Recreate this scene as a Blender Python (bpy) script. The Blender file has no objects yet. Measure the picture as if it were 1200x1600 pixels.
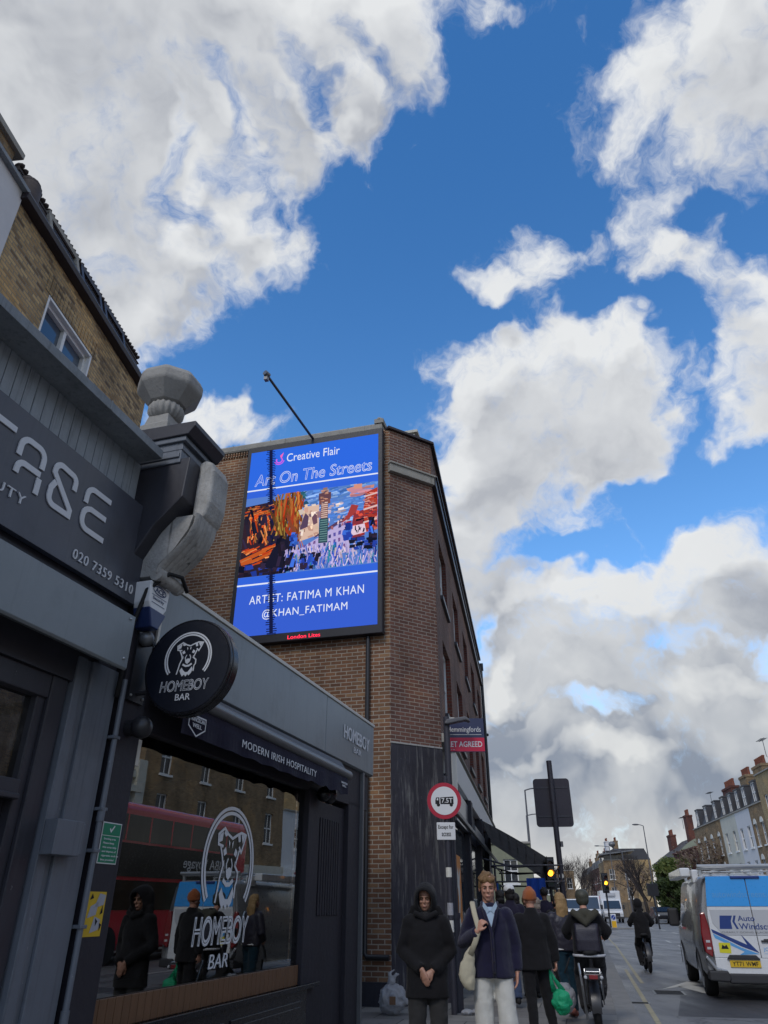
import bpy, bmesh, math, random
from mathutils import Vector, Matrix, Euler, noise as mnoise
R = math.radians
sc = bpy.context.scene
col = sc.collection
random.seed(7)

# ---------------------------------------------------------------- camera
CAM_H, PITCH, FPX = 1.45, 29.15, 1105.0
cd = bpy.data.cameras.new('camera')
cam = bpy.data.objects.new('camera', cd); col.objects.link(cam)
cam.location = (0, 0, CAM_H)
cam.rotation_euler = (R(90 + PITCH), 0, 0)
cd.sensor_fit = 'VERTICAL'; cd.sensor_height = 24.0; cd.lens = 24.0 * FPX / 1600.0
cd.clip_start = 0.05; cd.clip_end = 3000
sc.camera = cam
sc.view_settings.view_transform = 'Standard'
sc.view_settings.look = 'None'
sc.view_settings.gamma = 1.0
sc.view_settings.exposure = 0.2
sc.cycles.max_bounces = 6
sc.cycles.transparent_max_bounces = 12

def sky_dir(px, py):
    """direction in the sky seen at a point of the photograph (1200x1600)"""
    p = R(PITCH)
    f = Vector((0, math.cos(p), math.sin(p))); u = Vector((0, -math.sin(p), math.cos(p)))
    return (f * FPX + Vector((1, 0, 0)) * (px - 600) + u * (800 - py)).normalized()

# ---------------------------------------------------------------- sun
SUN_EL, SUN_AZ = 42.0, 205.0
sd = bpy.data.lights.new('sun', 'SUN'); sd.energy = 1.1; sd.angle = R(16); sd.color = (1.0, 0.95, 0.88)
sun = bpy.data.objects.new('sun', sd); col.objects.link(sun)
sv = Vector((math.sin(R(SUN_AZ)) * math.cos(R(SUN_EL)), math.cos(R(SUN_AZ)) * math.cos(R(SUN_EL)), math.sin(R(SUN_EL))))
sun.rotation_euler = sv.to_track_quat('Z', 'Y').to_euler()

# ---------------------------------------------------------------- node helper
class NT:
    def __init__(s, tree): s.t = tree; s.L = tree.links
    def n(s, kind, props=None, **ins):
        nd = s.t.nodes.new(kind)
        for k, v in (props or {}).items(): setattr(nd, k, v)
        for k, v in ins.items():
            key = int(k[1:]) if k[0] == 'i' and k[1:].isdigit() else k.replace('_', ' ')
            if hasattr(v, 'is_output'): s.L.new(v, nd.inputs[key])
            else: nd.inputs[key].default_value = v
        return nd
    def m(s, op, a, b=None, c=None, clamp=False):
        kw = {'i0': a}
        if b is not None: kw['i1'] = b
        if c is not None: kw['i2'] = c
        return s.n('ShaderNodeMath', {'operation': op, 'use_clamp': clamp}, **kw).outputs[0]
    def v(s, op, a, b=None, scale=None):
        kw = {'i0': a}
        if b is not None: kw['i1'] = b
        nd = s.n('ShaderNodeVectorMath', {'operation': op}, **kw)
        if scale is not None:
            if hasattr(scale, 'is_output'): s.L.new(scale, nd.inputs['Scale'])
            else: nd.inputs['Scale'].default_value = scale
        return nd.outputs['Value'] if op in ('DOT_PRODUCT', 'LENGTH') else nd.outputs[0]
    def mix(s, f, a, b, mode='MIX'):
        nd = s.t.nodes.new('ShaderNodeMix'); nd.data_type = 'RGBA'; nd.blend_type = mode
        for i, x in ((0, f), (6, a), (7, b)):
            if hasattr(x, 'is_output'): s.L.new(x, nd.inputs[i])
            else: nd.inputs[i].default_value = x if i == 0 or len(x) == 4 else (*x, 1)
        return nd.outputs[2]
    def ss(s, x, a, b, lo=0.0, hi=1.0):
        nd = s.n('ShaderNodeMapRange', {'interpolation_type': 'SMOOTHSTEP'}, i0=x, i1=a, i2=b, i3=lo, i4=hi)
        return nd.outputs[0]
    def lin(s, x, a, b, lo=0.0, hi=1.0):
        return s.n('ShaderNodeMapRange', {}, i0=x, i1=a, i2=b, i3=lo, i4=hi).outputs[0]
    def noise(s, vec, scale, detail=4, rough=0.55, out=0, **k):
        return s.n('ShaderNodeTexNoise', {}, Vector=vec, Scale=scale, Detail=detail, Roughness=rough, **k).outputs[out]

# ---------------------------------------------------------------- world: sky with clouds
w = bpy.data.worlds.new('World'); sc.world = w; w.use_nodes = True
# cloud banks: photo x, y, half width, half height, turn (deg), amount
LOBES = [
 (190, 110, 470, 300, -20, 1.0), (100, 330, 300, 250, -35, .9), (430, 190, 250, 220, -30, .8), (610, 30, 190, 150, 0, .6), (560, 130, 120, 120, -30, .45),
 (290, 400, 210, 120, -20, .75), (60, 60, 400, 300, 0, .6), (445, 415, 90, 55, -25, .55), (240, 470, 120, 55, -10, .5),
 (1110, 110, 220, 140, -50, 1.0), (960, 180, 95, 115, 20, .8), (1180, 240, 150, 140, 0, .8), (1190, 20, 230, 140, 0, .7),
 (805, 415, 100, 78, -15, 1.0), (755, 455, 50, 40, 0, .6), (1025, 365, 125, 95, 35, .8), (1080, 425, 100, 70, 0, .65), (965, 445, 66, 36, 0, .6),
 (915, 385, 45, 36, 0, .45), (820, 15, 150, 70, 0, .5),
 (1175, 480, 115, 95, 0, 1.0), (1165, 605, 130, 95, 0, 1.05), (1195, 690, 95, 60, 0, .8),
 (715, 600, 105, 80, 0, 1.0), (840, 580, 150, 100, -10, 1.0), (950, 590, 150, 110, 0, 1.05), (860, 690, 210, 85, 0, .9), (970, 715, 130, 65, -15, .8),
 (740, 770, 150, 130, 20, .9), (840, 820, 150, 90, -20, .85), (720, 900, 110, 120, 10, .8), (800, 900, 120, 70, 0, .6),
 (1140, 880, 140, 95, -10, 1.0), (1010, 940, 200, 110, -15, 1.1), (870, 1000, 160, 100, 0, 1.0), (1100, 1040, 250, 150, 0, 1.0),
 (900, 1110, 300, 150, 0, 1.0), (1100, 1200, 330, 170, 0, .95), (800, 1200, 250, 200, 0, .95), (1000, 1330, 460, 110, 0, .85),
 (400, 668, 90, 50, 10, 1.0), (320, 665, 75, 60, 0, 1.0), (235, 590, 50, 40, 0, .35), (-300, 700, 700, 500, 0, .8), (-200, 200, 500, 500, 0, .7),
 (1700, 500, 500, 500, 0, .8), (1600, 1100, 500, 300, 0, .9), (1500, 100, 300, 400, 0, .4), (500, 1100, 250, 300, 0, .7), (100, 1200, 500, 300, 0, .8),
 # clear gaps
 (560, 370, 60, 45, -40, -.7), (650, 300, 45, 140, 25, -.5), (500, 330, 60, 70, -30, -.45), (400, 300, 34, 130, -20, -.62), (600, 210, 40, 120, -25, -.5), (300, 270, 34, 140, -20, -.55), (470, 120, 28, 140, -20, -.5), (190, 420, 40, 60, -20, -.35), (350, 130, 24, 110, -20, -.4), (540, 60, 30, 80, -20, -.4),
 (930, 475, 60, 42, 0, -.5), (1110, 345, 60, 38, -10, -.5), (900, 300, 70, 60, 0, -.45), (1085, 570, 26, 70, 10, -.45), (700, 480, 60, 50, 0, -.4),
 (1090, 760, 120, 45, -5, -.9), (890, 870, 110, 28, -12, -.75), (765, 1010, 22, 50, 20, -.6), (1150, 730, 90, 40, 0, -.5), (1040, 500, 60, 30, 0, -.5),
 (930, 1130, 80, 24, 0, -.6), (790, 1120, 70, 18, 0, -.5), (1080, 1010, 90, 22, -10, -.4), (880, 1240, 90, 20, 0, -.35), (1060, 1160, 100, 22, -8, -.35), (1100, 210, 60, 90, 30, -.25),
]
g = bpy.data.node_groups.new('cloud_density', 'ShaderNodeTree')
g.interface.new_socket('Direction', in_out='INPUT', socket_type='NodeSocketVector')
g.interface.new_socket('Density', in_out='OUTPUT', socket_type='NodeSocketFloat')
g.interface.new_socket('Bulk', in_out='OUTPUT', socket_type='NodeSocketFloat')
G = NT(g)
gi = g.nodes.new('NodeGroupInput'); go = g.nodes.new('NodeGroupOutput')
dv = gi.outputs[0]
wn = G.noise(dv, 5.0, 3, .55, out=1)
warp = G.v('SCALE', G.v('SUBTRACT', wn, (.5, .5, .5)), scale=.20)
wn2 = G.noise(dv, 17.0, 3, .6, out=1)
warp2 = G.v('SCALE', G.v('SUBTRACT', wn2, (.5, .5, .5)), scale=.075)
dw = G.v('ADD', G.v('ADD', dv, warp), warp2)
acc = None
capped = False
for (px, py, rx, ry, ang, amp) in sorted(LOBES, key=lambda q: q[5] < 0):
    if amp < 0 and not capped: acc = G.m('MINIMUM', acc, .86); capped = True      # banks first, then the gaps cut into them
    c = sky_dir(px, py); ca, sa = math.cos(R(ang)), math.sin(R(ang))
    a = (sky_dir(px + rx * ca, py + rx * sa) - c); b = (sky_dir(px - ry * sa, py + ry * ca) - c)
    la, lb = a.length * 1.16, b.length * 1.16
    a = a - c * a.dot(c); a.normalize(); b = b - c * b.dot(c) - a * b.dot(a); b.normalize()
    z = a.cross(b)
    rot = Matrix((a, b, z)).transposed().to_euler()
    mp = G.n('ShaderNodeMapping', {'vector_type': 'TEXTURE'}, Vector=dw, Location=c, Rotation=rot, Scale=(la, lb, max(la, lb)))
    gr = G.n('ShaderNodeTexGradient', {'gradient_type': 'SPHERICAL'}, Vector=mp.outputs[0]).outputs['Fac']
    gr = G.m('MINIMUM', gr, .62)
    acc = G.m('MULTIPLY', gr, amp) if acc is None else G.m('MULTIPLY_ADD', gr, amp, acc)
lowz = G.ss(G.n('ShaderNodeSeparateXYZ', {}, Vector=dv).outputs[2], .30, .06)
back = G.ss(G.n('ShaderNodeSeparateXYZ', {}, Vector=dv).outputs[1], .15, -.25)  # unseen cloud cover added behind the camera to keep the ambient light neutral
sx = G.n('ShaderNodeSeparateXYZ', {}, Vector=dv).outputs
side = G.m('MULTIPLY_ADD', G.ss(sx[0], .55, .8), .5, G.m('MULTIPLY', G.ss(sx[2], .92, .985), .6))  # more cloud added out of view, right and overhead, against blue fill light
acc = G.m('ADD', acc, side)
acc = G.m('MINIMUM', G.m('ADD', G.m('MULTIPLY_ADD', lowz, .62, acc), G.m('MULTIPLY', back, .55)), .95)
# break-up: stretched fbm so that fibres run up and across
n1 = G.noise(G.v('MULTIPLY', dw, (1.15, 1.0, 1.0)), 9.0, 7, .64)
n2 = G.noise(dw, 34.0, 4, .65)
d = G.m('MULTIPLY_ADD', G.m('SUBTRACT', n1, .5), 1.35, acc)
d = G.m('MULTIPLY_ADD', G.m('SUBTRACT', n2, .5), .40, d)
g.links.new(d, go.inputs[0])
n3 = G.noise(G.v('ADD', dv, warp), 6.5, 4, .5)
g.links.new(G.m('MULTIPLY_ADD', G.m('SUBTRACT', n3, .5), 1.15, acc), go.inputs[1])

N = NT(w.node_tree); w.node_tree.nodes.clear()
tc = N.n('ShaderNodeTexCoord').outputs['Generated']
tz = N.n('ShaderNodeSeparateXYZ', {}, Vector=tc).outputs[2]
sky = N.n('ShaderNodeTexSky', {'sky_type': 'NISHITA', 'sun_disc': False, 'sun_elevation': R(SUN_EL), 'sun_rotation': R(SUN_AZ),
                               'air_density': 1.0, 'dust_density': .35, 'ozone_density': 1.6}, Vector=tc).outputs[0]
sky = N.mix(1.0, sky, (1.0, 1.08, 1.3), 'MULTIPLY')
sky = N.mix(N.ss(tz, .95, .15), sky, N.mix(1.0, sky, (1.35, 1.25, 1.12), 'MULTIPLY'))
sky = N.n('ShaderNodeHueSaturation', {}, Saturation=1.2, Value=1.42, Hue=.494, Color=sky).outputs[0]
def dens(vec):
    nd = N.t.nodes.new('ShaderNodeGroup'); nd.node_tree = g
    N.L.new(vec, nd.inputs[0]); return nd.outputs[0], nd.outputs[1]
lit_dir = Vector((-.35, -.45, .82)).normalized()
D0, S0 = dens(tc)
_, S1 = dens(N.v('NORMALIZE', N.v('ADD', tc, tuple(lit_dir * .06))))
alpha = N.ss(D0, .26, .88)
thick = N.ss(N.m('MULTIPLY_ADD', D0, .3, N.m('MULTIPLY', S0, .7)), .40, .98)
edge = N.m('MULTIPLY_ADD', N.m('SUBTRACT', S0, S1), 1.3, .45, clamp=True)
el = N.n('ShaderNodeSeparateXYZ', {}, Vector=tc).outputs[2]
low = N.ss(el, .5, .05)
grey = N.mix(low, (3.9, 4.1, 4.5), (2.0, 2.4, 3.1))
white = N.mix(low, (7.3, 7.45, 7.55), (6.9, 7.0, 6.9))
shade = N.m('MULTIPLY', thick, N.m('SUBTRACT', 1.15, edge), clamp=True)
deep = N.m('MULTIPLY', N.m('SUBTRACT', .5, edge, clamp=True), thick, clamp=True)
shade = N.m('MULTIPLY_ADD', deep, .9, shade, clamp=True)
ccol = N.mix(shade, white, grey)
horizon = N.ss(el, .14, .0)
ccol = N.mix(N.m('MULTIPLY', horizon, .75), ccol, (7.6, 7.4, 6.9))
final = N.mix(alpha, sky, ccol)
final = N.mix(N.ss(el, .005, -.03), final, (1.3, 1.25, 1.15))
bg = N.n('ShaderNodeBackground', {}, Color=final, Strength=.1)
N.L.new(bg.outputs[0], N.n('ShaderNodeOutputWorld').inputs[0])
w.cycles.sampling_method = 'MANUAL'; w.cycles.sample_map_resolution = 512

# ---------------------------------------------------------------- frames, things, meshes
ORG = {}
class Frame:
    """a facade: x runs along it (to the right when you face it), -y comes out of it, z is up"""
    def __init__(s, x, y, az, z=0.0):
        s.o = Vector((x, y, z)); s.rz = R(90 - az)
        s.m = Matrix.Translation(s.o) @ Matrix.Rotation(s.rz, 4, 'Z')
def link(o): col.objects.link(o); return o
def describe(o, label=None, cat=None, group=None, kind=None):
    if label: o['label'] = label
    if cat: o['category'] = cat
    if group: o['group'] = group
    if kind: o['kind'] = kind
    return o
def thing(name, label, cat, frame, at=(0, 0, 0), group=None):
    e = bpy.data.objects.new(name, None); link(e); e.empty_display_size = .2
    a = Vector(at); e.location = frame.m @ a; e.rotation_euler = (0, 0, frame.rz)
    ORG[e] = a
    return describe(e, label, cat, group)
def root(o):
    while o.parent: o = o.parent
    return o

class MB:
    def __init__(s): s.v = []; s.f = []; s.mi = []; s.c = []; s.cur = 0; s.colr = (1, 1, 1)
    def add(s, vs, fs):
        b = len(s.v); s.v += [Vector(v) for v in vs]
        for f in fs: s.f.append([b + i for i in f]); s.mi.append(s.cur); s.c.append(s.colr)
        return b
    def mark(s): return len(s.v)
    def xf(s, m, start=0):
        for i in range(start, len(s.v)): s.v[i] = m @ s.v[i]
    def box(s, x0, x1, y0, y1, z0, z1):
        s.add([(x0, y0, z0), (x1, y0, z0), (x1, y1, z0), (x0, y1, z0), (x0, y0, z1), (x1, y0, z1), (x1, y1, z1), (x0, y1, z1)],
              [(0, 3, 2, 1), (4, 5, 6, 7), (0, 1, 5, 4), (1, 2, 6, 5), (2, 3, 7, 6), (3, 0, 4, 7)]); return s
    def quad(s, *p): s.add(p, [tuple(range(len(p)))]); return s
    def prism(s, pts, y0, y1):
        """outline in x,z pulled from y0 (front) to y1"""
        n = len(pts)
        ar = sum(pts[i][0] * pts[(i + 1) % n][1] - pts[(i + 1) % n][0] * pts[i][1] for i in range(n))
        if ar < 0: pts = list(reversed(pts))
        s.add([(x, y0, z) for x, z in pts] + [(x, y1, z) for x, z in pts],
              [tuple(range(n)), tuple(range(2 * n - 1, n - 1, -1))] + [(i, n + i, n + (i + 1) % n, (i + 1) % n) for i in range(n)]); return s
    def prismx(s, pts, x0, x1):
        """outline in y,z pulled from x0 to x1"""
        n = len(pts)
        ar = sum(pts[i][0] * pts[(i + 1) % n][1] - pts[(i + 1) % n][0] * pts[i][1] for i in range(n))
        if ar < 0: pts = list(reversed(pts))
        s.add([(x1, y, z) for y, z in pts] + [(x0, y, z) for y, z in pts],
              [tuple(range(n)), tuple(range(2 * n - 1, n - 1, -1))] + [(i, n + i, n + (i + 1) % n, (i + 1) % n) for i in range(n)]); return s
    def prismz(s, pts, z0, z1):
        n = len(pts)
        ar = sum(pts[i][0] * pts[(i + 1) % n][1] - pts[(i + 1) % n][0] * pts[i][1] for i in range(n))
        if ar < 0: pts = list(reversed(pts))
        s.add([(x, y, z1) for x, y in pts] + [(x, y, z0) for x, y in pts],
              [tuple(range(n)), tuple(range(2 * n - 1, n - 1, -1))] + [(i, n + i, n + (i + 1) % n, (i + 1) % n) for i in range(n)]); return s
    def loft(s, rings, caps=True, closed=True):
        n = len(rings[0]); vs = [p for r in rings for p in r]; fs = []
        for k in range(len(rings) - 1):
            for i in range(n if closed else n - 1):
                j = (i + 1) % n; fs.append((k * n + i, k * n + j, (k + 1) * n + j, (k + 1) * n + i))
        if caps and closed:
            fs.append(tuple(range(n - 1, -1, -1))); fs.append(tuple((len(rings) - 1) * n + i for i in range(n)))
        s.add(vs, fs); return s
    def tube(s, path, r, seg=8, flat=1.0, up=None):
        P = [Vector(p) for p in path]; n = len(P)
        rs = r if isinstance(r, (list, tuple)) else [r] * n
        rings = []; prev = None
        for i in range(n):
            t = (P[min(i + 1, n - 1)] - P[max(i - 1, 0)])
            t = t.normalized() if t.length > 1e-9 else Vector((0, 0, 1))
            if prev is None:
                a = Vector(up) if up else (Vector((0, 0, 1)) if abs(t.z) < .9 else Vector((1, 0, 0)))
            else: a = prev
            a = (a - t * a.dot(t)).normalized(); b = t.cross(a); prev = a
            rr = rs[i]; ra, rb = rr if isinstance(rr, (tuple, list)) else (rr, rr * flat)
            rings.append([P[i] + a * (math.cos(2 * math.pi * k / seg) * ra) + b * (math.sin(2 * math.pi * k / seg) * rb) for k in range(seg)])
        return s.loft(rings)
    def cyl(s, p0, p1, r, seg=16): return s.tube([p0, p1], r, seg)
    def lathe(s, prof, c=(0, 0, 0), seg=24, phase=0.0):
        c = Vector(c)
        return s.loft([[c + Vector((r * math.cos(phase + 2 * math.pi * k / seg), r * math.sin(phase + 2 * math.pi * k / seg), z)) for k in range(seg)] for r, z in prof])
    def ball(s, c, r, seg=14, rings=9):
        c = Vector(c); rx, ry, rz = r if isinstance(r, (tuple, list)) else (r, r, r)
        rr = []
        for i in range(rings + 1):
            a = -math.pi / 2 + math.pi * i / rings; q = max(math.cos(a), .02)
            rr.append([c + Vector((rx * q * math.cos(2 * math.pi * k / seg), ry * q * math.sin(2 * math.pi * k / seg), rz * math.sin(a))) for k in range(seg)])
        return s.loft(rr)
    def torus(s, c, Rr, r, axis='x', seg=28, s2=10):
        c = Vector(c); rings = []
        for i in range(seg):
            a = 2 * math.pi * i / seg; ring = []
            for k in range(s2):
                b = 2 * math.pi * k / s2; q = Rr + r * math.cos(b); h = r * math.sin(b)
                p = {'x': (h, q * math.cos(a), q * math.sin(a)), 'y': (q * math.cos(a), h, q * math.sin(a)), 'z': (q * math.cos(a), q * math.sin(a), h)}[axis]
                ring.append(c + Vector(p))
            rings.append(ring)
        rings.append(rings[0]); return s.loft(rings, caps=False)
    def ribbon(s, pts, wd, y0, y1, closed=False, taper=None):
        """a drawn line of width wd in the x,z plane, with mitred joints"""
        P = [Vector((a, b)) for a, b in pts]; n = len(P); Lp = []; Rp = []
        for i in range(n):
            a = P[(i - 1) % n] if (closed or i > 0) else P[i]; b = P[(i + 1) % n] if (closed or i < n - 1) else P[i]
            d1 = (P[i] - a); d2 = (b - P[i])
            d1 = d1.normalized() if d1.length > 1e-9 else d2.normalized(); d2 = d2.normalized() if d2.length > 1e-9 else d1
            n1 = Vector((-d1.y, d1.x)); n2 = Vector((-d2.y, d2.x)); m = (n1 + n2)
            m = m.normalized() if m.length > .2 else n1
            k = min(1 / max(m.dot(n1), .35), 2.0); ww = (wd if taper is None else wd * taper[i]) / 2
            Lp.append(P[i] + m * ww * k); Rp.append(P[i] - m * ww * k)
        rng = range(n) if closed else range(n - 1)
        for i in rng:
            j = (i + 1) % n
            q = [Lp[i], Rp[i], Rp[j], Lp[j]]
            if y1 is None: s.add([(p.x, y0, p.y) for p in q], [(0, 1, 2, 3)])
            else: s.prism([(p.x, p.y) for p in q], y0, y1)
        return s
    def flat(s, pts, y=0.0, c=None):
        n = len(pts)
        ar = sum(pts[i][0] * pts[(i + 1) % n][1] - pts[(i + 1) % n][0] * pts[i][1] for i in range(n))
        if ar < 0: pts = list(reversed(pts))
        if c is not None: s.colr = c
        s.add([(x, y, z) for x, z in pts], [tuple(range(n))]); return s
    def mesh(s, name, mats, off):
        me = bpy.data.meshes.new(name)
        me.from_pydata([tuple(v - off) for v in s.v], [], s.f)
        for m in (mats if isinstance(mats, (list, tuple)) else [mats]): me.materials.append(m)
        if len(set(s.mi)) > 1: me.polygons.foreach_set('material_index', s.mi)
        if len(set(s.c)) > 1 or s.c and s.c[0] != (1, 1, 1):
            at = me.color_attributes.new('Col', 'FLOAT_COLOR', 'CORNER')
            buf = []
            for p in me.polygons: buf += [*s.c[p.index], 1.0] * p.loop_total
            at.data.foreach_set('color', buf)
        me.update(); return me
    def build(s, name, mats, parent=None, smooth=False, bevel=0.0, frame=None, at=None, label=None):
        if parent is not None: off = ORG.get(root(parent), Vector((0, 0, 0)))
        else: off = Vector(at) if at is not None else Vector((0, 0, 0))
        o = bpy.data.objects.new(name, s.mesh(name, mats, off)); link(o)
        if parent is not None: o.parent = parent
        elif frame is not None:
            o.location = frame.m @ off; o.rotation_euler = (0, 0, frame.rz); ORG[o] = off
        else: o.location = off; ORG[o] = off
        if smooth: finish_smooth(o.data, smooth)
        if bevel:
            b = o.modifiers.new('edge', 'BEVEL'); b.width = bevel; b.segments = 2 if bevel < .025 else 4; b.limit_method = 'ANGLE'; b.angle_limit = R(40)
        if label: o['label'] = label
        return o
def finish_smooth(me, ang=True):
    for p in me.polygons: p.use_smooth = True
    if ang is not True:
        bm = bmesh.new(); bm.from_mesh(me)
        for e in bm.edges: e.smooth = e.calc_face_angle(0) < R(ang)
        bm.to_mesh(me); bm.free()
def copy_tree(o, parent=None):
    c = o.copy(); link(c)
    if parent: c.parent = parent
    for ch in list(o.children): copy_tree(ch, c)
    return c
WORLD = Frame(0, 0, 90)     # x east, y away from the camera

def lettering(body, box, y, depth=.004, bold=0.0, shear=0.0, space=1.0, outline=0.0, mb=None):
    """text fitted into box (x0, x1, z0, z1), standing on a plane facing -y"""
    cu = bpy.data.curves.new('lettering', 'FONT'); cu.body = body; cu.size = 1.0; cu.shear = shear; cu.space_character = space
    cu.offset = bold; cu.resolution_u = 4
    if outline:
        cu.fill_mode = 'NONE' if hasattr(cu, 'fill_mode') else cu.fill_mode
        cu.bevel_depth = outline; cu.bevel_resolution = 0; cu.dimensions = '3D'
        try: cu.fill_mode = 'FULL'
        except Exception: pass
    else: cu.extrude = .002
    ob = bpy.data.objects.new('lettering', cu)
    me = bpy.data.meshes.new_from_object(ob)
    vs = [v.co.copy() for v in me.vertices]; fs = [list(p.vertices) for p in me.polygons]
    bpy.data.objects.remove(ob); bpy.data.curves.remove(cu); bpy.data.meshes.remove(me)
    x0, x1, z0, z1 = box
    a0 = min(v.x for v in vs); a1 = max(v.x for v in vs); b0 = min(v.y for v in vs); b1 = max(v.y for v in vs); c0 = min(v.z for v in vs); c1 = max(v.z for v in vs)
    out = [Vector((x0 + (v.x - a0) / (a1 - a0) * (x1 - x0), y - (v.z - c0) / max(c1 - c0, 1e-6) * depth, z0 + (v.y - b0) / (b1 - b0) * (z1 - z0))) for v in vs]
    mb = mb or MB(); mb.add(out, fs); return mb

# ---------------------------------------------------------------- materials
MAT = {}
def newmat(name):
    m = bpy.data.materials.new(name); m.use_nodes = True; m.node_tree.nodes.clear(); MAT[name] = m
    return m, NT(m.node_tree)
def out(n, sh, disp=None):
    o = n.n('ShaderNodeOutputMaterial'); n.L.new(sh, o.inputs[0])
def mat(name, c, rough=.75, var=.18, scale=3.0, metal=0.0, bump=0.0, bscale=40.0, spec=.4, streak=0.0, streakc=(.6, .6, .6), coat=0.0, sheen=0.0, stretch=(1, 1, 1), speck=0.0, chip=0.0, slo=.56):
    m, n = newmat(name)
    co = n.n('ShaderNodeTexCoord').outputs['Object']
    if stretch != (1, 1, 1): co = n.v('MULTIPLY', co, stretch)
    f = n.noise(co, scale, 6, .62); f2 = n.noise(co, scale * 9, 4, .6)
    k = n.m('MULTIPLY_ADD', f, 1.6 * var, 1 - .8 * var); k = n.m('MULTIPLY', k, n.m('MULTIPLY_ADD', f2, var * .8, 1 - .4 * var))
    base = n.mix(1.0, (*c, 1), n.n('ShaderNodeCombineColor', {}, i0=k, i1=k, i2=k).outputs[0], 'MULTIPLY')
    if streak:
        st = n.noise(n.v('MULTIPLY', co, (9, 9, .7)), 1.6, 5, .7)
        base = n.mix(n.m('MULTIPLY', n.ss(st, slo, slo + .19), streak), base, (*streakc, 1))
    if speck:
        sp = n.noise(co, 60, 2, .5); base = n.mix(n.m('MULTIPLY', n.ss(sp, .66, .72), speck), base, (.5, .5, .5, 1))
    if chip:
        ch = n.noise(n.v('MULTIPLY', co, (1, 1, .6)), 26, 5, .75); base = n.mix(n.m('MULTIPLY', n.ss(ch, .68, .71), chip), base, (.42, .42, .41, 1))
        dr = n.noise(n.v('MULTIPLY', co, (22, 22, .9)), 1.1, 4, .65); base = n.mix(n.m('MULTIPLY', n.ss(dr, .52, .72), .55 * min(chip * 2, 1)), base, n.mix(1.0, base, (.5, .5, .5, 1), 'MULTIPLY'))
        gr = n.noise(co, 1.1, 5, .7); base = n.mix(n.m('MULTIPLY', n.ss(gr, .5, .7), .5), base, n.mix(1.0, base, (.62, .61, .58, 1), 'MULTIPLY'))
    rg = n.m('MULTIPLY_ADD', n.m('SUBTRACT', f2, .5), .22, rough, clamp=True)
    b = n.n('ShaderNodeBsdfPrincipled', {}, Base_Color=base, Roughness=rg, Metallic=metal)
    b.inputs['Specular IOR Level'].default_value = spec
    b.inputs['Coat Weight'].default_value = coat; b.inputs['Sheen Weight'].default_value = sheen
    if bump:
        bp = n.n('ShaderNodeBump', {}, Strength=bump, Distance=.02, Height=n.noise(co, bscale, 5, .6)); n.L.new(bp.outputs[0], b.inputs['Normal'])
    out(n, b.outputs[0]); return m
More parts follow.
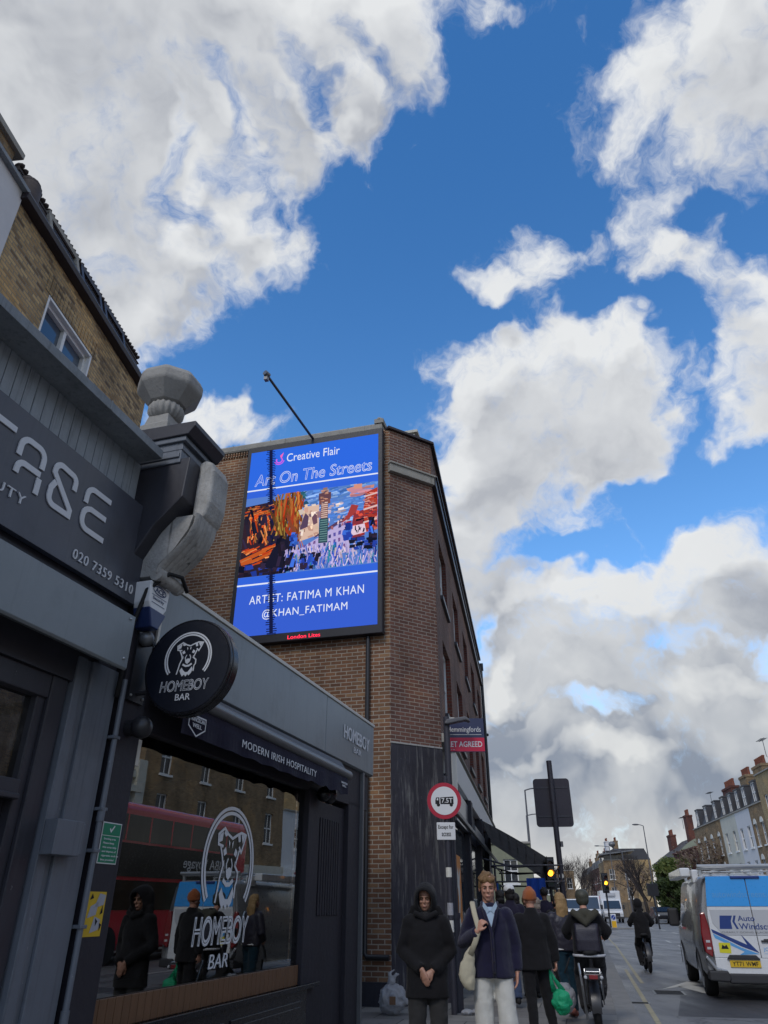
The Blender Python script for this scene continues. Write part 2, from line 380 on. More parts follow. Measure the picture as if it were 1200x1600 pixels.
def brick(name, c1, c2, mortar, soot=.35, bw=.225, bh=.075, mo=.010, var=.5, odd=(.2, .2, .2), oddamt=.0):
    m, n = newmat(name)
    s = n.n('ShaderNodeSeparateXYZ', {}, Vector=n.n('ShaderNodeTexCoord').outputs['Object'])
    co = n.n('ShaderNodeCombineXYZ', {}, X=n.m('ADD', s.outputs[0], s.outputs[1]), Y=s.outputs[2], Z=0.0).outputs[0]
    jit = n.v('SCALE', n.v('SUBTRACT', n.noise(co, 6, 3, out=1), (.5, .5, .5)), scale=.006)
    cj = n.v('ADD', co, jit)
    bt = n.n('ShaderNodeTexBrick', {'offset': .5}, Vector=cj, Color1=(0, 0, 0, 1), Color2=(1, 1, 1, 1), Mortar=(.5, .5, .5, 1), Scale=1.0, Brick_Width=bw, Row_Height=bh, Mortar_Size=mo, Mortar_Smooth=.25, Bias=0.0)
    rnd = n.n('ShaderNodeSeparateColor', {}, i0=bt.outputs[0]).outputs[0]
    # a second, header-length bond shuffles the tone from brick to brick
    bt2 = n.n('ShaderNodeTexBrick', {'offset': .5}, Vector=n.v('ADD', cj, (3.37, 7.5, 0)), Color1=(0, 0, 0, 1), Color2=(1, 1, 1, 1), Mortar=(.5, .5, .5, 1), Scale=1.0, Brick_Width=bw, Row_Height=bh, Mortar_Size=0.0, Bias=0.0)
    rnd2 = n.n('ShaderNodeSeparateColor', {}, i0=bt2.outputs[0]).outputs[0]
    tone = n.m('MULTIPLY_ADD', rnd2, .35, n.m('MULTIPLY', rnd, .65))
    base = n.mix(tone, (*c1, 1), (*c2, 1))
    if oddamt: base = n.mix(n.m('MULTIPLY', n.ss(rnd, .70, .95), oddamt), base, (*odd, 1))
    fine = n.noise(co, 45, 4, .65); k = n.m('MULTIPLY_ADD', fine, var, 1 - var / 2)
    base = n.mix(1.0, base, n.n('ShaderNodeCombineColor', {}, i0=k, i1=k, i2=k).outputs[0], 'MULTIPLY')
    base = n.mix(bt.outputs['Fac'], base, (*mortar, 1))
    rp = n.ss(n.noise(co, .55, 3, .5), .52, .62); base = n.mix(n.m('MULTIPLY', rp, .5), base, n.mix(1.0, base, (1.5, 1.32, 1.05, 1), 'MULTIPLY'))
    sk = n.noise(n.v('MULTIPLY', co, (2.2, .16, 1)), 1.5, 5, .7); base = n.mix(n.m('MULTIPLY', n.ss(sk, .56, .74), .5), base, n.mix(1.0, base, (.5, .5, .52, 1), 'MULTIPLY'))
    so = n.noise(n.v('MULTIPLY', co, (1, .55, 1)), .9, 6, .65)
    k2 = n.m('MULTIPLY_ADD', n.ss(so, .38, .72), -soot, 1.0)
    base = n.mix(1.0, base, n.n('ShaderNodeCombineColor', {}, i0=k2, i1=k2, i2=k2).outputs[0], 'MULTIPLY')
    b = n.n('ShaderNodeBsdfPrincipled', {}, Base_Color=base, Roughness=.88)
    b.inputs['Specular IOR Level'].default_value = .25
    h = n.m('MULTIPLY_ADD', fine, .35, n.m('SUBTRACT', 1.0, bt.outputs['Fac']))
    bp = n.n('ShaderNodeBump', {}, Strength=.7, Distance=.012, Height=h); n.L.new(bp.outputs[0], b.inputs['Normal'])
    out(n, b.outputs[0]); return m
def pane(name, tint=.75, ior=1.75, dirt=.02, dark=(.01, .011, .012)):
    """one sheet of glass: mirror by Fresnel, the rest seen through"""
    m, n = newmat(name)
    co = n.n('ShaderNodeTexCoord').outputs['Object']
    bp = n.n('ShaderNodeBump', {}, Strength=.02, Distance=.02, Height=n.noise(co, 1.3, 2))
    fr = n.n('ShaderNodeFresnel', {}, IOR=ior); n.L.new(bp.outputs[0], fr.inputs['Normal'])
    gl = n.n('ShaderNodeBsdfGlossy', {}, Color=(.95, .97, .96, 1), Roughness=.003); n.L.new(bp.outputs[0], gl.inputs['Normal'])
    tr = n.n('ShaderNodeBsdfTransparent', {}, Color=(tint, tint, tint * .98, 1))
    df = n.n('ShaderNodeBsdfDiffuse', {}, Color=(.35, .34, .32, 1))
    a = n.n('ShaderNodeMixShader', {}, i0=n.m('MULTIPLY', n.ss(n.noise(co, 5, 6, .7), .45, .8), dirt), i1=tr.outputs[0], i2=df.outputs[0])
    mx = n.n('ShaderNodeMixShader', {}, i0=fr.outputs[0], i1=a.outputs[0], i2=gl.outputs[0])
    out(n, mx.outputs[0]); return m
def window_glass(name, c=(.03, .035, .04), rough=.04, ior=1.6):
    m, n = newmat(name)
    co = n.n('ShaderNodeTexCoord').outputs['Object']
    f = n.noise(co, .8, 2)
    b = n.n('ShaderNodeBsdfPrincipled', {}, Base_Color=n.mix(f, (*[x * .5 for x in c], 1), (*[x * 1.8 for x in c], 1)), Roughness=rough, IOR=ior)
    bp = n.n('ShaderNodeBump', {}, Strength=.06, Distance=.05, Height=n.noise(co, 2.2, 2)); n.L.new(bp.outputs[0], b.inputs['Normal'])
    out(n, b.outputs[0]); return m
def glow(name, c, strength=1.0):
    m, n = newmat(name)
    out(n, n.n('ShaderNodeEmission', {}, Color=(*c, 1), Strength=strength).outputs[0]); return m
def print_mat(name, emit=False, strength=1.0, rough=.5):
    """colours printed (or shown) face by face"""
    m, n = newmat(name)
    c = n.n('ShaderNodeVertexColor', {'layer_name': 'Col'}).outputs[0]
    if emit:
        co = n.n('ShaderNodeTexCoord').outputs['Object']
        px = n.v('MULTIPLY', co, (62, 0, 62))           # the lamps of the LED wall
        s = n.n('ShaderNodeSeparateXYZ', {}, Vector=px)
        gx = n.m('PINGPONG', s.outputs[0], .5); gz = n.m('PINGPONG', s.outputs[2], .5)
        k = n.m('MULTIPLY_ADD', n.m('MULTIPLY', gx, gz), 1.1, .76)
        sh = n.n('ShaderNodeEmission', {}, Color=c, Strength=n.m('MULTIPLY', k, strength)).outputs[0]
    else:
        sh = n.n('ShaderNodeBsdfPrincipled', {}, Base_Color=c, Roughness=rough).outputs[0]
    out(n, sh); return m
def cloth(name, c, var=.25, sheen=.08, bump=.25, bscale=220, scale=4):
    return mat(name, c, rough=.92, var=var, scale=scale, bump=bump, bscale=bscale, spec=.12, sheen=sheen)

mat('slate_paint', (.125, .140, .165), .45, .22, 2.0, streak=.35, streakc=(.17, .18, .19), spec=.5, chip=0.5)
mat('slate_light', (.20, .225, .24), .38, .16, 1.6, spec=.5, streak=.15, streakc=(.25, .26, .27), chip=0.22)
mat('plank_paint', (.27, .30, .33), .55, .28, 2.5, streak=.5, streakc=(.10, .105, .11), bump=.15, bscale=30, chip=0.6)
mat('cornice_paint', (.22, .24, .255), .6, .45, 4.0, streak=.4, streakc=(.33, .34, .33), bump=.3, bscale=18, chip=0.7)
mat('dark_paint', (.034, .034, .043), .42, .3, 2.5, streak=.22, streakc=(.07, .07, .08), spec=.45, chip=0.35)
mat('black_gloss', (.008, .008, .011), .25, .3, 3, spec=.5)
mat('signboard', (.06, .064, .082), .35, .35, 1.4, spec=.5, streak=.12, streakc=(.1, .1, .12), chip=0.25)
mat('concrete', (.36, .35, .33), .85, .7, 4.0, bump=.5, bscale=34, streak=.85, streakc=(.05, .048, .042), speck=.0)
mat('urn_stone', (.30, .29, .27), .8, .35, 3.0, bump=.3, bscale=30, streak=.55, streakc=(.2, .19, .17))
mat('stone', (.30, .285, .25), .88, .45, 3.0, bump=.5, bscale=14, streak=.7, streakc=(.10, .098, .085))
mat('white_paint', (.72, .72, .70), .5, .08, 2.0)
mat('offwhite', (.62, .60, .54), .6, .12, 2.0)
mat('letter_white', (.62, .63, .65), .45, .05, 4)
mat('render_white', (.58, .57, .57), .8, .12, 1.2, bump=.12, bscale=40)
mat('render_cream', (.52, .50, .42), .85, .35, .6, streak=.4, streakc=(.36, .30, .22))
mat('render_grey', (.60, .60, .60), .85, .12, .6)
mat('slate_roof', (.05, .05, .055), .6, .4, 3, bump=.4, bscale=10)
mat('roof_tile', (.055, .042, .038), .7, .45, 6, bump=.5, bscale=14)
mat('gutter', (.028, .022, .026), .4, .3, 4)
mat('grey_metal', (.16, .165, .17), .4, .2, 3, metal=.4)
mat('steel', (.42, .43, .44), .32, .15, 5, metal=.9)
mat('black_metal', (.02, .02, .023), .4, .25, 5, spec=.5)
mat('post_paint', (.035, .034, .045), .45, .3, 4, streak=.15, streakc=(.12, .12, .13))
mat('lamp_grey', (.10, .10, .11), .5, .2, 3)
mat('timber', (.14, .072, .036), .55, .4, 3, stretch=(8, 8, .8), bump=.15, bscale=10)
mat('rubber', (.012, .012, .013), .8, .2, 6)
mat('shop_black', (.022, .020, .027), .6, .45, 2.2, bump=.2, bscale=12, streak=.3, streakc=(.05, .048, .055), chip=0.3)
mat('chamfer_paint', (.036, .034, .044), .55, .7, 1.2, bump=.3, bscale=8, streak=.9, slo=.50, streakc=(.17, .168, .165), chip=0.6)
mat('dull_glass', (.10, .105, .11), .25, .3, 1.0)
mat('plastic_white', (.66, .66, .66), .35, .06, 3)
mat('plastic_navy', (.02, .035, .11), .35, .1, 3)
brick('yellow_brick', (.60, .42, .20), (.27, .17, .085), (.26, .23, .17), soot=.45, odd=(.07, .05, .04), oddamt=.55, mo=.010, var=.9)
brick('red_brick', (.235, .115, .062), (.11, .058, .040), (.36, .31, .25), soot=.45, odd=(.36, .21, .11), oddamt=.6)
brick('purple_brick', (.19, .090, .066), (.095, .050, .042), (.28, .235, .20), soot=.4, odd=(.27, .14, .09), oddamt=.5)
brick('stock_brick', (.36, .25, .135), (.20, .125, .065), (.2, .17, .13), soot=.4)
brick('ochre_brick', (.46, .34, .17), (.31, .215, .105), (.26, .22, .16), soot=.3)
brick('dark_red_brick', (.16, .05, .035), (.09, .03, .025), (.12, .09, .08), soot=.4)
pane('shop_glass', tint=.85, ior=3.4, dirt=.05)
pane('door_glass', tint=.5, ior=1.6, dirt=.25)
window_glass('sash_glass')
window_glass('sky_glass', (.05, .07, .10), .03, 1.9)
glow('amber', (1.0, .36, .02), 5.0)
glow('red_neon', (1.0, .03, .08), 1.6)
print_mat('led_wall', True, 1.0)
print_mat('printed')

# ---------------------------------------------------------------- ground, road, pavements
M = MAT
def road_mat(name, base, patch):
    m, n = newmat(name)
    co = n.n('ShaderNodeTexCoord').outputs['Object']
    a = n.noise(co, .35, 5, .6); b2 = n.noise(n.v('MULTIPLY', co, (1, .25, 1)), 1.1, 5, .65); g2 = n.noise(co, 130, 3, .6); gg = n.noise(co, 28, 4, .7)
    k = n.m('MULTIPLY_ADD', n.m('SUBTRACT', a, .5), 1.5, n.m('MULTIPLY_ADD', g2, .8, n.m('MULTIPLY_ADD', gg, .6, .35)))
    base_c = n.mix(1.0, (*base, 1), n.n('ShaderNodeCombineColor', {}, i0=k, i1=k, i2=k).outputs[0], 'MULTIPLY')
    base_c = n.mix(n.m('MULTIPLY', n.ss(b2, .5, .62), .55), base_c, (*patch, 1))
    cr = n.n('ShaderNodeTexVoronoi', {'feature': 'DISTANCE_TO_EDGE'}, Vector=n.v('ADD', co, n.v('SCALE', n.noise(co, 1.2, 3, out=1), scale=1.3)), Scale=.42).outputs['Distance']
    base_c = n.mix(n.m('MULTIPLY', n.ss(cr, .012, .004), .6), base_c, (.012, .012, .012, 1))
    sh = n.n('ShaderNodeBsdfPrincipled', {}, Base_Color=base_c, Roughness=n.lin(b2, .35, .7, .62, .28))
    sh.inputs['Specular IOR Level'].default_value = .45
    bp = n.n('ShaderNodeBump', {}, Strength=.5, Distance=.012, Height=n.m('ADD', g2, gg)); n.L.new(bp.outputs[0], sh.inputs['Normal'])
    out(n, sh.outputs[0])
road_mat('asphalt', (.125, .125, .128), (.065, .065, .068))
road_mat('asphalt_patch', (.036, .036, .04), (.05, .05, .052))
mat('earth', (.10, .10, .09), .95, .3, .2)
mat('kerb_stone', (.20, .195, .185), .8, .45, 4, bump=.3, bscale=30)
mat('road_paint', (.48, .47, .43), .6, .5, 6, bump=.2, bscale=60)
mat('yellow_paint', (.30, .26, .16), .6, .8, 6)
def paving(name):
    m, n = newmat(name)
    co = n.n('ShaderNodeTexCoord').outputs['Object']
    rt = n.n('ShaderNodeMapping', {}, Vector=co, Rotation=(0, 0, R(14))).outputs[0]
    bt = n.n('ShaderNodeTexBrick', {'offset': .5}, Vector=rt, Color1=(.14, .13, .12, 1), Color2=(.23, .215, .19, 1), Mortar=(.03, .029, .028, 1), Scale=1.0, Brick_Width=.9, Row_Height=.6, Mortar_Size=.009, Bias=0.0)
    k = n.m('MULTIPLY_ADD', n.noise(co, 1.3, 6, .65), 1.1, .42)
    base = n.mix(1.0, bt.outputs[0], n.n('ShaderNodeCombineColor', {}, i0=k, i1=k, i2=k).outputs[0], 'MULTIPLY')
    gum = n.n('ShaderNodeTexVoronoi', {}, Vector=co, Scale=2.6, Randomness=1.0).outputs['Distance']
    base = n.mix(n.m('MULTIPLY', n.ss(gum, .10, .07), .5), base, (.05, .05, .05, 1))
    sh = n.n('ShaderNodeBsdfPrincipled', {}, Base_Color=base, Roughness=n.lin(k, .6, 1.2, .55, .8))
    bp = n.n('ShaderNodeBump', {}, Strength=.5, Distance=.01, Height=n.m('SUBTRACT', 1.0, bt.outputs['Fac'])); n.L.new(bp.outputs[0], sh.inputs['Normal'])
    out(n, sh.outputs[0])
paving('paving')

ZP, ZR = .05, -.05
LK = [(-9.5, -32), (-2.8, -10), (.30, 0), (3.62, 12.24), (6.09, 22.1), (9.6, 36), (14.6, 57), (20.2, 85), (26.6, 120), (36, 170), (50, 240), (68, 330)]
RK = [(1.5, -32), (8, -10), (11.2, 0), (14.9, 12.5), (17.2, 22), (20.6, 36), (25.2, 57), (30.3, 85), (36.6, 120), (46, 170), (60, 240), (78, 330)]
def lerp_poly(P, y):
    for (x0, y0), (x1, y1) in zip(P, P[1:]):
        if y0 <= y <= y1: return x0 + (x1 - x0) * (y - y0) / (y1 - y0)
    return P[-1][0]
b = MB(); b.quad((-1500, -1500, ZR - .01), (1500, -1500, ZR - .01), (1500, 1500, ZR - .01), (-1500, 1500, ZR - .01))
describe(b.build('ground', M['earth']), kind='structure')
b = MB()
ys = [y for _, y in LK]
for i in range(len(ys) - 1):
    b.quad((LK[i][0], LK[i][1], ZR), (RK[i][0], RK[i][1], ZR), (RK[i + 1][0], RK[i + 1][1], ZR), (LK[i + 1][0], LK[i + 1][1], ZR))
describe(b.build('road', M['asphalt']), kind='structure')
def strip(name, P, d0, d1, z0, z1, m, kind='structure'):
    """a strip running along a kerb line, from d0 to d1 metres to the right of it"""
    b = MB(); Q = []
    for i, (x, y) in enumerate(P):
        a = Vector(P[max(i - 1, 0)]); c = Vector(P[min(i + 1, len(P) - 1)]); t = (c - a).normalized(); n = Vector((t.y, -t.x))
        Q.append((Vector((x, y)) + n * d0, Vector((x, y)) + n * d1))
    rings = [[(p.x, p.y, z0), (q.x, q.y, z0), (q.x, q.y, z1), (p.x, p.y, z1)] for p, q in Q]
    b.loft(rings); return describe(b.build(name, m), kind=kind)
strip('pavement', LK, -14, -.30, ZR - .005, ZP, M['paving'])
strip('kerb', LK, -.30, 0.0, ZR - .005, ZP + .004, M['kerb_stone'])
strip('pavement', RK, .30, 16, ZR - .005, ZP, M['paving'])
strip('kerb', RK, 0.0, .30, ZR - .005, ZP + .004, M['kerb_stone'])
def sub(P, y0, y1):
    return [(lerp_poly(P, y0), y0)] + [p for p in P if y0 < p[1] < y1] + [(lerp_poly(P, y1), y1)]
def marking(name, P, d0, d1, m='road_paint'):
    b = MB(); Q = []
    for i, (x, y) in enumerate(P):
        a = Vector(P[max(i - 1, 0)]); c = Vector(P[min(i + 1, len(P) - 1)]); t = (c - a).normalized(); n = Vector((t.y, -t.x))
        Q.append((Vector((x, y)) + n * d0, Vector((x, y)) + n * d1))
    b.loft([[(p.x, p.y, ZR + .004), (q.x, q.y, ZR + .004)] for p, q in Q], caps=False, closed=False)
    return describe(b.build(name, M[m]), kind='structure')
marking('yellow_line', sub(LK, -8, 23), .24, .32, 'yellow_paint')
marking('yellow_line', sub(LK, 19, 60), .42, .50, 'yellow_paint')
for y in range(16, 110, 6):
    marking('lane_line', sub([(l[0] * .52 + r[0] * .48, l[1]) for l, r in zip(LK, RK)], y, y + 2.6), -.06, .06)
for y in (26, 30.5, 35, 40):
    marking('lane_line', sub(LK, y, y + 2.2), 3.1, 3.2)
b = MB()   # painted arrow on the road
for pts in ([(5.75, 17.6), (6.9, 19.3), (7.25, 18.55), (6.72, 18.5)], [(6.30, 18.2), (6.72, 18.5), (6.75, 16.3), (6.35, 16.2)]):
    b.add([(x, y, ZR + .004) for x, y in pts], [tuple(range(len(pts)))[::-1]])
describe(b.build('road_arrow', M['road_paint']), kind='structure')
b = MB()
for pts in ([(4.6, 13.5), (7.0, 13.0), (7.4, 17), (6.1, 17.5), (5.4, 15.6)], [(6.7, 9), (9.5, 9), (10.2, 13.5), (7.2, 13.8)]):
    b.add([(x, y, ZR + .003) for x, y in pts], [tuple(range(len(pts)))])
describe(b.build('road_patch', M['asphalt_patch']), kind='structure')

def drain(name, lab, x, y, az, w_, l_, slots):
    fr = Frame(x, y, az, 0); t = thing(name, lab, 'drain cover', fr, (0, 0, ZR))
    b = MB(); b.box(-w_ / 2, w_ / 2, -l_ / 2, l_ / 2, ZR, ZR + .008); b.build('frame', M['grey_metal'], t)
    b = MB()
    for k in range(slots): xx = -w_ / 2 + w_ * (k + .5) / slots; b.box(xx - w_ / slots * .28, xx + w_ / slots * .28, -l_ * .42, l_ * .42, ZR + .008, ZR + .012)
    b.build('grating', M['rubber'], t)
drain('drain_grating', 'iron drain grating in the gutter between the kerb and the yellow line', 4.49, 15.2, 13.5, .20, .45, 4)
drain('manhole_cover', 'square iron manhole cover in the road left of the painted arrow', 5.65, 16.9, 14, .75, .6, 5)
# ---------------------------------------------------------------- left row of shops
LF = Frame(-3.4427, 1.0525, 17)

# --- beauty salon shop front
sal = thing('salon_shop_front', 'dark grey beauty salon shop front with planked fascia and moulded cornice', 'shop front', LF, (2.4, 0, 0))
b = MB(); b.box(.2, 4.42, 0.0, .06, 4.40, 4.86)
b.build('fascia_backing', M['dark_paint'], sal)
b = MB(); x = 4.40; random.seed(3)
while x > .3:
    wv = .098 + random.uniform(-.004, .004); b.box(x - wv + .006, x, -.012, .0, 4.38, 4.85); x -= wv
b.build('fascia_boards', M['plank_paint'], sal, bevel=.003)
b = MB(); b.prismx([(0.02, 4.85), (-.25, 4.85), (-.25, 4.93), (-.22, 4.95), (.3, 4.98), (.3, 4.85)], .2, 4.36)
b.box(3.62, 3.64, -.256, -.25, 4.85, 4.935)
b.build('cornice', M['cornice_paint'], sal, bevel=.004)
b = MB(); b.prismx([(0, 3.40), (-.25, 3.405), (-.25, 3.0), (-.235, 2.985), (0, 3.08)], .2, 4.39)
sb = b.build('shutter_box', M['slate_light'], sal, bevel=.004)
for z in (3.06, 3.37): b = MB(); b.ball((4.33, -.252, z), .012); b.build('screw', M['steel'], sb)
b = MB(); b.box(.2, 4.6, .001, .25, 2.86, 4.40); b.box(4.05, 4.6, .08, .3, 0, 3.0); b.build('wall', M['dark_paint'], sal)
# grey pilaster beside the door, in three steps
b = MB(); b.box(4.15, 4.24, -.02, .12, 0, 3.05); b.box(4.24, 4.30, -.005, .12, 0, 3.05); b.box(4.30, 4.60, -.03, .12, 0, 3.05); b.box(4.12, 4.61, -.05, .12, 0, .28)
b.build('pilaster', M['slate_paint'], sal, bevel=.008)
# recessed door frame with transom
b = MB()
b.box(3.98, 4.13, .02, .16, 0, 2.86); b.box(3.90, 3.98, .05, .16, 0, 2.86); b.box(1.0, 3.98, .03, .16, 2.70, 2.86); b.box(1.0, 3.9, .02, .16, 2.06, 2.16); b.box(1.0, 3.9, -.0, .05, 2.04, 2.075)
b.box(2.6, 2.74, .04, .16, 0, 2.7)
b.build('door_frame', M['dark_paint'], sal, bevel=.008)
b = MB(); b.quad((2.74, .10, 2.16), (3.90, .10, 2.16), (3.90, .10, 2.70), (2.74, .10, 2.70)); b.build('transom_window', M['door_glass'], sal)
b = MB(); b.box(2.74, 3.9, .11, .16, 0, 2.05); b.box(2.9, 3.72, .085, .11, .2, .9); b.box(2.9, 3.72, .085, .11, 1.05, 1.92); b.box(2.96, 3.66, .07, .085, 1.11, 1.86)
b.build('door', M['shop_black'], sal, bevel=.01)
b = MB(); b.quad((1, .13, .3), (2.6, .13, .3), (2.6, .13, 2.7), (1, .13, 2.7)); b.build('shop_window', M['door_glass'], sal)
b = MB(); b.box(.4, 4.0, 2.2, 2.3, 0, 3.2); b.box(.4, 4, .2, 2.2, 3.0, 3.1); b.box(.4, 4, .2, 2.2, .0, .02)
b.build('interior', M['render_grey'], sal)
b = MB(); b.box(4.14, 4.40, -.13, -.03, 1.74, 1.95); b.box(4.395, 4.43, -.12, -.03, 1.75, 1.94)
describe(b.build('junction_box', M['slate_paint'], frame=LF, at=(4.28, -.08, 1.74), bevel=.004), 'dark grey metal junction box on the grey pilaster beside the salon door', 'junction box')
b = MB(); b.cyl((4.645, -.06, 0.05), (4.645, -.06, 3.0), .021, 12)
dp = thing('conduit_pipe', 'thin grey pipe running down between the grey and black pilasters', 'pipe', LF, (4.645, -.06, .05))
b.build('pipe', M['slate_paint'], dp, smooth=40)
for z in (.62, 1.32, 1.78, 2.05, 2.55):
    c = MB(); c.box(4.61, 4.68, -.085, -.0, z, z + .022); c.build('bracket', M['slate_paint'], dp, bevel=.003)
for z in (.78, 1.98):
    c = MB(); c.cyl((4.645, -.06, z), (4.645, -.06, z + .09), .028, 12); c.build('collar', M['slate_paint'], dp, smooth=40)

# --- salon sign board
sg = thing('salon_sign_board', 'dark grey salon sign board with raised pale letters and a phone number', 'sign', LF, (2.6, 0, 3.6))
b = MB(); b.box(.2, 4.60, -.065, -.014, 3.60, 4.462); b.build('panel', M['signboard'], sg, bevel=.003)
yl = -.067
def arc(cx, cz, r, a0, a1, n=6): return [(cx + r * math.cos(R(a0 + (a1 - a0) * i / n)), cz + r * math.sin(R(a0 + (a1 - a0) * i / n))) for i in range(n + 1)]
def letter(strokes):
    b = MB()
    for s in strokes: b.ribbon(s, .044, yl - .009, yl)
    return b
# T, A, S, E built from strokes with round corners
zt, zb = 4.27, 3.93
b = letter([[(2.62, zt), (3.02, zt)], [(2.80, zt), (2.80, zb)]]); b.build('letter', M['letter_white'], sg)
x = 3.09
b = letter([[(x, 4.12)] + [(x, 4.20)] + arc(x + .07, zt - .07, .07, 180, 90) + arc(x + .15, zt - .07, .07, 90, 0) + [(x + .22, 4.13)],
            arc(x + .07, 4.03, .055, 180, 90) + [(x + .22, 4.085)], [(x + .22, 4.055), (x + .22, zb)], [(x + .015, 4.03), (x + .015, 3.99)]]); b.build('letter', M['letter_white'], sg)
x = 3.43
b = letter([[(x + .22, 4.15)] + arc(x + .17, zt - .06, .05, 0, 90) + arc(x + .06, zt - .06, .06, 90, 180) + [(x, 4.185), (x + .22, 3.985), (x + .22, zb + .01), (x + .07, zb + .01)] + arc(x + .06, zb + .07, .06, 270, 180) + [(x, 4.06), (x + .03, 4.12)]]); b.build('letter', M['letter_white'], sg)
x = 3.79
b = letter([[(x + .27, zt), (x + .07, zt)] + arc(x + .07, zt - .07, .07, 90, 180) + [(x, 4.13)],
            [(x + .25, 4.105), (x + .07, 4.105)] + arc(x + .07, 4.03, .07, 90, 180)[1:] + arc(x + .07, zb + .07, .07, 180, 270) + [(x + .27, zb)]]); b.build('letter', M['letter_white'], sg)
lettering('BEAUTY', (2.72, 3.245, 3.80, 3.872), yl, .01, space=1.25).build('lettering', M['letter_white'], sg)
lettering('020 7359 5310', (3.785, 4.52, 3.665, 3.742), yl, .008, space=1.15).build('lettering', M['letter_white'], sg)

# --- bracket (console) at the end of the salon: frieze block, cap, stone plate and ribbed scroll
con = thing('stone_console', 'tall moulded console with grey stone scroll ending the salon cornice', 'console bracket', LF, (4.65, 0, 3.6))
b = MB(); b.prismx([(.3, 4.0), (-.06, 4.0), (-.20, 4.25), (-.44, 4.50), (-.46, 4.9), (.3, 4.9)], 4.46, 4.84); b.build('frieze_block', M['dark_paint'], con, bevel=.01)
b = MB(); b.box(4.43, 4.88, -.36, .2, 4.90, 4.95); b.box(4.44, 4.87, -.38, .2, 4.98, 5.03); b.box(4.42, 4.90, -.41, .2, 5.06, 5.11); b.box(4.445, 4.875, -.37, .2, 4.85, 5.06)
b.build('moulding', M['slate_paint'], con, bevel=.006)
b = MB(); b.prismx([(.3, 5.11), (-.44, 5.11), (-.50, 5.19), (-.50, 5.24), (.3, 5.26)], 4.40, 4.94); b.build('cap', M['dark_paint'], con, bevel=.008)
b = MB(); b.prismx([(-.44, 4.93), (-.50, 4.97), (-.57, 4.93), (-.605, 4.84), (-.605, 4.52), (-.57, 4.38), (-.50, 4.33), (-.44, 4.36)], 4.63, 4.92); b.build('stone_plate', M['concrete'], con, bevel=.035)
b = MB()
prof = [(-.53, 4.38), (-.52, 4.28), (-.47, 4.17), (-.39, 4.07), (-.30, 3.99), (-.24, 3.92), (-.23, 3.86)]
for k in range(5):
    x = 4.61 + k * .062
    b.tube([(x, y - .005, z) for y, z in prof], [(.05, .02)] * 7, 8)
b.prismx([(-.49, 4.38), (-.46, 4.25), (-.35, 4.08), (-.22, 3.95), (-.19, 3.85), (-.02, 3.85), (-.02, 4.1), (-.2, 4.38)], 4.592, 4.875)
b.build('ribbed_scroll', M['concrete'], con, smooth=50)
b = MB(); b.tube([(4.57, -.235, 3.855), (4.9, -.235, 3.855)], .06, 14); b.ball((4.90, -.235, 3.855), (.05, .068, .068)); b.build('scroll_end', M['concrete'], con, smooth=50)

# --- urn finial on top
urn = thing('urn_finial', 'grey stone octagonal urn standing on the capped block of the console', 'urn', LF, (4.62, -.02, 5.26))
uc = (4.58, -.03, 0)
b = MB(); b.lathe([(.21, 5.26), (.21, 5.33), (.175, 5.36), (.15, 5.46)], uc, 4, R(45)); b.build('plinth', M['urn_stone'], urn, bevel=.008)
b = MB()
rings = []
for r, z in [(.10, 5.45), (.135, 5.475), (.16, 5.52), (.165, 5.56), (.15, 5.60), (.11, 5.62)]:
    rings.append([(uc[0] + r * (1 + .045 * math.cos(18 * a)) * math.cos(a), uc[1] + r * (1 + .045 * math.cos(18 * a)) * math.sin(a), z) for a in [2 * math.pi * k / 108 for k in range(108)]])
b.loft(rings); b.build('gadrooned_neck', M['urn_stone'], urn, smooth=60)
b = MB(); b.lathe([(.12, 5.60), (.18, 5.62), (.295, 5.75), (.315, 5.77), (.315, 5.86), (.29, 5.91), (.2, 5.97), (.1, 5.99)], uc, 8, R(22.5)); b.build('bowl', M['urn_stone'], urn, bevel=.03)

# --- yellow brick house above the salon and its white neighbour
YF = Frame(-6.0087, 10.0106, 6)
def wall(b, x0, x1, z0, z1, y, t, holes=()):
    """front skin of a wall with openings and their reveals"""
    xs = sorted({x0, x1, *[h[0] for h in holes], *[h[1] for h in holes]}); zs = sorted({z0, z1, *[h[2] for h in holes], *[h[3] for h in holes]})
    for i in range(len(xs) - 1):
        for j in range(len(zs) - 1):
            cx, cz = (xs[i] + xs[i + 1]) / 2, (zs[j] + zs[j + 1]) / 2
            if any(h[0] < cx < h[1] and h[2] < cz < h[3] for h in holes): continue
            b.quad((xs[i], y, zs[j]), (xs[i + 1], y, zs[j]), (xs[i + 1], y, zs[j + 1]), (xs[i], y, zs[j + 1]))
    for a, c, d, e in holes:
        b.quad((a, y, d), (a, y, e), (a, y + t, e), (a, y + t, d)); b.quad((c, y, e), (c, y, d), (c, y + t, d), (c, y + t, e))
        b.quad((a, y, e), (c, y, e), (c, y + t, e), (a, y + t, e)); b.quad((c, y, d), (a, y, d), (a, y + t, d), (c, y + t, d))
def shell(b, x0, x1, y0, y1, z0, z1):
    """back, sides and top that close a building behind its front skin"""
    b.quad((x0, y1, z0), (x0, y0, z0), (x0, y0, z1), (x0, y1, z1)); b.quad((x1, y0, z0), (x1, y1, z0), (x1, y1, z1), (x1, y0, z1))
    b.quad((x1, y1, z0), (x0, y1, z0), (x0, y1, z1), (x1, y1, z1)); b.quad((x0, y0, z1), (x1, y0, z1), (x1, y1, z1), (x0, y1, z1))
FAR = 1.7     # the old house stands well behind the shop built over its front garden
def far(b):
    for v in b.v: v.x *= FAR; v.y *= FAR; v.z = 1.45 + (v.z - 1.45) * FAR
    return b
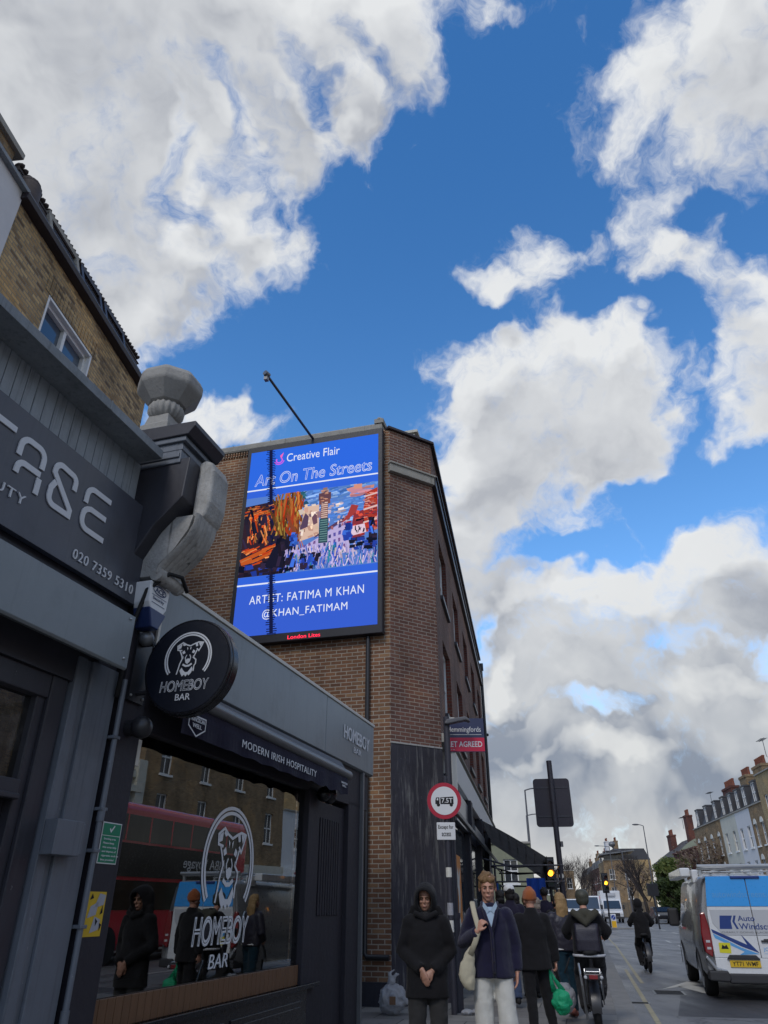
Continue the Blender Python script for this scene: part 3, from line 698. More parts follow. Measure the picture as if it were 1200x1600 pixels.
yh = thing('brick_house', 'yellow stock brick house rising behind the salon, tiled roof edge with long windows', 'house', YF, (.7, 0, 0))
WT = 7.66
b = MB(); H1 = [(-.42, .56, 5.6, 7.16)]
wall(b, -1.22, 1.98, .6, WT, 0, .12, H1); shell(b, -1.22, 1.98, 0, 7, .6, WT)
far(b).build('wall', M['yellow_brick'], yh)
b = MB()
for k in range(17): # soldier arch over the window
    x = -.50 + k * .068; b.box(x, x + .058, -.006, .0, 7.17, 7.39)
far(b).build('brick_arch', M['yellow_brick'], yh)
wf = MB(); a, c, d, e = H1[0]
wf.box(a, a + .06, .05, .12, d, e); wf.box(c - .06, c, .05, .12, d, e); wf.box(a, c, .05, .12, e - .07, e); wf.box(.05, .10, .055, .12, d, e - .07); wf.box(a, c, .055, .12, 6.6, 6.66)
wn_ = far(wf).build('window', M['white_paint'], yh, bevel=.005)
g_ = MB(); g_.quad((a, .10, d), (c, .10, d), (c, .10, e), (a, .10, e)); far(g_).build('pane', M['sky_glass'], wn_)
b = MB(); b.box(a + .001, a + .03, -.004, .05, d, e); b.box(c - .03, c - .001, -.004, .05, d, e); b.box(a, c, -.004, .05, e - .03, e - .001); far(b).build('reveal', M['white_paint'], wn_)
b = MB(); b.prismx([(0.0, WT - .03), (-.10, WT - .02), (-.12, WT + .03), (-.11, WT + .06), (.05, WT + .06), (.05, WT - .03)], -1.25, 2.0); far(b).build('gutter', M['gutter'], yh, bevel=.01)
# steep tiled slope with long roof windows behind the gutter
b = MB()
b.prismx([(.02, WT + .04), (.17, 8.25), (.22, 8.26), (.6, 8.25), (3.0, 8.3), (3.0, WT)], -1.2, 1.8)
for k in range(44):
    x = -1.18 + k * .0695; b.ball((x, .18, 8.265), (.036, .06, .03), 8, 5)
    for q in range(4): b.box(x - .03, x + .033, .03 + q * .035, .06 + q * .035, WT + .14 + q * .12, WT + .155 + q * .12)
far(b).build('roof', M['roof_tile'], yh)
def slope(z): return .02 + .15 * (z - WT - .04) / (8.20 - WT - .04)
for (xa, xb) in ((-.66, .02), (.08, .62), (.70, 1.30)):
    f = MB(); za, zb_ = WT + .12, 8.2
    for x0_, x1_ in ((xa, xa + .06), (xb - .06, xb)): f.prismx([(slope(za) - .05, za), (slope(zb_) - .05, zb_), (slope(zb_) + .05, zb_), (slope(za) + .05, za)], x0_, x1_)
    f.prismx([(slope(zb_) - .055, zb_ - .03), (slope(zb_) - .055, zb_ + .03), (slope(zb_) + .05, zb_ + .03), (slope(zb_) + .05, zb_ - .03)], xa, xb)
    fr = far(f).build('roof_window', M['stone'] if xa < 0 else M['gutter'], yh)
    p_ = MB(); p_.quad((xa + .06, slope(za) - .02, za), (xb - .06, slope(za) - .02, za), (xb - .06, slope(zb_) - .02, zb_ - .03), (xa + .06, slope(zb_) - .02, zb_ - .03)); far(p_).build('pane', M['sky_glass'], fr)
b = MB(); b.tube([(-1.05, .08, WT), (-1.05, .08, 8.06), (-1.05, .12, 8.12)], [.11, .11, .09], 16); b.ball((-1.05, .12, 8.11), (.11, .13, .08)); far(b).build('round_hood', M['roof_tile'], yh, smooth=50)
wh = thing('rendered_house', 'white rendered house end with grey coping and brick chimney, at left edge', 'house', YF, (-4, 0, 0))
b = MB(); wall(b, -6, -1.223, .6, 7.72, -.03, .1); shell(b, -6, -1.223, -.03, 7, .6, 7.72); far(b).build('wall', M['render_white'], wh)
b = MB(); b.box(-6, -1.215, -.09, .2, 7.72, 7.77); b.box(-6, -1.215, -.06, .2, 7.77, 7.81); far(b).build('coping', M['cornice_paint'], wh, bevel=.01)
b = MB(); b.box(-2.3, -1.20, .34, 1.0, 7.7, 8.52); b.box(-2.3, -1.23, .28, .34, 7.7, 8.2); b.box(-2.3, -1.17, .31, 1.03, 8.38, 8.52)
ch = far(b).build('chimney', M['stock_brick'], wh)
b = MB(); b.box(-2.4, -1.08, .26, 1.15, 8.52, 8.60); far(b).build('chimney_cap', M['stone'], ch, bevel=.01)

# --- bar front
bar = thing('bar_shop_front', 'black bar shop front with wide window, grey fascia and timber ledge', 'shop front', LF, (7.6, 0, 0))
b = MB(); b.box(4.66, 4.965, -.05, .25, 0, 3.72); b.build('black_pilaster', M['shop_black'], bar, bevel=.006)
for i, (xa, xb) in enumerate(((4.98, 8.955), (8.962, 11.02))):
    b = MB(); b.prismx([(.2, 3.98), (-.04, 3.965), (-.06, 3.94), (-.055, 3.22), (-.02, 3.20), (.2, 3.2)], xa, xb); b.build('fascia_panel', M['slate_light'], bar, bevel=.006)
b = MB(); b.box(4.9, 11.03, -.075, .2, 3.95, 3.99); b.build('fascia_trim', M['offwhite'], bar, bevel=.004)
b = MB(); b.box(4.955, 4.985, -.07, -.0, 3.2, 3.95); b.build('fascia_edge', M['offwhite'], bar)
b = MB(); b.box(4.97, 10.9, .0, .25, 2.70, 3.2); b.box(8.60, 8.76, -.02, .14, 0, 2.72); b.box(8.76, 9.0, .0, .2, 0, 2.7); b.box(4.97, 5.0, -.01, .12, 0, 2.72)
b.box(10.08, 10.56, -.0, .25, 0, 2.75); b.build('frame', M['shop_black'], bar, bevel=.006)
b = MB(); b.box(10.565, 10.62, -.05, .2, 0, 3.2); b.build('steel_trim', M['grey_metal'], bar, bevel=.004)
b = MB(); b.box(4.97, 8.76, -.03, .14, .0, .70); b.box(4.97, 9.06, -.06, .0, .655, .70)
for (xa, xb) in ((5.15, 6.85), (6.98, 8.6)):
    b.box(xa, xb, -.045, -.03, .12, .56); b.box(xa + .05, xb - .05, -.052, -.045, .17, .51)
b.build('stall_riser', M['black_gloss'], bar, bevel=.008)
b = MB(); b.box(9.0, 10.08, .06, .14, 0, 2.64)
for k in range(9): b.box(9.16 + k * .085, 9.215 + k * .085, .045, .06, 1.35, 2.45)
b.build('door', M['shop_black'], bar, bevel=.006)
b = MB()
for k in range(38): b.box(5.0 + k * .0945, 5.088 + k * .0945, .015, .042, .70, .885)
b.build('timber_panel', M['timber'], bar, bevel=.004)
b = MB(); b.box(4.99, 8.62, .065, .60, .885, .912); b.build('window_ledge', M['slate_light'], bar, bevel=.006)
b = MB(); b.box(4.98, 8.62, 4.5, 4.6, 0, 3.2); b.box(4.98, 5.0, .2, 4.5, 0, 3.2); b.box(8.64, 8.7, .2, 4.5, 0, 3.2); b.box(4.98, 8.7, .2, 4.5, 0, .04); b.box(4.98, 8.7, .2, 4.5, 2.9, 3.0)
b.build('interior', M['shop_black'], bar)
b = MB(); b.box(5.2, 11.0, .25, 6, 2.9, 3.95); b.build('building_body', M['dark_paint'], bar)
b = MB(); b.quad((4.99, .05, .70), (8.62, .05, .70), (8.62, .05, 2.72), (4.99, .05, 2.72)); gl = b.build('window_pane', M['shop_glass'], bar)

# dog's head drawn in unit coordinates (ring radius 1)
def dog_art(b, cx, cz, s, y, sx=1.0, wd=.035):
    T = lambda pts: [(cx + x * s * sx, cz + z * s) for x, z in pts]
    w_ = wd * s
    RT = T; T = lambda pts: RT([(x, z * .80 + .06) for x, z in pts])
    for r in (1.0, .91): b.ribbon(RT(arc(0, 0, r, -38, 218, 40)), w_ * 1.25, y, None)
    b.ribbon(T([(-.30, .30), (-.50, .34), (-.52, .55), (-.30, .70), (-.14, .58), (.04, .50), (.24, .60), (.40, .66), (.60, .62), (.52, .40), (.44, .22), (.34, .34)]), w_, y, None)
    b.flat(T([(-.48, .38), (-.48, .54), (-.33, .62), (-.36, .42)]), y); b.flat(T([(-.28, .66), (-.15, .56), (-.24, .52), (-.31, .58)]), y)
    b.flat(T([(.40, .62), (.56, .60), (.48, .42)]), y); b.flat(T([(.26, .58), (.36, .61), (.38, .46), (.30, .44)]), y)
    b.ribbon(T([(-.40, .30), (-.30, .08), (-.25, -.12), (-.33, -.36), (-.37, -.62), (-.42, -.88)]), w_, y, None)
    b.ribbon(T([(.36, .26), (.29, .06), (.24, -.10), (.36, -.22), (.36, -.42), (.31, -.50), (.30, -.78)]), w_, y, None)
    for sg_ in (-1, 1):
        b.flat(T([(sg_ * .14, .16), (sg_ * .20, .30), (sg_ * .29, .22), (sg_ * .24, .10)]), y)
        b.ribbon(T([(sg_ * .06, .06), (sg_ * .12, -.08), (sg_ * .10, -.18)]), w_ * .7, y, None)
        b.flat(T([(sg_ * .04, .40), (sg_ * .10, .46), (sg_ * .07, .28)]), y)
        b.flat(T([(sg_ * .30, -.05), (sg_ * .22, .02), (sg_ * .20, -.12)]), y)
    b.flat(T([(-.12, -.20), (.0, -.13), (.13, -.16), (.10, -.30), (.0, -.40), (-.08, -.34)]), y)
    b.ribbon(T([(-.20, -.40), (-.06, -.50), (.08, -.49), (.2, -.40)]), w_ * 1.5, y, None)
    b.flat(T([(-.30, -.70), (-.22, -.56), (-.14, -.70), (-.05, -.80), (.06, -.80), (.14, -.68), (.22, -.54), (.27, -.68), (.22, -.86), (.12, -.98), (.06, -.90), (.0, -1.02), (-.08, -.92), (-.16, -1.0), (-.24, -.86)]), y)
    return b
dc = thing('window_decal', 'pale bar logo on the window: dog head in a double ring above the name', 'decal', LF, (6.8, .045, .96))
b = MB(); dog_art(b, 6.83, 1.80, .50, .045, 1.0, .05); b.build('dog_emblem', M['letter_white'], dc)
b = MB(); lettering('HOMEBOY', (6.29, 7.34, 1.14, 1.375), .047, .003, outline=.036, shear=.12, mb=b); b.build('lettering', M['letter_white'], dc)
lettering('BAR', (6.62, 6.98, .965, 1.075), .047, .003, shear=.12).build('lettering', M['letter_white'], dc)

fs = thing('fascia_lettering', 'white outlined bar name on the grey fascia above the door', 'lettering', LF, (10.2, -.063, 3.4))
b = MB(); lettering('HOMEBOY', (9.63, 10.78, 3.525, 3.715), -.064, .006, .016, mb=b); b.build('lettering', M['letter_white'], fs)
lettering('BAR', (10.06, 10.40, 3.40, 3.475), -.064, .005).build('lettering', M['letter_white'], fs)

# --- rolled awning above the window
aw = thing('rolled_awning', 'rolled black awning with round metal case and printed valance over the bar window', 'awning', LF, (7.3, -.2, 2.8))
b = MB(); b.tube([(5.45, -.27, 3.0), (9.35, -.25, 2.97)], .058, 14); b.build('front_tube', M['grey_metal'], aw, smooth=40)
b = MB(); b.prismx([(0, 3.16), (-.16, 3.14), (-.22, 3.05), (-.2, 2.94), (-.05, 2.90), (0, 2.92)], 5.1, 9.3); b.build('case', M['dark_paint'], aw, bevel=.01)
b = MB(); n_ = 60; rings = []
for k in range(n_ + 1):
    x = 5.18 + 4.05 * k / n_; wv = .012 * math.sin(k * .9) ; zb_ = 2.69 + .03 * abs(math.sin(k * .55)) * (.3 + .7 * (k > 40))
    rings.append([(x, -.27, 2.95), (x, -.285 + wv * .4, 2.85), (x, -.28 + wv, zb_), (x, -.274 + wv, zb_), (x, -.275 + wv * .4, 2.85), (x, -.262, 2.95)])
b.loft(rings); vl = b.build('valance', cloth('awning_cloth', (.016, .014, .030)), aw)
lettering('MODERN IRISH HOSPITALITY', (6.22, 8.10, 2.765, 2.835), -.297, .003, space=1.1).build('lettering', M['letter_white'], vl)
b = MB(); b.ribbon([(5.25, 2.86), (5.25, 2.77), (5.385, 2.70), (5.52, 2.77), (5.52, 2.86)], .012, -.299, None, closed=True); lettering('FRANCISCAN', (5.27, 5.50, 2.815, 2.85), -.299, .002, .02, mb=b); lettering('WELL', (5.31, 5.46, 2.765, 2.80), -.299, .002, .02, mb=b)
b.build('shield_badge', M['letter_white'], vl)
b = MB(); lettering('FRANCISCAN', (8.95, 9.17, 2.82, 2.845), -.299, .002, .02, mb=b); lettering('WELL', (8.98, 9.13, 2.785, 2.81), -.299, .002, .02, mb=b); b.build('badge', M['letter_white'], vl)
for x in (5.6, 7.2, 8.8): b = MB(); b.tube([(x, -.02, 2.95), (x + .3, -.16, 2.93), (x + .5, -.25, 2.97)], .018, 8); b.build('folding_arm', M['black_metal'], aw)
b = MB(); b.ball((9.0, -.12, 2.70), (.13, .1, .12)); b.ball((8.86, -.10, 2.68), (.1, .09, .09)); b.build('motor_cover', M['black_gloss'], aw, smooth=True)

# --- round projecting sign
rs = thing('round_hanging_sign', 'round black projecting bar sign with a dog head emblem in a ring', 'sign', LF, (4.8, -.5, 2.78))
DF = Matrix.Translation(Vector((4.80, -.50, 3.12))) @ Matrix.Rotation(R(-90), 4, 'Z')   # face turned along the pavement, to the camera
b = MB(); b.tube([(0, 0.0, 0), (0, .125, 0)], .385, 64); b.tube([(0, .03, 0), (0, .095, 0)], .392, 64); b.xf(DF); b.build('drum', M['black_gloss'], rs, smooth=35, bevel=.006)
b = MB(); b.tube([(0, -.003, 0), (0, .0, 0)], .365, 64); b.xf(DF); b.build('face', mat('sign_navy', (.006, .008, .016), .4, .2, 3), rs)
b = MB(); dog_art(b, 0.0, .065, .205, -.006, 1.0, .05); b.xf(DF); b.build('dog_emblem', M['letter_white'], rs)
b = MB(); lettering('HOMEBOY', (-.215, .215, -.205, -.115), -.006, .004, outline=.025, shear=.1, mb=b); b.xf(DF); b.build('lettering', M['letter_white'], rs)
b = MB(); lettering('BAR', (-.065, .065, -.275, -.225), -.006, .003, mb=b); b.xf(DF); b.build('lettering', M['letter_white'], rs)
b = MB(); b.tube([(4.80, .0, 3.33), (4.80, -.16, 3.33)], .02, 8); b.tube([(4.80, .0, 2.93), (4.80, -.16, 2.93)], .02, 8); b.box(4.70, 4.90, -.075, -.05, 2.86, 3.42); b.build('bracket', M['black_metal'], rs)
for z in (2.9, 3.36):
    for x in (4.72, 4.88): b = MB(); b.ball((x, -.08, z), .012, 8, 5); b.build('bolt', M['steel'], rs)

# --- alarm box, lamps, stickers, cable
al = thing('alarm_box', 'white and navy security alarm box on the black pilaster below the scroll', 'alarm box', LF, (4.75, -.1, 3.42))
hexa = [(4.56, 3.80), (4.84, 3.80), (4.825, 3.62), (4.74, 3.50), (4.64, 3.50), (4.575, 3.62)]
b = MB(); b.prism(hexa, -.21, -.05); b.build('cover', M['plastic_white'], al, bevel=.012)
b = MB(); b.prism([(4.578, 3.575), (4.822, 3.575), (4.74, 3.42), (4.64, 3.42)], -.218, -.06); b.build('base', M['plastic_navy'], al, bevel=.01)
b = MB(); b.ribbon([(4.60 + .09 * (1 + math.cos(a)), 3.74 + .034 * math.sin(a)) for a in [2 * math.pi * k / 20 for k in range(20)]], .011, -.213, None, closed=True)
lettering('ACE', (4.625, 4.755, 3.72, 3.76), -.213, .002, .02, mb=b); lettering('Security', (4.61, 4.77, 3.645, 3.68), -.213, .002, mb=b)
b.ribbon([(4.59, 3.69), (4.80, 3.69)], .005, -.213, None); b.ribbon([(4.60, 3.625), (4.79, 3.625)], .005, -.213, None); b.ribbon([(4.59, 3.785), (4.81, 3.785)], .005, -.213, None)
b.build('lettering', M['plastic_navy'], al)
for lab, (x, y, z, r) in (('small grey dome sensor just below the alarm box', (4.745, -.12, 3.36, .062)), ('black ball lamp on the black pilaster below the round sign', (4.80, -.17, 2.66, .085))):
    t = thing('dome_lamp', lab, 'lamp', LF, (x, y, z))
    b = MB(); b.ball((x, y, z), r, 18, 12); b.build('dome', M['black_metal'] if r > .07 else M['grey_metal'], t, smooth=True)
    b = MB(); b.cyl((x, -.04, z), (x, y + r * .5, z), r * .75, 14); b.build('housing', M['black_metal'], t, smooth=40)
b = MB(); b.box(4.97, 5.05, -.02, .02, 2.42, 2.62)
describe(b.build('metal_plate', M['offwhite'], frame=LF, at=(5.0, 0, 2.42), bevel=.003), 'small cream metal plate behind the black ball lamp', 'plate')
b = MB(); b.tube([(4.86, -.36, 4.86), (4.84, -.37, 4.72), (4.86, -.36, 4.55), (4.80, -.345, 4.42)], .009, 6)
describe(b.build('cable', M['rubber'], frame=LF, at=(4.85, -.35, 4.4), smooth=True), 'thin black cable hanging down the dark console block', 'cable')
b = MB(); b.tube([(4.95, -.30, 3.83), (4.80, -.33, 3.90), (4.66, -.30, 3.88), (4.575, -.17, 3.72), (4.57, -.10, 3.45), (4.57, -.08, 3.1), (4.575, -.06, 2.85)], .018, 8)
describe(b.build('cable', M['rubber'], frame=LF, at=(4.6, -.1, 2.85), smooth=True), 'thick black cable looping past the scroll end and alarm box', 'cable')
st = thing('smoking_notice', 'green and white smoking area notice stuck on the black pilaster', 'notice', LF, (4.81, -.052, 1.72))
b = MB(); b.box(4.70, 4.92, -.054, -.05, 1.715, 1.985); b.build('border', M['plastic_white'], st)
b = MB(); b.box(4.708, 4.912, -.056, -.054, 1.90, 1.978); b.box(4.708, 4.912, -.056, -.054, 1.722, 1.895); b.build('panel', mat('sign_green', (.01, .19, .10), .4, .06, 4), st)
b = MB(); b.ribbon([(4.785, 1.945), (4.80, 1.925), (4.835, 1.965)], .011, -.0575, None)
for k, tx in enumerate(('Smoking area', 'Please keep', 'this area tidy', 'and dispose of', 'cigarette ends in', 'bins provided')):
    lettering(tx, (4.73, 4.73 + .0115 * len(tx), 1.866 - k * .027, 1.882 - k * .027), -.0575, .001, .01, mb=b)
b.build('lettering', M['plastic_white'], st)
ys_ = thing('torn_sticker', 'torn yellow sticker with worn grey patches low on the black pilaster', 'sticker', LF, (4.78, -.052, 1.27))
b = MB(); b.box(4.685, 4.875, -.053, -.05, 1.27, 1.54); b.build('paper', mat('sticker_yellow', (.55, .36, .02), .5, .15, 6), ys_)
b = MB()
for pts in ([(4.76, 1.44), (4.86, 1.46), (4.87, 1.52), (4.80, 1.53)], [(4.70, 1.38), (4.79, 1.40), (4.80, 1.48), (4.72, 1.45)], [(4.75, 1.29), (4.84, 1.31), (4.85, 1.37), (4.78, 1.39)]):
    b.flat(pts, -.0545)
b.build('torn_patch', mat('torn_grey', (.33, .33, .36), .8, .3, 20), ys_)
b = MB()
for pts in ([(4.83, 1.40), (4.86, 1.41), (4.85, 1.46)], [(4.70, 1.49), (4.74, 1.50), (4.72, 1.53)], [(4.85, 1.30), (4.87, 1.34), (4.84, 1.35)], [(4.80, 1.33), (4.82, 1.36), (4.79, 1.38)]): b.flat(pts, -.0552)
b.build('print', M['rubber'], ys_)

# ---------------------------------------------------------------- brick corner building with the LED wall
EF = Frame(.1217, 13.641, 105)        # end wall, x runs up to the corner at 0
CF = Frame(.1217, 13.641, 58)         # splayed corner, x 0 .. 1.18
FF = Frame(1.1235, 14.267, 10.5)      # street front, x 0 .. 17.6
bb = thing('corner_building', 'red brick corner building with splayed corner and stone parapet', 'building', EF, (0, 0, 0))
def in_frame(fr):
    """matrix that carries another facade's coordinates into the corner building's own"""
    return EF.m.inverted() @ fr.m
def part_in(fr, mb, name, mats, parent, **k):
    o = mb.build(name, mats, None, **k); o.parent = parent; o.matrix_local = in_frame(fr) if parent == bb else Matrix(); return o
HT = 11.28
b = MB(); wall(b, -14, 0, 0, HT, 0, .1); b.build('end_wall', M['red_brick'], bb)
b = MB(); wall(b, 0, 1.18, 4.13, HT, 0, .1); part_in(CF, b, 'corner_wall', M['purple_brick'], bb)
b = MB(); wall(b, .0, 1.182, 0, 4.13, -.02, .1); b.quad((0, -.02, 4.13), (1.182, -.02, 4.13), (1.182, .02, 4.13), (0, .02, 4.13)); b.quad((-.0, -.02, 0), (-.0, -.02, 4.13), (-.0, .05, 4.13), (-.0, .05, 0))
part_in(CF, b, 'painted_render', M['chamfer_paint'], bb)
b = MB(); b.box(.0, 1.18, -.03, -.0, 4.12, 4.15); part_in(CF, b, 'render_edge', M['concrete'], bb)
FH = []
for k in range(5):
    u = 1.05 + k * 3.35
    FH += [(u, u + 1.5, 7.75, 9.25), (u, u + 1.5, 5.05, 6.70)]
FL = 17.6
b = MB(); wall(b, 0, FL, 4.3, HT, 0, .22, FH)
for k in range(6):     # shallow brick piers between the windows
    u = .05 + k * 3.35 if k else .02
b.quad((FL, 0, 4.3), (FL, 9, 4.3), (FL, 9, HT), (FL, 0, HT))
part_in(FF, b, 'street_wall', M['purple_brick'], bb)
for (a, c, d, e) in FH:
    f = MB(); f.box(a, a + .09, .10, .2, d, e); f.box(c - .09, c, .10, .2, d, e); f.box(a, c, .10, .2, e - .1, e); f.box(a, c, .10, .2, d, d + .08); f.box((a + c) / 2 - .035, (a + c) / 2 + .035, .11, .2, d, e); f.box(a, c, .11, .2, (d + e) / 2 - .03, (d + e) / 2 + .03)
    fo = part_in(FF, f, 'window', M['white_paint'], bb)
    p_ = MB(); p_.quad((a, .17, d), (c, .17, d), (c, .17, e), (a, .17, e)); p_.build('pane', M['sash_glass'], None).parent = fo
    s_ = MB(); s_.box(a - .06, c + .06, -.07, .12, d - .10, d - .002); so = s_.build('sill', M['dark_paint'], None, bevel=.006); so.parent = fo
    hd = MB(); hd.box(c - .003, c + .10, -.012, .1, d, e); ho = hd.build('jamb', M['dark_red_brick'], None); ho.parent = fo
b = MB(); b.quad((-14, .001, HT), (-14, 9, HT), (-.4, 9, HT), (-.05, .05, HT)); b.build('roof', M['slate_roof'], bb)
b = MB(); rp = [EF.m.inverted() @ (FF.m @ Vector(q)) for q in ((.0, .03, HT), (FL, .03, HT), (FL, 9, HT), (2, 9, HT))]
b.quad(rp[0], rp[1], rp[2], rp[3]); b.build('roof', M['slate_roof'], bb)
# copings
b = MB(); b.prismx([(.35, HT), (-.06, HT), (-.08, HT + .04), (-.08, HT + .16), (-.02, HT + .22), (.35, HT + .26)], -14, -.16)
for k in range(13): b.box(-13 + k * 1.0 - .008, -13 + k * 1.0 + .008, -.082, -.0, HT + .03, HT + .2)
b.build('coping', M['stone'], bb, bevel=.012)
b = MB()
for k in range(62): b.box(-4.4 + k * .07, -4.4 + k * .07 + .035, -.045, .0, HT - .12, HT - .005)
b.build('dentil_course', M['red_brick'], bb)
b = MB(); b.ball((-.23, .10, HT + .30), (.10, .22, .10)); b.box(-.34, -.12, -.1, .3, HT + .18, HT + .30); b.build('coping_end', M['stone'], bb, smooth=50)
b = MB(); b.box(-.06, 1.24, -.07, .3, HT, HT + .07); part_in(CF, b, 'coping', M['gutter'], bb, bevel=.01)
b = MB(); b.box(-.03, 1.20, -.10, .02, 10.09, 10.33); b.box(-.05, 1.22, -.13, .0, 10.29, 10.345); part_in(CF, b, 'stone_band', M['stone'], bb, bevel=.012)
b = MB(); b.box(0.02, FL, -.09, .3, HT - .02, HT + .08); part_in(FF, b, 'coping', M['gutter'], bb, bevel=.01)
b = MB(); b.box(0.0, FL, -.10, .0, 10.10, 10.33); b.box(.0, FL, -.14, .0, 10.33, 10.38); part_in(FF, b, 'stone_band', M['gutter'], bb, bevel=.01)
b = MB(); b.box(-.1, .42, .9, 1.5, HT, HT + .45); b.box(-.16, .5, .85, 1.55, HT + .45, HT + .52); b.build('roof_hut', M['render_cream'], bb)
# plinth and pipes on the end wall
b = MB(); b.box(-3.5, -.02, -.03, .0, 0, .38); b.build('plinth', M['dark_paint'], bb)
b = MB(); b.tube([(-.44, -.07, 6.2), (-.44, -.07, .78), (-.40, -.07, .72), (-.02, -.08, .72)], .045, 12); b.build('downpipe', M['black_metal'], bb, smooth=50)
b = MB(); b.tube([(FL + .06, -.07, HT - .2), (FL + .06, -.07, 4.4)], .07, 12); b.box(FL - .05, FL + .17, -.18, -.0, HT - .45, HT - .15); b.ball((FL + .2, -.16, 8.0), (.12, .06, .06)); part_in(FF, b, 'downpipe', M['black_metal'], bb, smooth=40)
# ground floor shops along the street front
b = MB(); b.box(.02, FL, .0, .3, 0, 3.72); part_in(FF, b, 'shop_wall', M['shop_black'], bb)
b = MB(); b.prismx([(.1, 4.30), (-.16, 4.24), (-.20, 4.2), (-.14, 3.74), (.1, 3.72)], 1.0, FL); part_in(FF, b, 'fascia', M['white_paint'], bb, bevel=.01)
b = MB(); b.prismx([(.1, 4.45), (-.10, 4.42), (-.24, 4.30), (-.24, 4.26), (.1, 4.26)], .02, FL); part_in(FF, b, 'fascia_cornice', M['stone'], bb, bevel=.01)
b = MB(); b.prismx([(.0, 3.66), (-.12, 3.6), (-.10, 3.0), (.0, 3.0)], 1.6, 4.6); part_in(FF, b, 'shop_sign', M['steel'], bb, bevel=.01)
for u in (.55, 4.7, 9.0, 13.2): b = MB(); b.box(u - .22, u + .22, -.12, .0, 0, 3.7); b.box(u - .27, u + .27, -.2, .0, 3.0, 3.72); part_in(FF, b, 'shop_pilaster', M['shop_black'], bb, bevel=.01)
for (a, c) in ((.9, 4.4), (5.0, 8.7), (9.3, 12.9)): b = MB(); b.quad((a, -.02, .8), (c, -.02, .8), (c, -.02, 2.9), (a, -.02, 2.9)); part_in(FF, b, 'shop_window', M['sash_glass'], bb)
b = MB(); b.box(.02, FL, -.26, -.18, 2.95, 3.03); b.box(5.0, 8.8, -.24, -.14, 3.05, 3.20); part_in(FF, b, 'awning_box', M['grey_metal'], bb, bevel=.01)

# orange poster
ps = thing('orange_poster', 'orange poster with a pale figure on the dark shop front behind the lamp post', 'poster', FF, (1.4, -.06, 1.2))
b = MB(); b.box(.75, 2.15, -.07, -.04, .95, 2.35); b.build('sheet', mat('poster_orange', (.62, .22, .035), .5, .15, 2), ps)
b = MB(); b.flat([(1.2, 1.1), (1.5, 1.5), (1.25, 2.0), (1.5, 2.15), (1.8, 1.7), (1.6, 1.3), (1.9, 1.0)], -.0725); b.ribbon([(1.1, 1.9), (1.5, 1.75), (1.9, 2.1)], .12, -.0735, None); b.build('figure_print', M['offwhite'], ps)

# ---------------------------------------------------------------- LED advertising screen
sc_ = thing('advertising_screen', 'large bright blue advertising screen with a street painting on brick end wall', 'screen', EF, (-1.8, -.02, 6.2))
SX0, SX1, SZ0, SZ1 = -3.40, -.21, 6.40, 11.07
b = MB(); b.box(-3.50, -.11, -.20, -.01, 6.22, 11.22); b.build('casing', mat('screen_casing', (.012, .013, .02), .5, .2, 3), sc_, bevel=.012)
yy = -.202
def led(name, y0=yy):
    return MB()
BL = (.036, .135, .74)
b = MB(); b.flat([(SX0, SZ0), (SX1, SZ0), (SX1, SZ1), (SX0, SZ1)], yy, BL)
b.flat([(SX0, SZ0), (SX1, SZ0), (SX1, 7.5), (SX0, 7.5)], yy - .001, (.042, .12, .66)); b.flat([(SX0, 10.0), (SX1, 10.0), (SX1, SZ1), (SX0, SZ1)], yy - .001, (.03, .15, .80))
b.build('display', M['led_wall'], sc_)
WHT = (.78, .84, 1.0)
# the painting: streets, a round tower, drips of paint, as coloured patches
b = MB(); random.seed(21)
px0, px1, pz0, pz1 = SX0, SX1, 7.76, 9.78
def P(u, v): return (px0 + u * (px1 - px0), pz0 + v * (pz1 - pz0))
lay = [0]
def patch(pts, c, jit=.012):
    lay[0] += 1
    b.flat([P(min(max(u + random.uniform(-jit, jit), 0), 1), min(max(v + random.uniform(-jit, jit), 0), 1)) for u, v in pts], yy - .0015 - lay[0] * .000025, tuple(c))
def strokes(n, u0, u1, v0, v1, cols, w=(.01, .04), h=(.03, .1), ang=0):
    for _ in range(n):
        u, v = random.uniform(u0, u1), random.uniform(v0, v1); a, d = random.uniform(*w) / 2, random.uniform(*h) / 2
        ca, sa = math.cos(R(ang + random.uniform(-14, 14))), math.sin(R(ang + random.uniform(-14, 14)))
        c = random.choice(cols); k = random.uniform(.65, 1.3)
        patch([(u + x * ca - y * sa, v + x * sa + y * ca) for x, y in ((-a, -d), (a, -d), (a, d), (-a, d))], [q * k for q in c], .004)
patch([(0, 0), (1, 0), (1, 1), (0, 1)], (.10, .22, .62), 0)
SKY = [(.16, .34, .80), (.10, .26, .70), (.30, .48, .85), (.07, .20, .62)]
DK = [(.010, .012, .03), (.02, .015, .03), (.03, .02, .05)]; OR = [(.72, .085, .015), (.75, .16, .03), (.45, .04, .012), (.85, .30, .10)]; BR = [(.20, .07, .02), (.33, .13, .035), (.12, .04, .02)]
LV = [(.50, .42, .75), (.62, .52, .78), (.36, .32, .70)]; BU = [(.03, .09, .6), (.05, .16, .7), (.02, .05, .35)]; RD = [(.5, .035, .02), (.35, .02, .03), (.65, .08, .05)]
strokes(420, .33, 1, .48, 1, SKY, (.02, .08), (.008, .03), 14)
strokes(14, .8, .95, .84, .97, [(.7, .30, .22), (.55, .24, .30)], (.04, .10), (.02, .06), 0)
strokes(20, .34, .45, .80, .97, [(.03, .14, .20), (.02, .08, .16)], (.05, .1), (.02, .05), 20)
patch([(0, 0), (.36, 0), (.33, .93), (0, .88)], (.035, .018, .03))
strokes(110, 0, .30, .70, .88, BR + OR + DK, (.02, .06), (.006, .014), 14)
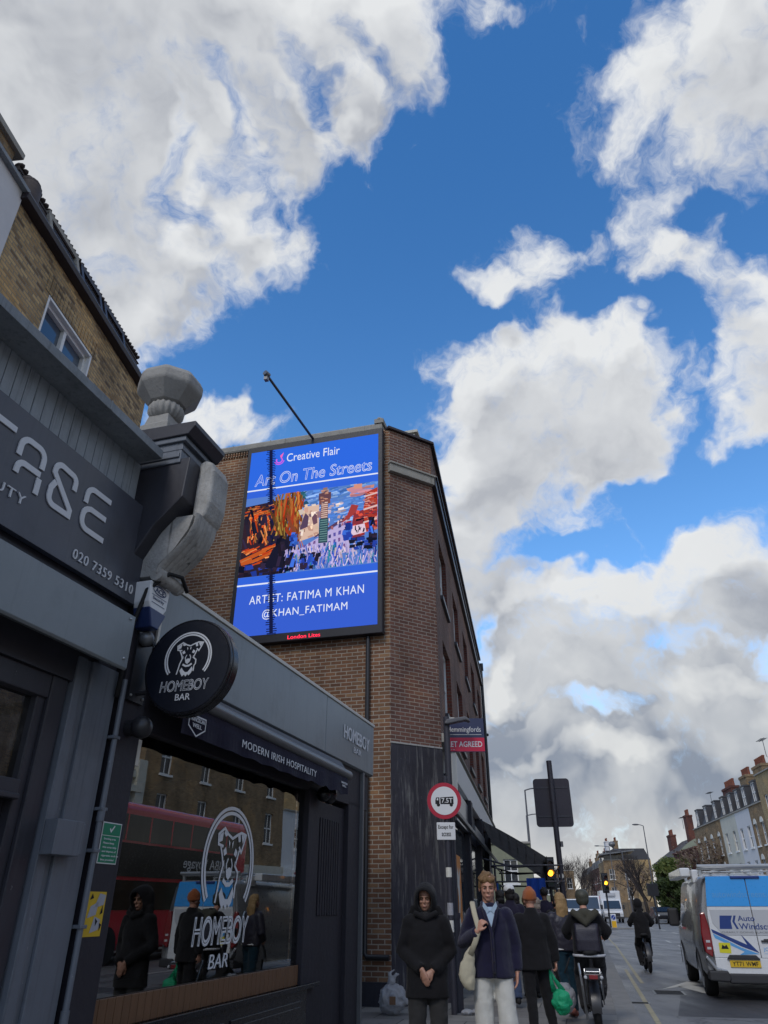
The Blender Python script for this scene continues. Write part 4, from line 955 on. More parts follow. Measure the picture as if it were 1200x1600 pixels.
for u in (.07, .17, .27):
    strokes(34, u - .025, u + .035, .42, .76, OR + BR[1:2], (.004, .010), (.06, .2), 3); strokes(10, u - .04, u + .04, .70, .78, OR, (.03, .06), (.012, .03), 25)
strokes(26, 0, .32, .40, .80, DK, (.012, .03), (.05, .16), 3)
strokes(140, .24, .44, .40, .95, BR + OR[2:3] + [(.45, .30, .06), (.12, .06, .02)], (.004, .014), (.12, .36), 3)
strokes(18, .36, .45, .35, .85, [(.42, .05, .02), (.65, .20, .05), (.25, .06, .03)], (.006, .016), (.2, .5), 2)
patch([(0, .20), (.30, .40), (.30, .30), (.02, .10)], (.55, .10, .02)); strokes(34, .02, .30, .14, .34, OR + DK, (.05, .12), (.010, .02), 24)
strokes(30, .0, .34, .0, .14, DK + BU[2:3], (.03, .08), (.03, .08)); patch([(.2, .1), (.42, .02), (.42, .34), (.3, .42), (.24, .3)], (.012, .012, .03)); strokes(24, .24, .42, .04, .42, DK, (.015, .05), (.05, .16))
# pale arched building
patch([(.44, .36), (.58, .42), (.58, .80), (.45, .78)], (.72, .50, .40)); strokes(36, .44, .58, .40, .80, [(.85, .62, .45), (.55, .32, .25), (.9, .75, .65), (.25, .15, .2)], (.01, .04), (.02, .07), 6)
patch([(.45, .50), (.50, .52), (.50, .66), (.475, .70), (.45, .64)], (.10, .06, .12)); patch([(.53, .53), (.565, .55), (.565, .65), (.545, .68), (.53, .63)], (.16, .08, .12))
strokes(14, .64, .76, .66, .78, [(.85, .7, .65), (.5, .4, .5)], (.02, .05), (.01, .025), 8)
# long terrace in perspective
patch([(.44, .10), (.80, .16), (.80, .56), (.60, .40), (.44, .26)], (.52, .44, .74))
for i in range(9):
    u = .47 + i * .036
    for j in range(4):
        t = (u - .44) / .36; v = .16 + t * .06 + j * (.05 + .045 * t)
        if v < .26 + t * .26: patch([(u, v), (u + .018, v + .004), (u + .018, v + .035 + .02 * t), (u, v + .03 + .02 * t)], random.choice([(.12, .10, .40), (.2, .1, .3), (.05, .05, .2)]), .003)
patch([(.55, .37), (.80, .57), (.80, .62), (.55, .41)], (.10, .05, .12)); strokes(16, .62, .80, .46, .60, [(.75, .55, .6), (.3, .1, .12)], (.01, .02), (.02, .05), -10)
patch([(.74, .52), (.84, .60), (.86, .72), (.80, .73), (.78, .60)], (.38, .05, .05)); patch([(.80, .30), (.92, .34), (.92, .66), (.82, .62)], (.26, .035, .05)); strokes(30, .78, .93, .36, .66, RD + DK, (.02, .05), (.015, .05), 8)
patch([(.92, .36), (1, .38), (1, .92), (.93, .86), (.90, .68)], (.42, .05, .03)); strokes(120, .91, 1, .40, .90, RD + [(.75, .3, .25), (.12, .03, .06)], (.01, .04), (.006, .016), 10)
for v in (.48, .64, .80): patch([(.90, v), (1, v + .03), (1, v + .05), (.90, v + .02)], (.75, .52, .5), .003)
patch([(.82, .34), (.91, .38), (.91, .48), (.83, .45)], (.8, .62, .75)); strokes(9, .83, .91, .37, .46, DK, (.004, .008), (.03, .06))
strokes(12, .77, .81, .28, .48, BU, (.02, .04), (.05, .1)); strokes(14, .945, .975, .28, .55, BU + DK, (.012, .03), (.05, .12)); strokes(12, .37, .42, .30, .46, BU, (.02, .03), (.03, .06))
# wet street
strokes(420, .34, 1, .0, .26, BU + LV + [(.02, .2, .3), (.75, .6, .7), (.10, .16, .5)], (.003, .010), (.03, .13)); strokes(30, .82, 1, .18, .32, DK + BU[2:3], (.03, .06), (.02, .05)); strokes(30, .36, .6, .02, .2, DK + BU, (.02, .03), (.04, .1))
# the round tower
for (v0, v1, w0, c) in ((.30, .60, .032, (.03, .08, .11)), (.60, .82, .026, (.22, .10, .10)), (.78, .86, .042, (.20, .08, .08)), (.84, .93, .046, (.13, .06, .08)), (.93, .965, .026, (.40, .26, .24)), (.965, .995, .016, (.30, .18, .16))):
    patch([(.615 - w0, v0), (.615 + w0, v0), (.615 + w0, v1), (.615 - w0, v1)], c, .002)
for i in range(8): patch([(.592, .61 + i * .026), (.638, .61 + i * .026), (.638, .622 + i * .026), (.592, .622 + i * .026)], (.75, .55, .48), .002)
for i in range(10): patch([(.588, .32 + i * .028), (.642, .32 + i * .028), (.642, .33 + i * .028), (.588, .33 + i * .028)], (.16, .3, .3), .002)
strokes(14, .585, .645, .80, .96, [(.6, .3, .2), (.1, .06, .1)], (.015, .03), (.006, .014))
b.build('street_painting', M['led_wall'], sc_)
b = MB(); b.colr = WHT
for z in (9.975, 7.565): b.box(SX0, SX1, yy - .012, yy - .010, z - .018, z + .018)
lettering('Creative Flair', (-2.46, -1.14, 10.66, 10.885), yy - .010, .003, mb=b)
lettering('ARTIST: FATIMA M KHAN', (-3.07, -.50, 7.105, 7.295), yy - .010, .003, 0, space=1.1, mb=b)
lettering('@KHAN_FATIMAM', (-2.74, -.85, 6.73, 6.955), yy - .010, .003, 0, space=1.1, mb=b)
lettering('Art On The Streets', (-3.23, -.35, 10.08, 10.40), yy - .010, .004, outline=.016, shear=.12, mb=b)
b.build('lettering', M['led_wall'], sc_)
b = MB(); b.colr = (.75, .12, .85)
b.ribbon(arc(-2.65, 10.74, .075, 150, 390, 12), .028, yy - .011, None); b.ribbon(arc(-2.65, 10.74, .12, 190, 350, 12), .022, yy - .011, None); b.colr = (.95, .15, .55); b.flat([(-2.60, 10.76), (-2.55, 10.95), (-2.64, 10.86)], yy - .011)
b.build('swirl_emblem', M['led_wall'], sc_)
b = MB(); random.seed(5)
zz = SZ0
while zz < SZ1:
    t = (zz - SZ0) / (SZ1 - SZ0); xc = -2.50 - .39 * t; d1, d2 = random.uniform(.05, .13), random.uniform(.05, .13)
    b.colr = (.008, .012, .06); b.flat([(xc - d1, zz), (xc + d2, zz), (xc + d2, zz + .022), (xc - d1, zz + .022)], yy - .0135); zz += .05
b.flat([(-2.54, SZ0), (-2.46, SZ0), (-2.85, SZ1), (-2.93, SZ1)], yy - .0138); b.build('dark_scan_band', M['led_wall'], sc_)
lettering('London Lites', (-2.13, -1.42, 6.255, 6.335), yy, .006).build('lettering', M['red_neon'], sc_)

# floodlight arm above the screen, aerial
fl = thing('floodlight_arm', 'long thin floodlight arm reaching out above the advertising screen', 'lamp arm', EF, (-1.81, -.05, 11.25))
b = MB(); b.tube([(-1.81, -.05, 11.2), (-2.19, -2.2, 11.62)], .03, 8); b.build('arm', M['black_metal'], fl)
b = MB(); b.tube([(-2.17, -2.16, 11.63), (-2.21, -2.28, 11.64)], .06, 12); b.box(-2.24, -2.16, -2.25, -2.15, 11.48, 11.6); b.build('lamp_head', M['grey_metal'], fl, smooth=40)
ae = thing('roof_aerial', 'small television aerial on the roof above the advertising screen', 'aerial', EF, (-1.2, 1.2, 11.3))
b = MB(); b.tube([(-1.25, 1.2, 11.3), (-1.25, 1.2, 12.35)], .018, 6); b.build('mast', M['grey_metal'], ae)
b = MB(); b.tube([(-1.75, 1.2, 12.12), (-1.15, 1.2, 12.3)], .014, 6)
for k in range(5): b.tube([(-1.7 + k * .13, 1.02, 12.13 + k * .04), (-1.7 + k * .13, 1.38, 12.13 + k * .04)], .008, 5)
b.build('aerial_bars', M['grey_metal'], ae)

# ---------------------------------------------------------------- posts and signs by the corner
def pt(x, y): return Frame(x, y, 90)
PS = pt(1.01, 12.75)
wp = thing('weight_limit_sign', 'round red ringed weight limit sign with lorry above an Except for access plate', 'road sign', PS, (0, 0, ZP))
b = MB(); b.cyl((.035, .03, ZP), (.035, .03, 3.4), .045, 16); b.build('post', M['post_paint'], wp, smooth=40)
b = MB(); b.cyl((.0, -.03, 3.0), (.0, -.012, 3.0), .285, 48); b.build('plate', mat('sign_red', (.40, .012, .035), .4, .06, 4), wp, smooth=35)
b = MB(); b.cyl((.0, -.034, 3.0), (.0, -.030, 3.0), .222, 48); b.build('plate_face', M['plastic_white'], wp)
b = MB(); yq = -.0355
b.flat([(-.065, .05 + 3.0), (.155, 3.065), (.155, 2.945), (-.065, 2.945)], yq); b.flat([(-.15, 3.0), (-.135, 3.05), (-.08, 3.05), (-.08, 2.945), (-.15, 2.945)], yq)
for cx in (-.10, .115): b.flat([(cx + .028 * math.cos(a), 2.935 + .028 * math.sin(a)) for a in [2 * math.pi * k / 14 for k in range(14)]], yq - .001)
b.build('lorry_symbol', M['rubber'], wp)
b = MB(); lettering('7.5T', (-.045, .14, 2.965, 3.04), yq - .002, .001, .012, mb=b); b.flat([(-.128, 3.005), (-.12, 3.038), (-.10, 3.038), (-.10, 3.005)], yq - .001); b.build('lettering', M['plastic_white'], wp)
b = MB(); b.box(-.14, .165, -.03, -.012, 2.40, 2.665); b.build('lower_plate', M['plastic_white'], wp, bevel=.008)
b = MB(); lettering('Except for', (-.115, .135, 2.55, 2.625), -.0315, .002, .01, mb=b); lettering('access', (-.06, .09, 2.455, 2.51), -.0315, .002, .01, mb=b); b.build('lettering', M['rubber'], wp)
for k, (z0, z1) in enumerate(((1.86, 2.0), (1.33, 1.5), (1.10, 1.26), (.95, 1.04))):
    b = MB(); b.tube([(.035, .03, z0), (.035, .03, z1)], .0475, 16); b.build('sticker', M['offwhite'] if k % 2 == 0 else M['torn_grey'], wp, smooth=40)
lp_ = thing('lamp_column', 'dark lamp column with a small lantern leaning over the letting board', 'lamp post', pt(1.13, 13.05), (0, 0, ZP))
b = MB(); b.cyl((.0, .0, ZP), (.0, .0, 1.3), .085, 16); b.cyl((0, 0, 1.3), (0, 0, 4.46), .055, 16); b.cyl((0, 0, 1.28), (0, 0, 1.36), .095, 16); b.build('column', M['post_paint'], lp_, smooth=40)
b = MB(); b.prism([(-.05, 4.32), (.0, 4.40), (.33, 4.45), (.40, 4.41), (.42, 4.35), (.34, 4.38), (.0, 4.31)], -.12, .04); b.build('lantern', M['lamp_grey'], lp_, bevel=.02)
lb = thing('letting_board', 'navy and red letting board reading LET AGREED fixed at first floor corner', 'sign board', pt(1.22, 13.35), (0, 0, 3.9))
b = MB(); b.box(-.09, .62, -.02, .0, 3.90, 4.50); b.build('board', mat('board_navy', (.03, .035, .085), .4, .1, 3), lb)
b = MB(); b.box(-.08, .615, -.024, -.02, 3.91, 4.15); b.build('red_panel', mat('board_red', (.50, .012, .05), .4, .06, 3), lb)
b = MB(); lettering('Hemmingfords', (-.055, .56, 4.225, 4.345), -.0255, .002, mb=b); lettering('LET AGREED', (-.055, .57, 3.985, 4.085), -.0255, .002, .012, mb=b); b.box(-.06, .57, -.0255, -.0245, 4.20, 4.207)
lettering('020 7359 0000'[:6], (-.05, .06, 3.93, 3.945), -.0255, .001, mb=b); b.build('lettering', M['plastic_white'], lb)
b = MB(); b.box(.0, .09, .002, .05, 2.9, 4.52); b.build('board_post', M['offwhite'], lb)

# big dark sign seen from behind
BS = Frame(5.35, 24, 98)
bs = thing('traffic_sign_back', 'large dark rounded traffic sign seen from behind on a tall leaning post', 'road sign', BS, (0, 0, ZP))
b = MB(); b.cyl((0, 0, ZP), (0, 0, 5.58), .085, 16); b.build('post', M['post_paint'], bs, smooth=40)
b = MB(); q = []
for cx, cz, a0 in ((.47, 4.95, 0), (-.47, 4.95, 90), (-.47, 3.72, 180), (.47, 3.72, 270)): q += arc(cx, cz, .10, a0, a0 + 90, 5)
b.prism(q, .10, .125); b.build('plate', mat('sign_back', (.028, .024, .035), .5, .3, 2), bs, bevel=.004)
b = MB()
for z in (3.9, 4.75): b.box(-.5, .5, .085, .10, z, z + .05)
for x, z in ((.0, 4.93), (.0, 3.75), (.47, 3.72), (-.08, 4.35)): b.ball((x, .095 if abs(x) > .2 else -.088, z), .018, 8, 5)
b.build('fixing_rail', M['post_paint'], bs)
b = MB(); b.cyl((0, -.088, 2.25), (0, -.084, 2.25), .07, 20); b.build('round_sticker', M['offwhite'], bs)
b = MB(); b.box(.085, .16, -.06, .06, 3.05, 3.2); b.build('clamp', M['lamp_grey'], bs)

# traffic lights
def traffic_light(name_lab, x, y, zb, s, poleto):
    fr = pt(x, y); t = thing('traffic_light', name_lab, 'traffic light', fr, (0, 0, poleto), group='amber traffic lights')
    b = MB(); b.cyl((0, .12 * s, poleto), (0, .12 * s, zb + .9 * s), .055 * s, 12); b.build('pole', M['black_metal'], t, smooth=40)
    b = MB(); b.box(-.15 * s, .15 * s, -.08 * s, .08 * s, zb, zb + .95 * s); b.build('signal_head', M['black_metal'], t, bevel=.02 * s)
    b = MB(); b.box(-.21 * s, .21 * s, .08 * s, .10 * s, zb - .08 * s, zb + 1.03 * s); b.build('backing_board', M['black_metal'], t)
    for k, m_ in enumerate(('dull_lens', 'amber', 'dark_red_lens')):
        z = zb + (.17 + .30 * k) * s
        b = MB(); b.cyl((0, -.085 * s, z), (0, -.08 * s, z), .10 * s, 20); b.build('lens', M[m_], t)
        v = MB(); v.loft([[(.115 * s * math.cos(R(a)), yv, z + .115 * s * math.sin(R(a))) for a in range(-10, 191, 20)] for yv in (-.08 * s, -.24 * s)], caps=False, closed=False); v.build('visor', M['black_metal'], t)
    return t
mat('dull_lens', (.01, .03, .02), .3, .1, 4); mat('dark_red_lens', (.06, .01, .008), .3, .1, 4)
traffic_light('amber traffic light on the left pavement just beyond the shop awning', 5.02, 24, 1.95, .8, ZP)
traffic_light('amber traffic light on the road island in front of the box truck', 17.2, 62, 2.45, 1.25, ZR)

# street lamps
def street_lamp(lab, x, y, h, arm, side, tilt=.0, cctv=False):
    fr = pt(x, y); t = thing('street_lamp', lab, 'street lamp', fr, (0, 0, ZP), group='tall street lamps')
    b = MB(); b.tube([(0, 0, ZP), (0, 0, 1.4)], .11, 12); b.tube([(0, 0, 1.4), (tilt, 0, h)], [.085, .05], 12); b.build('column', M['lamp_grey'], t, smooth=40)
    b = MB(); b.tube([(tilt, 0, h - .02), (tilt + side * arm * .5, -.0, h + .08), (tilt + side * arm, 0, h + .12)], .04, 8); b.build('arm', M['lamp_grey'], t)
    b = MB(); b.ball((tilt + side * (arm + .3), 0, h + .12), (.42, .16, .09), 14, 7); b.build('lantern', M['lamp_grey'], t, smooth=True)
    return t
street_lamp('taller of the two street lamps left of the dark sign back', 9.35, 50, 8.2, .7, 1)
street_lamp('shorter street lamp just behind the taller one, left of the sign back', 11.9, 64, 8.1, 1.0, 1)
street_lamp('tallest street lamp on the right pavement, above the hooded cyclist', 29.6, 88, 9.5, .55, -1)
street_lamp('farthest right hand street lamp beside the flat canopy roof', 35.2, 122, 9.6, 1.6, -1)
cc = thing('camera_pole', 'slim pole with a round camera head near the flat canopy', 'camera pole', pt(31.9, 104), (0, 0, ZP))
b = MB(); b.tube([(0, 0, ZP), (-.3, 0, 7.6), (-.5, 0, 7.9), (-1.3, 0, 8.0), (-1.5, 0, 8.4)], .09, 10); b.build('pole', M['lamp_grey'], cc)
b = MB(); b.ball((-1.5, 0, 8.7), (.45, .4, .35)); b.build('camera_head', M['grey_metal'], cc, smooth=True)
bo = thing('keep_left_bollard', 'white and yellow keep left bollard on the road island', 'bollard', pt(17.55, 62.5), (0, 0, ZR))
b = MB(); b.box(-.22, .22, -.12, .12, ZR, .95); b.build('shell', M['plastic_white'], bo, bevel=.05)
b = MB(); b.box(-.17, .17, -.14, -.12, .05, .48); b.build('yellow_panel', mat('bollard_yellow', (.75, .42, .02), .5, .05, 3), bo)
b = MB(); b.cyl((0, -.14, .72), (0, -.12, .72), .16, 24); b.build('blue_disc', mat('disc_blue', (.02, .06, .3), .4, .05, 3), bo)
b = MB(); b.prism([(.08, .82), (-.10, .62), (-.10, .72), (-.12, .60), (.0, .60), (-.07, .63), (.10, .79)], -.145, -.14); b.build('arrow', M['plastic_white'], bo)
b = MB(); b.box(-.9, 1.4, -.6, 2.4, ZR, ZR + .1)
describe(b.build('traffic_island', M['kerb_stone'], frame=pt(17.3, 62), at=(0, 0, ZR), bevel=.03), kind='structure')
bk = thing('black_signal_board', 'square black board on a thin pole in front of the green tree', 'signal board', pt(20.8, 62), (0, 0, ZR))
b = MB(); b.cyl((.05, 0, ZR), (-.05, 0, 2.3), .06, 10); b.build('pole', M['black_metal'], bk)
b = MB(); b.box(-.45, .42, -.05, .03, 2.15, 3.0); b.build('board', M['black_metal'], bk, bevel=.02)

# ---------------------------------------------------------------- shop awning and market stall
def thin_cloth(name, c, tr):
    m, n = newmat(name); f = n.noise(n.n('ShaderNodeTexCoord').outputs['Object'], 3, 5, .6); k = n.mix(f, (*[x * .6 for x in c], 1), (*[x * 1.4 for x in c], 1))
    out(n, n.n('ShaderNodeMixShader', {}, i0=tr, i1=n.n('ShaderNodeBsdfDiffuse', {}, Color=k).outputs[0], i2=n.n('ShaderNodeBsdfTranslucent', {}, Color=k).outputs[0]).outputs[0])
thin_cloth('canopy_cloth', (.10, .095, .092), .5)
ag = thing('shop_awning', 'long dark shop awning sloping out over the pavement with striped underside', 'awning', FF, (9, 0, 2.5))
b = MB(); n_ = 12; rings = []
for k in range(n_ + 1):
    t = k / n_; y = -.16 - 1.80 * t; z = 3.72 - 1.02 * t + .03 * math.sin(math.pi * t)
    rings.append([(9.0, y, z), (14.6, y, z - .25 - .2 * t)])
b.loft(rings, caps=False, closed=False)
b.build('canopy', M['canopy_cloth'], ag, smooth=50)
b = MB(); rings = []
for k in range(40):
    x = 9.0 + 5.6 * k / 39; z = 2.72 - .25 * k / 39
    rings.append([(x, -1.96, z), (x, -1.985, z), (x, -2.0 + .03 * math.sin(k), z - .30 - .04 * abs(math.sin(k * .8))), (x, -1.985 + .03 * math.sin(k), z - .30 - .04 * abs(math.sin(k * .8)))])
b.loft(rings); b.build('valance', cloth('valance_cloth', (.035, .034, .036)), ag)
b = MB()
for x in (9.2, 14.4): b.tube([(x, -.1, 2.7), (x, -1.0, 2.45), (x, -1.95, 2.5)], .025, 8)
for k in range(7): b.tube([(9.1, -.4 - k * .25, 3.58 - k * .155), (14.5, -.4 - k * .25, 3.58 - k * .155 - .01 - .035 * k)], .012, 6)
b.build('awning_frame', M['post_paint'], ag)
ms = thing('market_stall', 'dark tubular market stall frame with rails under the awning', 'stall', FF, (10, -1.0, ZP))
b = MB()
for x in (8.2, 13.5):
    for y in (-.5, -2.3): b.cyl((x, y, ZP), (x, y, 2.55), .03, 8)
for z in (2.05, 2.45):
    for y in (-.5, -2.3): b.cyl((8.0, y, z), (13.7, y, z), .022, 8)
    for x in (8.2, 13.5): b.cyl((x, -.4, z), (x, -2.4, z), .022, 8)
b.build('frame', M['post_paint'], ms)
b = MB(); b.box(8.2, 13.5, -2.3, -.5, .75, .82); b.box(8.2, 13.5, -2.32, -2.28, .2, .8); b.build('table', M['shop_black'], ms)
tp = MB(); rings = []
for k in range(13):
    x = .5 * k / 12; yv = .03 * math.sin(k * 1.3); rings.append([(x, yv, 2.12), (x, yv * 1.5, 1.6), (x, yv * 1.5 + .01, 1.6), (x, yv + .01, 2.12)])
tp.loft(rings)
describe(tp.build('blue_tarpaulin', cloth('tarp_blue', (.012, .05, .26)), frame=Frame(3.86, 21.6, 95), at=(0, 0, 1.6)), 'blue tarpaulin hanging from the stall frame beside the traffic light', 'tarpaulin')
for k, (x, c, lab) in enumerate(((8.5, (.02, .06, .22), 'blue garment hanging on the stall rail nearest the shop corner'), (9.3, (.015, .14, .10), 'green garment hanging on the stall rail'), (10.2, (.05, .05, .06), 'dark garment hanging farther along the stall rail'))):
    b = MB(); b.prism([(x - .18, 1.3), (x + .18, 1.3), (x + .2, 1.85), (x + .05, 2.03), (x - .05, 2.03), (x - .2, 1.85)], -.56, -.46)
    describe(b.build('hanging_garment', cloth('garment_%d' % k, c), frame=FF, at=(x, -.5, 1.3), bevel=.03), lab, 'garment', 'garments on the stall rail')

# ---------------------------------------------------------------- terraces across the road
RF = Frame(32.5, 71.1, 189)
DEEP = 9
def house(label, x0, x1, h, wallm, cols, rows, frame=RF, roof='parapet', roofh=1.9, winw=.9, arch=False, dormers=0, chim=(), trim='white_paint', coping='stone', cat='house', depth=DEEP, sillm='white_paint', shop=None, name='terraced_house', pots=5, framem='white_paint', dm='white_paint', group=None):
    t = thing(name, label, cat, frame, ((x0 + x1) / 2, 0, 0), group)
    wd = x1 - x0; holes = []
    for (z0, z1) in rows:
        for k in range(cols):
            c = x0 + wd * (k + .5) / cols; holes.append((c - winw / 2, c + winw / 2, z0, z1))
    b = MB(); wall(b, x0, x1, 0, h, 0, .18, holes); shell(b, x0, x1, 0, depth, 0, h); b.build('wall', M[wallm], t)
    for (a, c, d, e) in holes:
        f = MB(); f.box(a, a + .06, .09, .16, d, e); f.box(c - .06, c, .09, .16, d, e); f.box(a, c, .09, .16, e - .07, e); f.box(a, c, .09, .16, d, d + .07); f.box(a, c, .085, .16, (d + e) / 2 - .035, (d + e) / 2 + .035); f.box((a + c) / 2 - .02, (a + c) / 2 + .02, .1, .16, d, e)
        fo = f.build('window', M[framem], t)
        p_ = MB(); p_.quad((a, .14, d), (c, .14, d), (c, .14, e), (a, .14, e)); p_.build('pane', M['sash_glass'], fo)
        s_ = MB(); s_.box(a - .08, c + .08, -.09, .1, d - .11, d - .002); s_.build('sill', M[sillm], fo)
        if arch:
            q = MB(); q.prism([(a - .03, e - .02), (c + .03, e - .02)] + [((a + c) / 2 + (c - a + .06) / 2 * math.cos(R(w_)), e - .02 + .42 * math.sin(R(w_))) for w_ in range(0, 181, 20)], -.03, .02); q.build('arched_head', M['offwhite'], fo)
    if roof == 'parapet' or roof == 'mansard':
        b = MB(); b.box(x0, x1, -.10, .3, h, h + .10); b.build('coping', M[coping], t)
    if roof == 'mansard':
        b = MB(); b.prismx([(.3, h + .1), (.95, h + roofh), (1.6, h + roofh + .3), (depth - 1, h + roofh + .3), (depth, h)], x0, x1); b.build('roof', M['slate_roof'], t)
        for k in range(dormers):
            c = x0 + wd * (k + .5) / dormers
            d = MB(); d.box(c - .62, c - .48, .2, 1.4, h + .1, h + roofh - .1); d.box(c + .48, c + .62, .2, 1.4, h + .1, h + roofh - .1); d.box(c - .66, c + .66, .15, 1.4, h + roofh - .1, h + roofh + .03); d.box(c - .48, c + .48, .22, .3, h + .1, h + .3); 
            do = d.build('dormer', M['slate_roof'], t)
            d = MB(); d.box(c - .03, c + .03, .22, .27, h + .3, h + roofh - .1); d.box(c - .48, c + .48, .23, .27, h + .95, h + 1.0); d.box(c - .48, c - .41, .22, .27, h + .3, h + roofh - .1); d.box(c + .41, c + .48, .22, .27, h + .3, h + roofh - .1); d.box(c - .48, c + .48, .225, .27, h + roofh - .18, h + roofh - .1); d.build('frame', M[dm], do)
            p_ = MB(); p_.quad((c - .48, .28, h + .3), (c + .48, .28, h + .3), (c + .48, .28, h + roofh - .1), (c - .48, .28, h + roofh - .1)); p_.build('pane', M['sky_glass'], do)
    if roof == 'gable':
        b = MB(); b.prismx([(-.25, h - .05), (depth / 2, h + roofh), (depth + .2, h - .05)], x0 - .1, x1 + .1); b.build('roof', M['roof_tile'], t)
    if roof == 'dome':
        b = MB(); b.prismx([(.4 + (depth - .8) * k / 14, h + roofh * math.sin(math.pi * k / 14) ** .8) for k in range(15)], x0 + .2, x1 - .2); b.build('roof', mat('dome_green', (.20, .20, .12), .8, .3, 2), t)
        b = MB(); b.box(x0, x1, -.15, .3, h, h + .2); b.build('coping', M[coping], t)
    for (cx, y, wc, hc, mk) in chim:
        b = MB(); b.box(cx - wc / 2, cx + wc / 2, y, y + .8, h, hc); b.box(cx - wc / 2 - .06, cx + wc / 2 + .06, y - .06, y + .86, hc - .22, hc)
        co_ = b.build('chimney', M[mk], t)
        for k in range(pots):
            px_ = cx - wc / 2 + wc * (k + .5) / pots
            p_ = MB(); p_.lathe([(.13, hc), (.11, hc + .55), (.14, hc + .6), (.14, hc + .68), (.09, hc + .7)], (px_, y + .4, 0), 10); p_.build('chimney_pot', M['pot_red'], co_, smooth=40)
    if shop:
        b = MB(); b.box(x0 + .05, x1 - .05, -.25, .1, 2.9, 3.7); b.build('shop_fascia', M[shop], t)
        b = MB(); b.box(x0 + .3, x1 - .3, -.06, .0, .5, 2.8); b.build('shop_window', M['sash_glass'], t)
    return t
mat('render_moss', (.22, .23, .16), .9, .4, .8)
mat('pot_red', (.22, .075, .045), .8, .3, 4)
r3 = [(5.9, 7.6), (3.0, 4.9), (.9, 2.4)]
house('tall yellow brick house at the right edge, beyond the van', 8.4, 17.5, 11.0, 'ochre_brick', 3, [(7.6, 9.4), (4.4, 6.3)], chim=[(9.2, 1.5, 1.6, 12.6, 'stock_brick')], trim='stone', coping='stone')
house('brown brick house with arched window heads right of the white house', 4.7, 8.4, 9.0, 'stock_brick', 2, r3, roof='mansard', arch=True, dormers=1, winw=.8, chim=[(5.0, 1.4, 2.6, 12.4, 'stock_brick')], pots=6)
house('clean white painted terraced house with slate mansard', .2, 4.7, 9.0, 'render_white', 2, r3, roof='mansard', dormers=2)
house('cream terraced house with brown water stains', -5.1, .2, 9.0, 'render_cream', 2, r3, roof='mansard', dormers=2, chim=[(-.3, 1.6, 2.2, 12.3, 'stock_brick'), (-4.9, 1.2, 3.2, 11.9, 'dark_red_brick')], pots=6)
house('brown brick house with arched heads and red chimney behind the brown leaved tree', -16.6, -5.1, 9.0, 'stock_brick', 4, r3, roof='mansard', arch=True, dormers=3)
house('low dark red brick building with a rounded green roof', -30.0, -17.0, 7.2, 'dark_red_brick', 4, [(4.4, 6.2), (1.2, 3.0)], roof='dome', roofh=2.2, coping='dark_red_brick', name='brick_building', cat='building')
house('brown house with pitched tiled roof beside the rounded roof', -45, -30, 6.8, 'stock_brick', 4, [(4.2, 5.8), (1.2, 2.8)], roof='gable', roofh=3.0, chim=[(-31.5, 2.5, 1.6, 12.0, 'dark_red_brick'), (-44, 2.5, 2.4, 10.6, 'dark_red_brick')], pots=4)
QF = Frame(38.9, 140, 103)
cb = house('brown brick block with flat projecting canopy roof', 0, 5.2, 8.6, 'stock_brick', 2, [(5.6, 7.2), (2.6, 4.4)], frame=QF, roof='parapet', depth=12, name='brick_building', cat='building')
b = MB(); b.prism([(-.6, 9.35), (5.5, 10.0), (5.5, 10.2), (-.6, 9.55)], -1.2, 8); b.build('canopy', M['grey_metal'], cb)
b = MB(); b.box(.2, 5, .3, 7, 8.7, 9.4); b.build('clerestory', M['sash_glass'], cb)
house('ochre brick house with white dormers, left of the canopy block', -118, -100, 10.2, 'ochre_brick', 5, [(6.8, 8.6), (3.6, 5.6), (.8, 2.6)], roof='mansard', dormers=4, winw=1.2, chim=[(-117, 2, 3.2, 15, 'render_white'), (-101.5, 2, 2.5, 14, 'stock_brick')], pots=4)
house('narrow red brick house far down the street', -140, -118, 9.5, 'dark_red_brick', 5, [(6.3, 8), (3.2, 5)], roof='mansard', winw=1.2, chim=[(-138, 2, 3, 13.6, 'stock_brick'), (-122, 2, 3, 13.2, 'dark_red_brick')], pots=4)
house('dim brown house farthest along the right hand row', -172, -140, 9, 'stock_brick', 6, [(6, 7.7), (3.2, 5)], roof='mansard', winw=1.2, chim=[(-142, 2, 3, 12.8, 'stock_brick'), (-160, 2, 3, 12.8, 'stock_brick')], pots=3)
# houses seen only as reflections in the bar window
house('brown brick house with sash windows reflected in the bar window', 30, 44, 11.5, 'stock_brick', 4, [(7.8, 9.6), (5.0, 6.8)], frame=RF, roof='parapet', shop='render_cream')
h_ = house('cream parapet shop building reflected in the bar window', 44, 52, 7.6, 'render_cream', 2, [(4.6, 6.0)], frame=RF, roof='parapet', shop='white_paint', cat='building')
b = MB(); b.box(44.2, 51.8, -.35, -.1, 6.6, 6.9); b.box(44.2, 51.8, -.2, .0, 7.3, 7.6); b.box(44, 44.6, -.3, 0, 3.7, 8.2); b.box(51.4, 52, -.3, 0, 3.7, 8.2); b.build('cornice', M['render_cream'], h_)
house('yellow brick house beside the reflected cream building', 52, 66, 11.8, 'yellow_brick', 4, [(8, 9.8), (5.0, 6.8)], frame=RF, roof='parapet', shop='dark_paint')
house('stock brick house at the near end of the far pavement', 66, 82, 11, 'ochre_brick', 4, [(8, 9.8), (5.0, 6.8)], frame=RF, roof='parapet', shop='dark_paint')
h_ = house('white fronted nail bar building reflected in the bar window', 22, 30, 7.2, 'render_grey', 2, [(4.9, 6.2)], frame=RF, roof='parapet', shop='white_paint', cat='building')
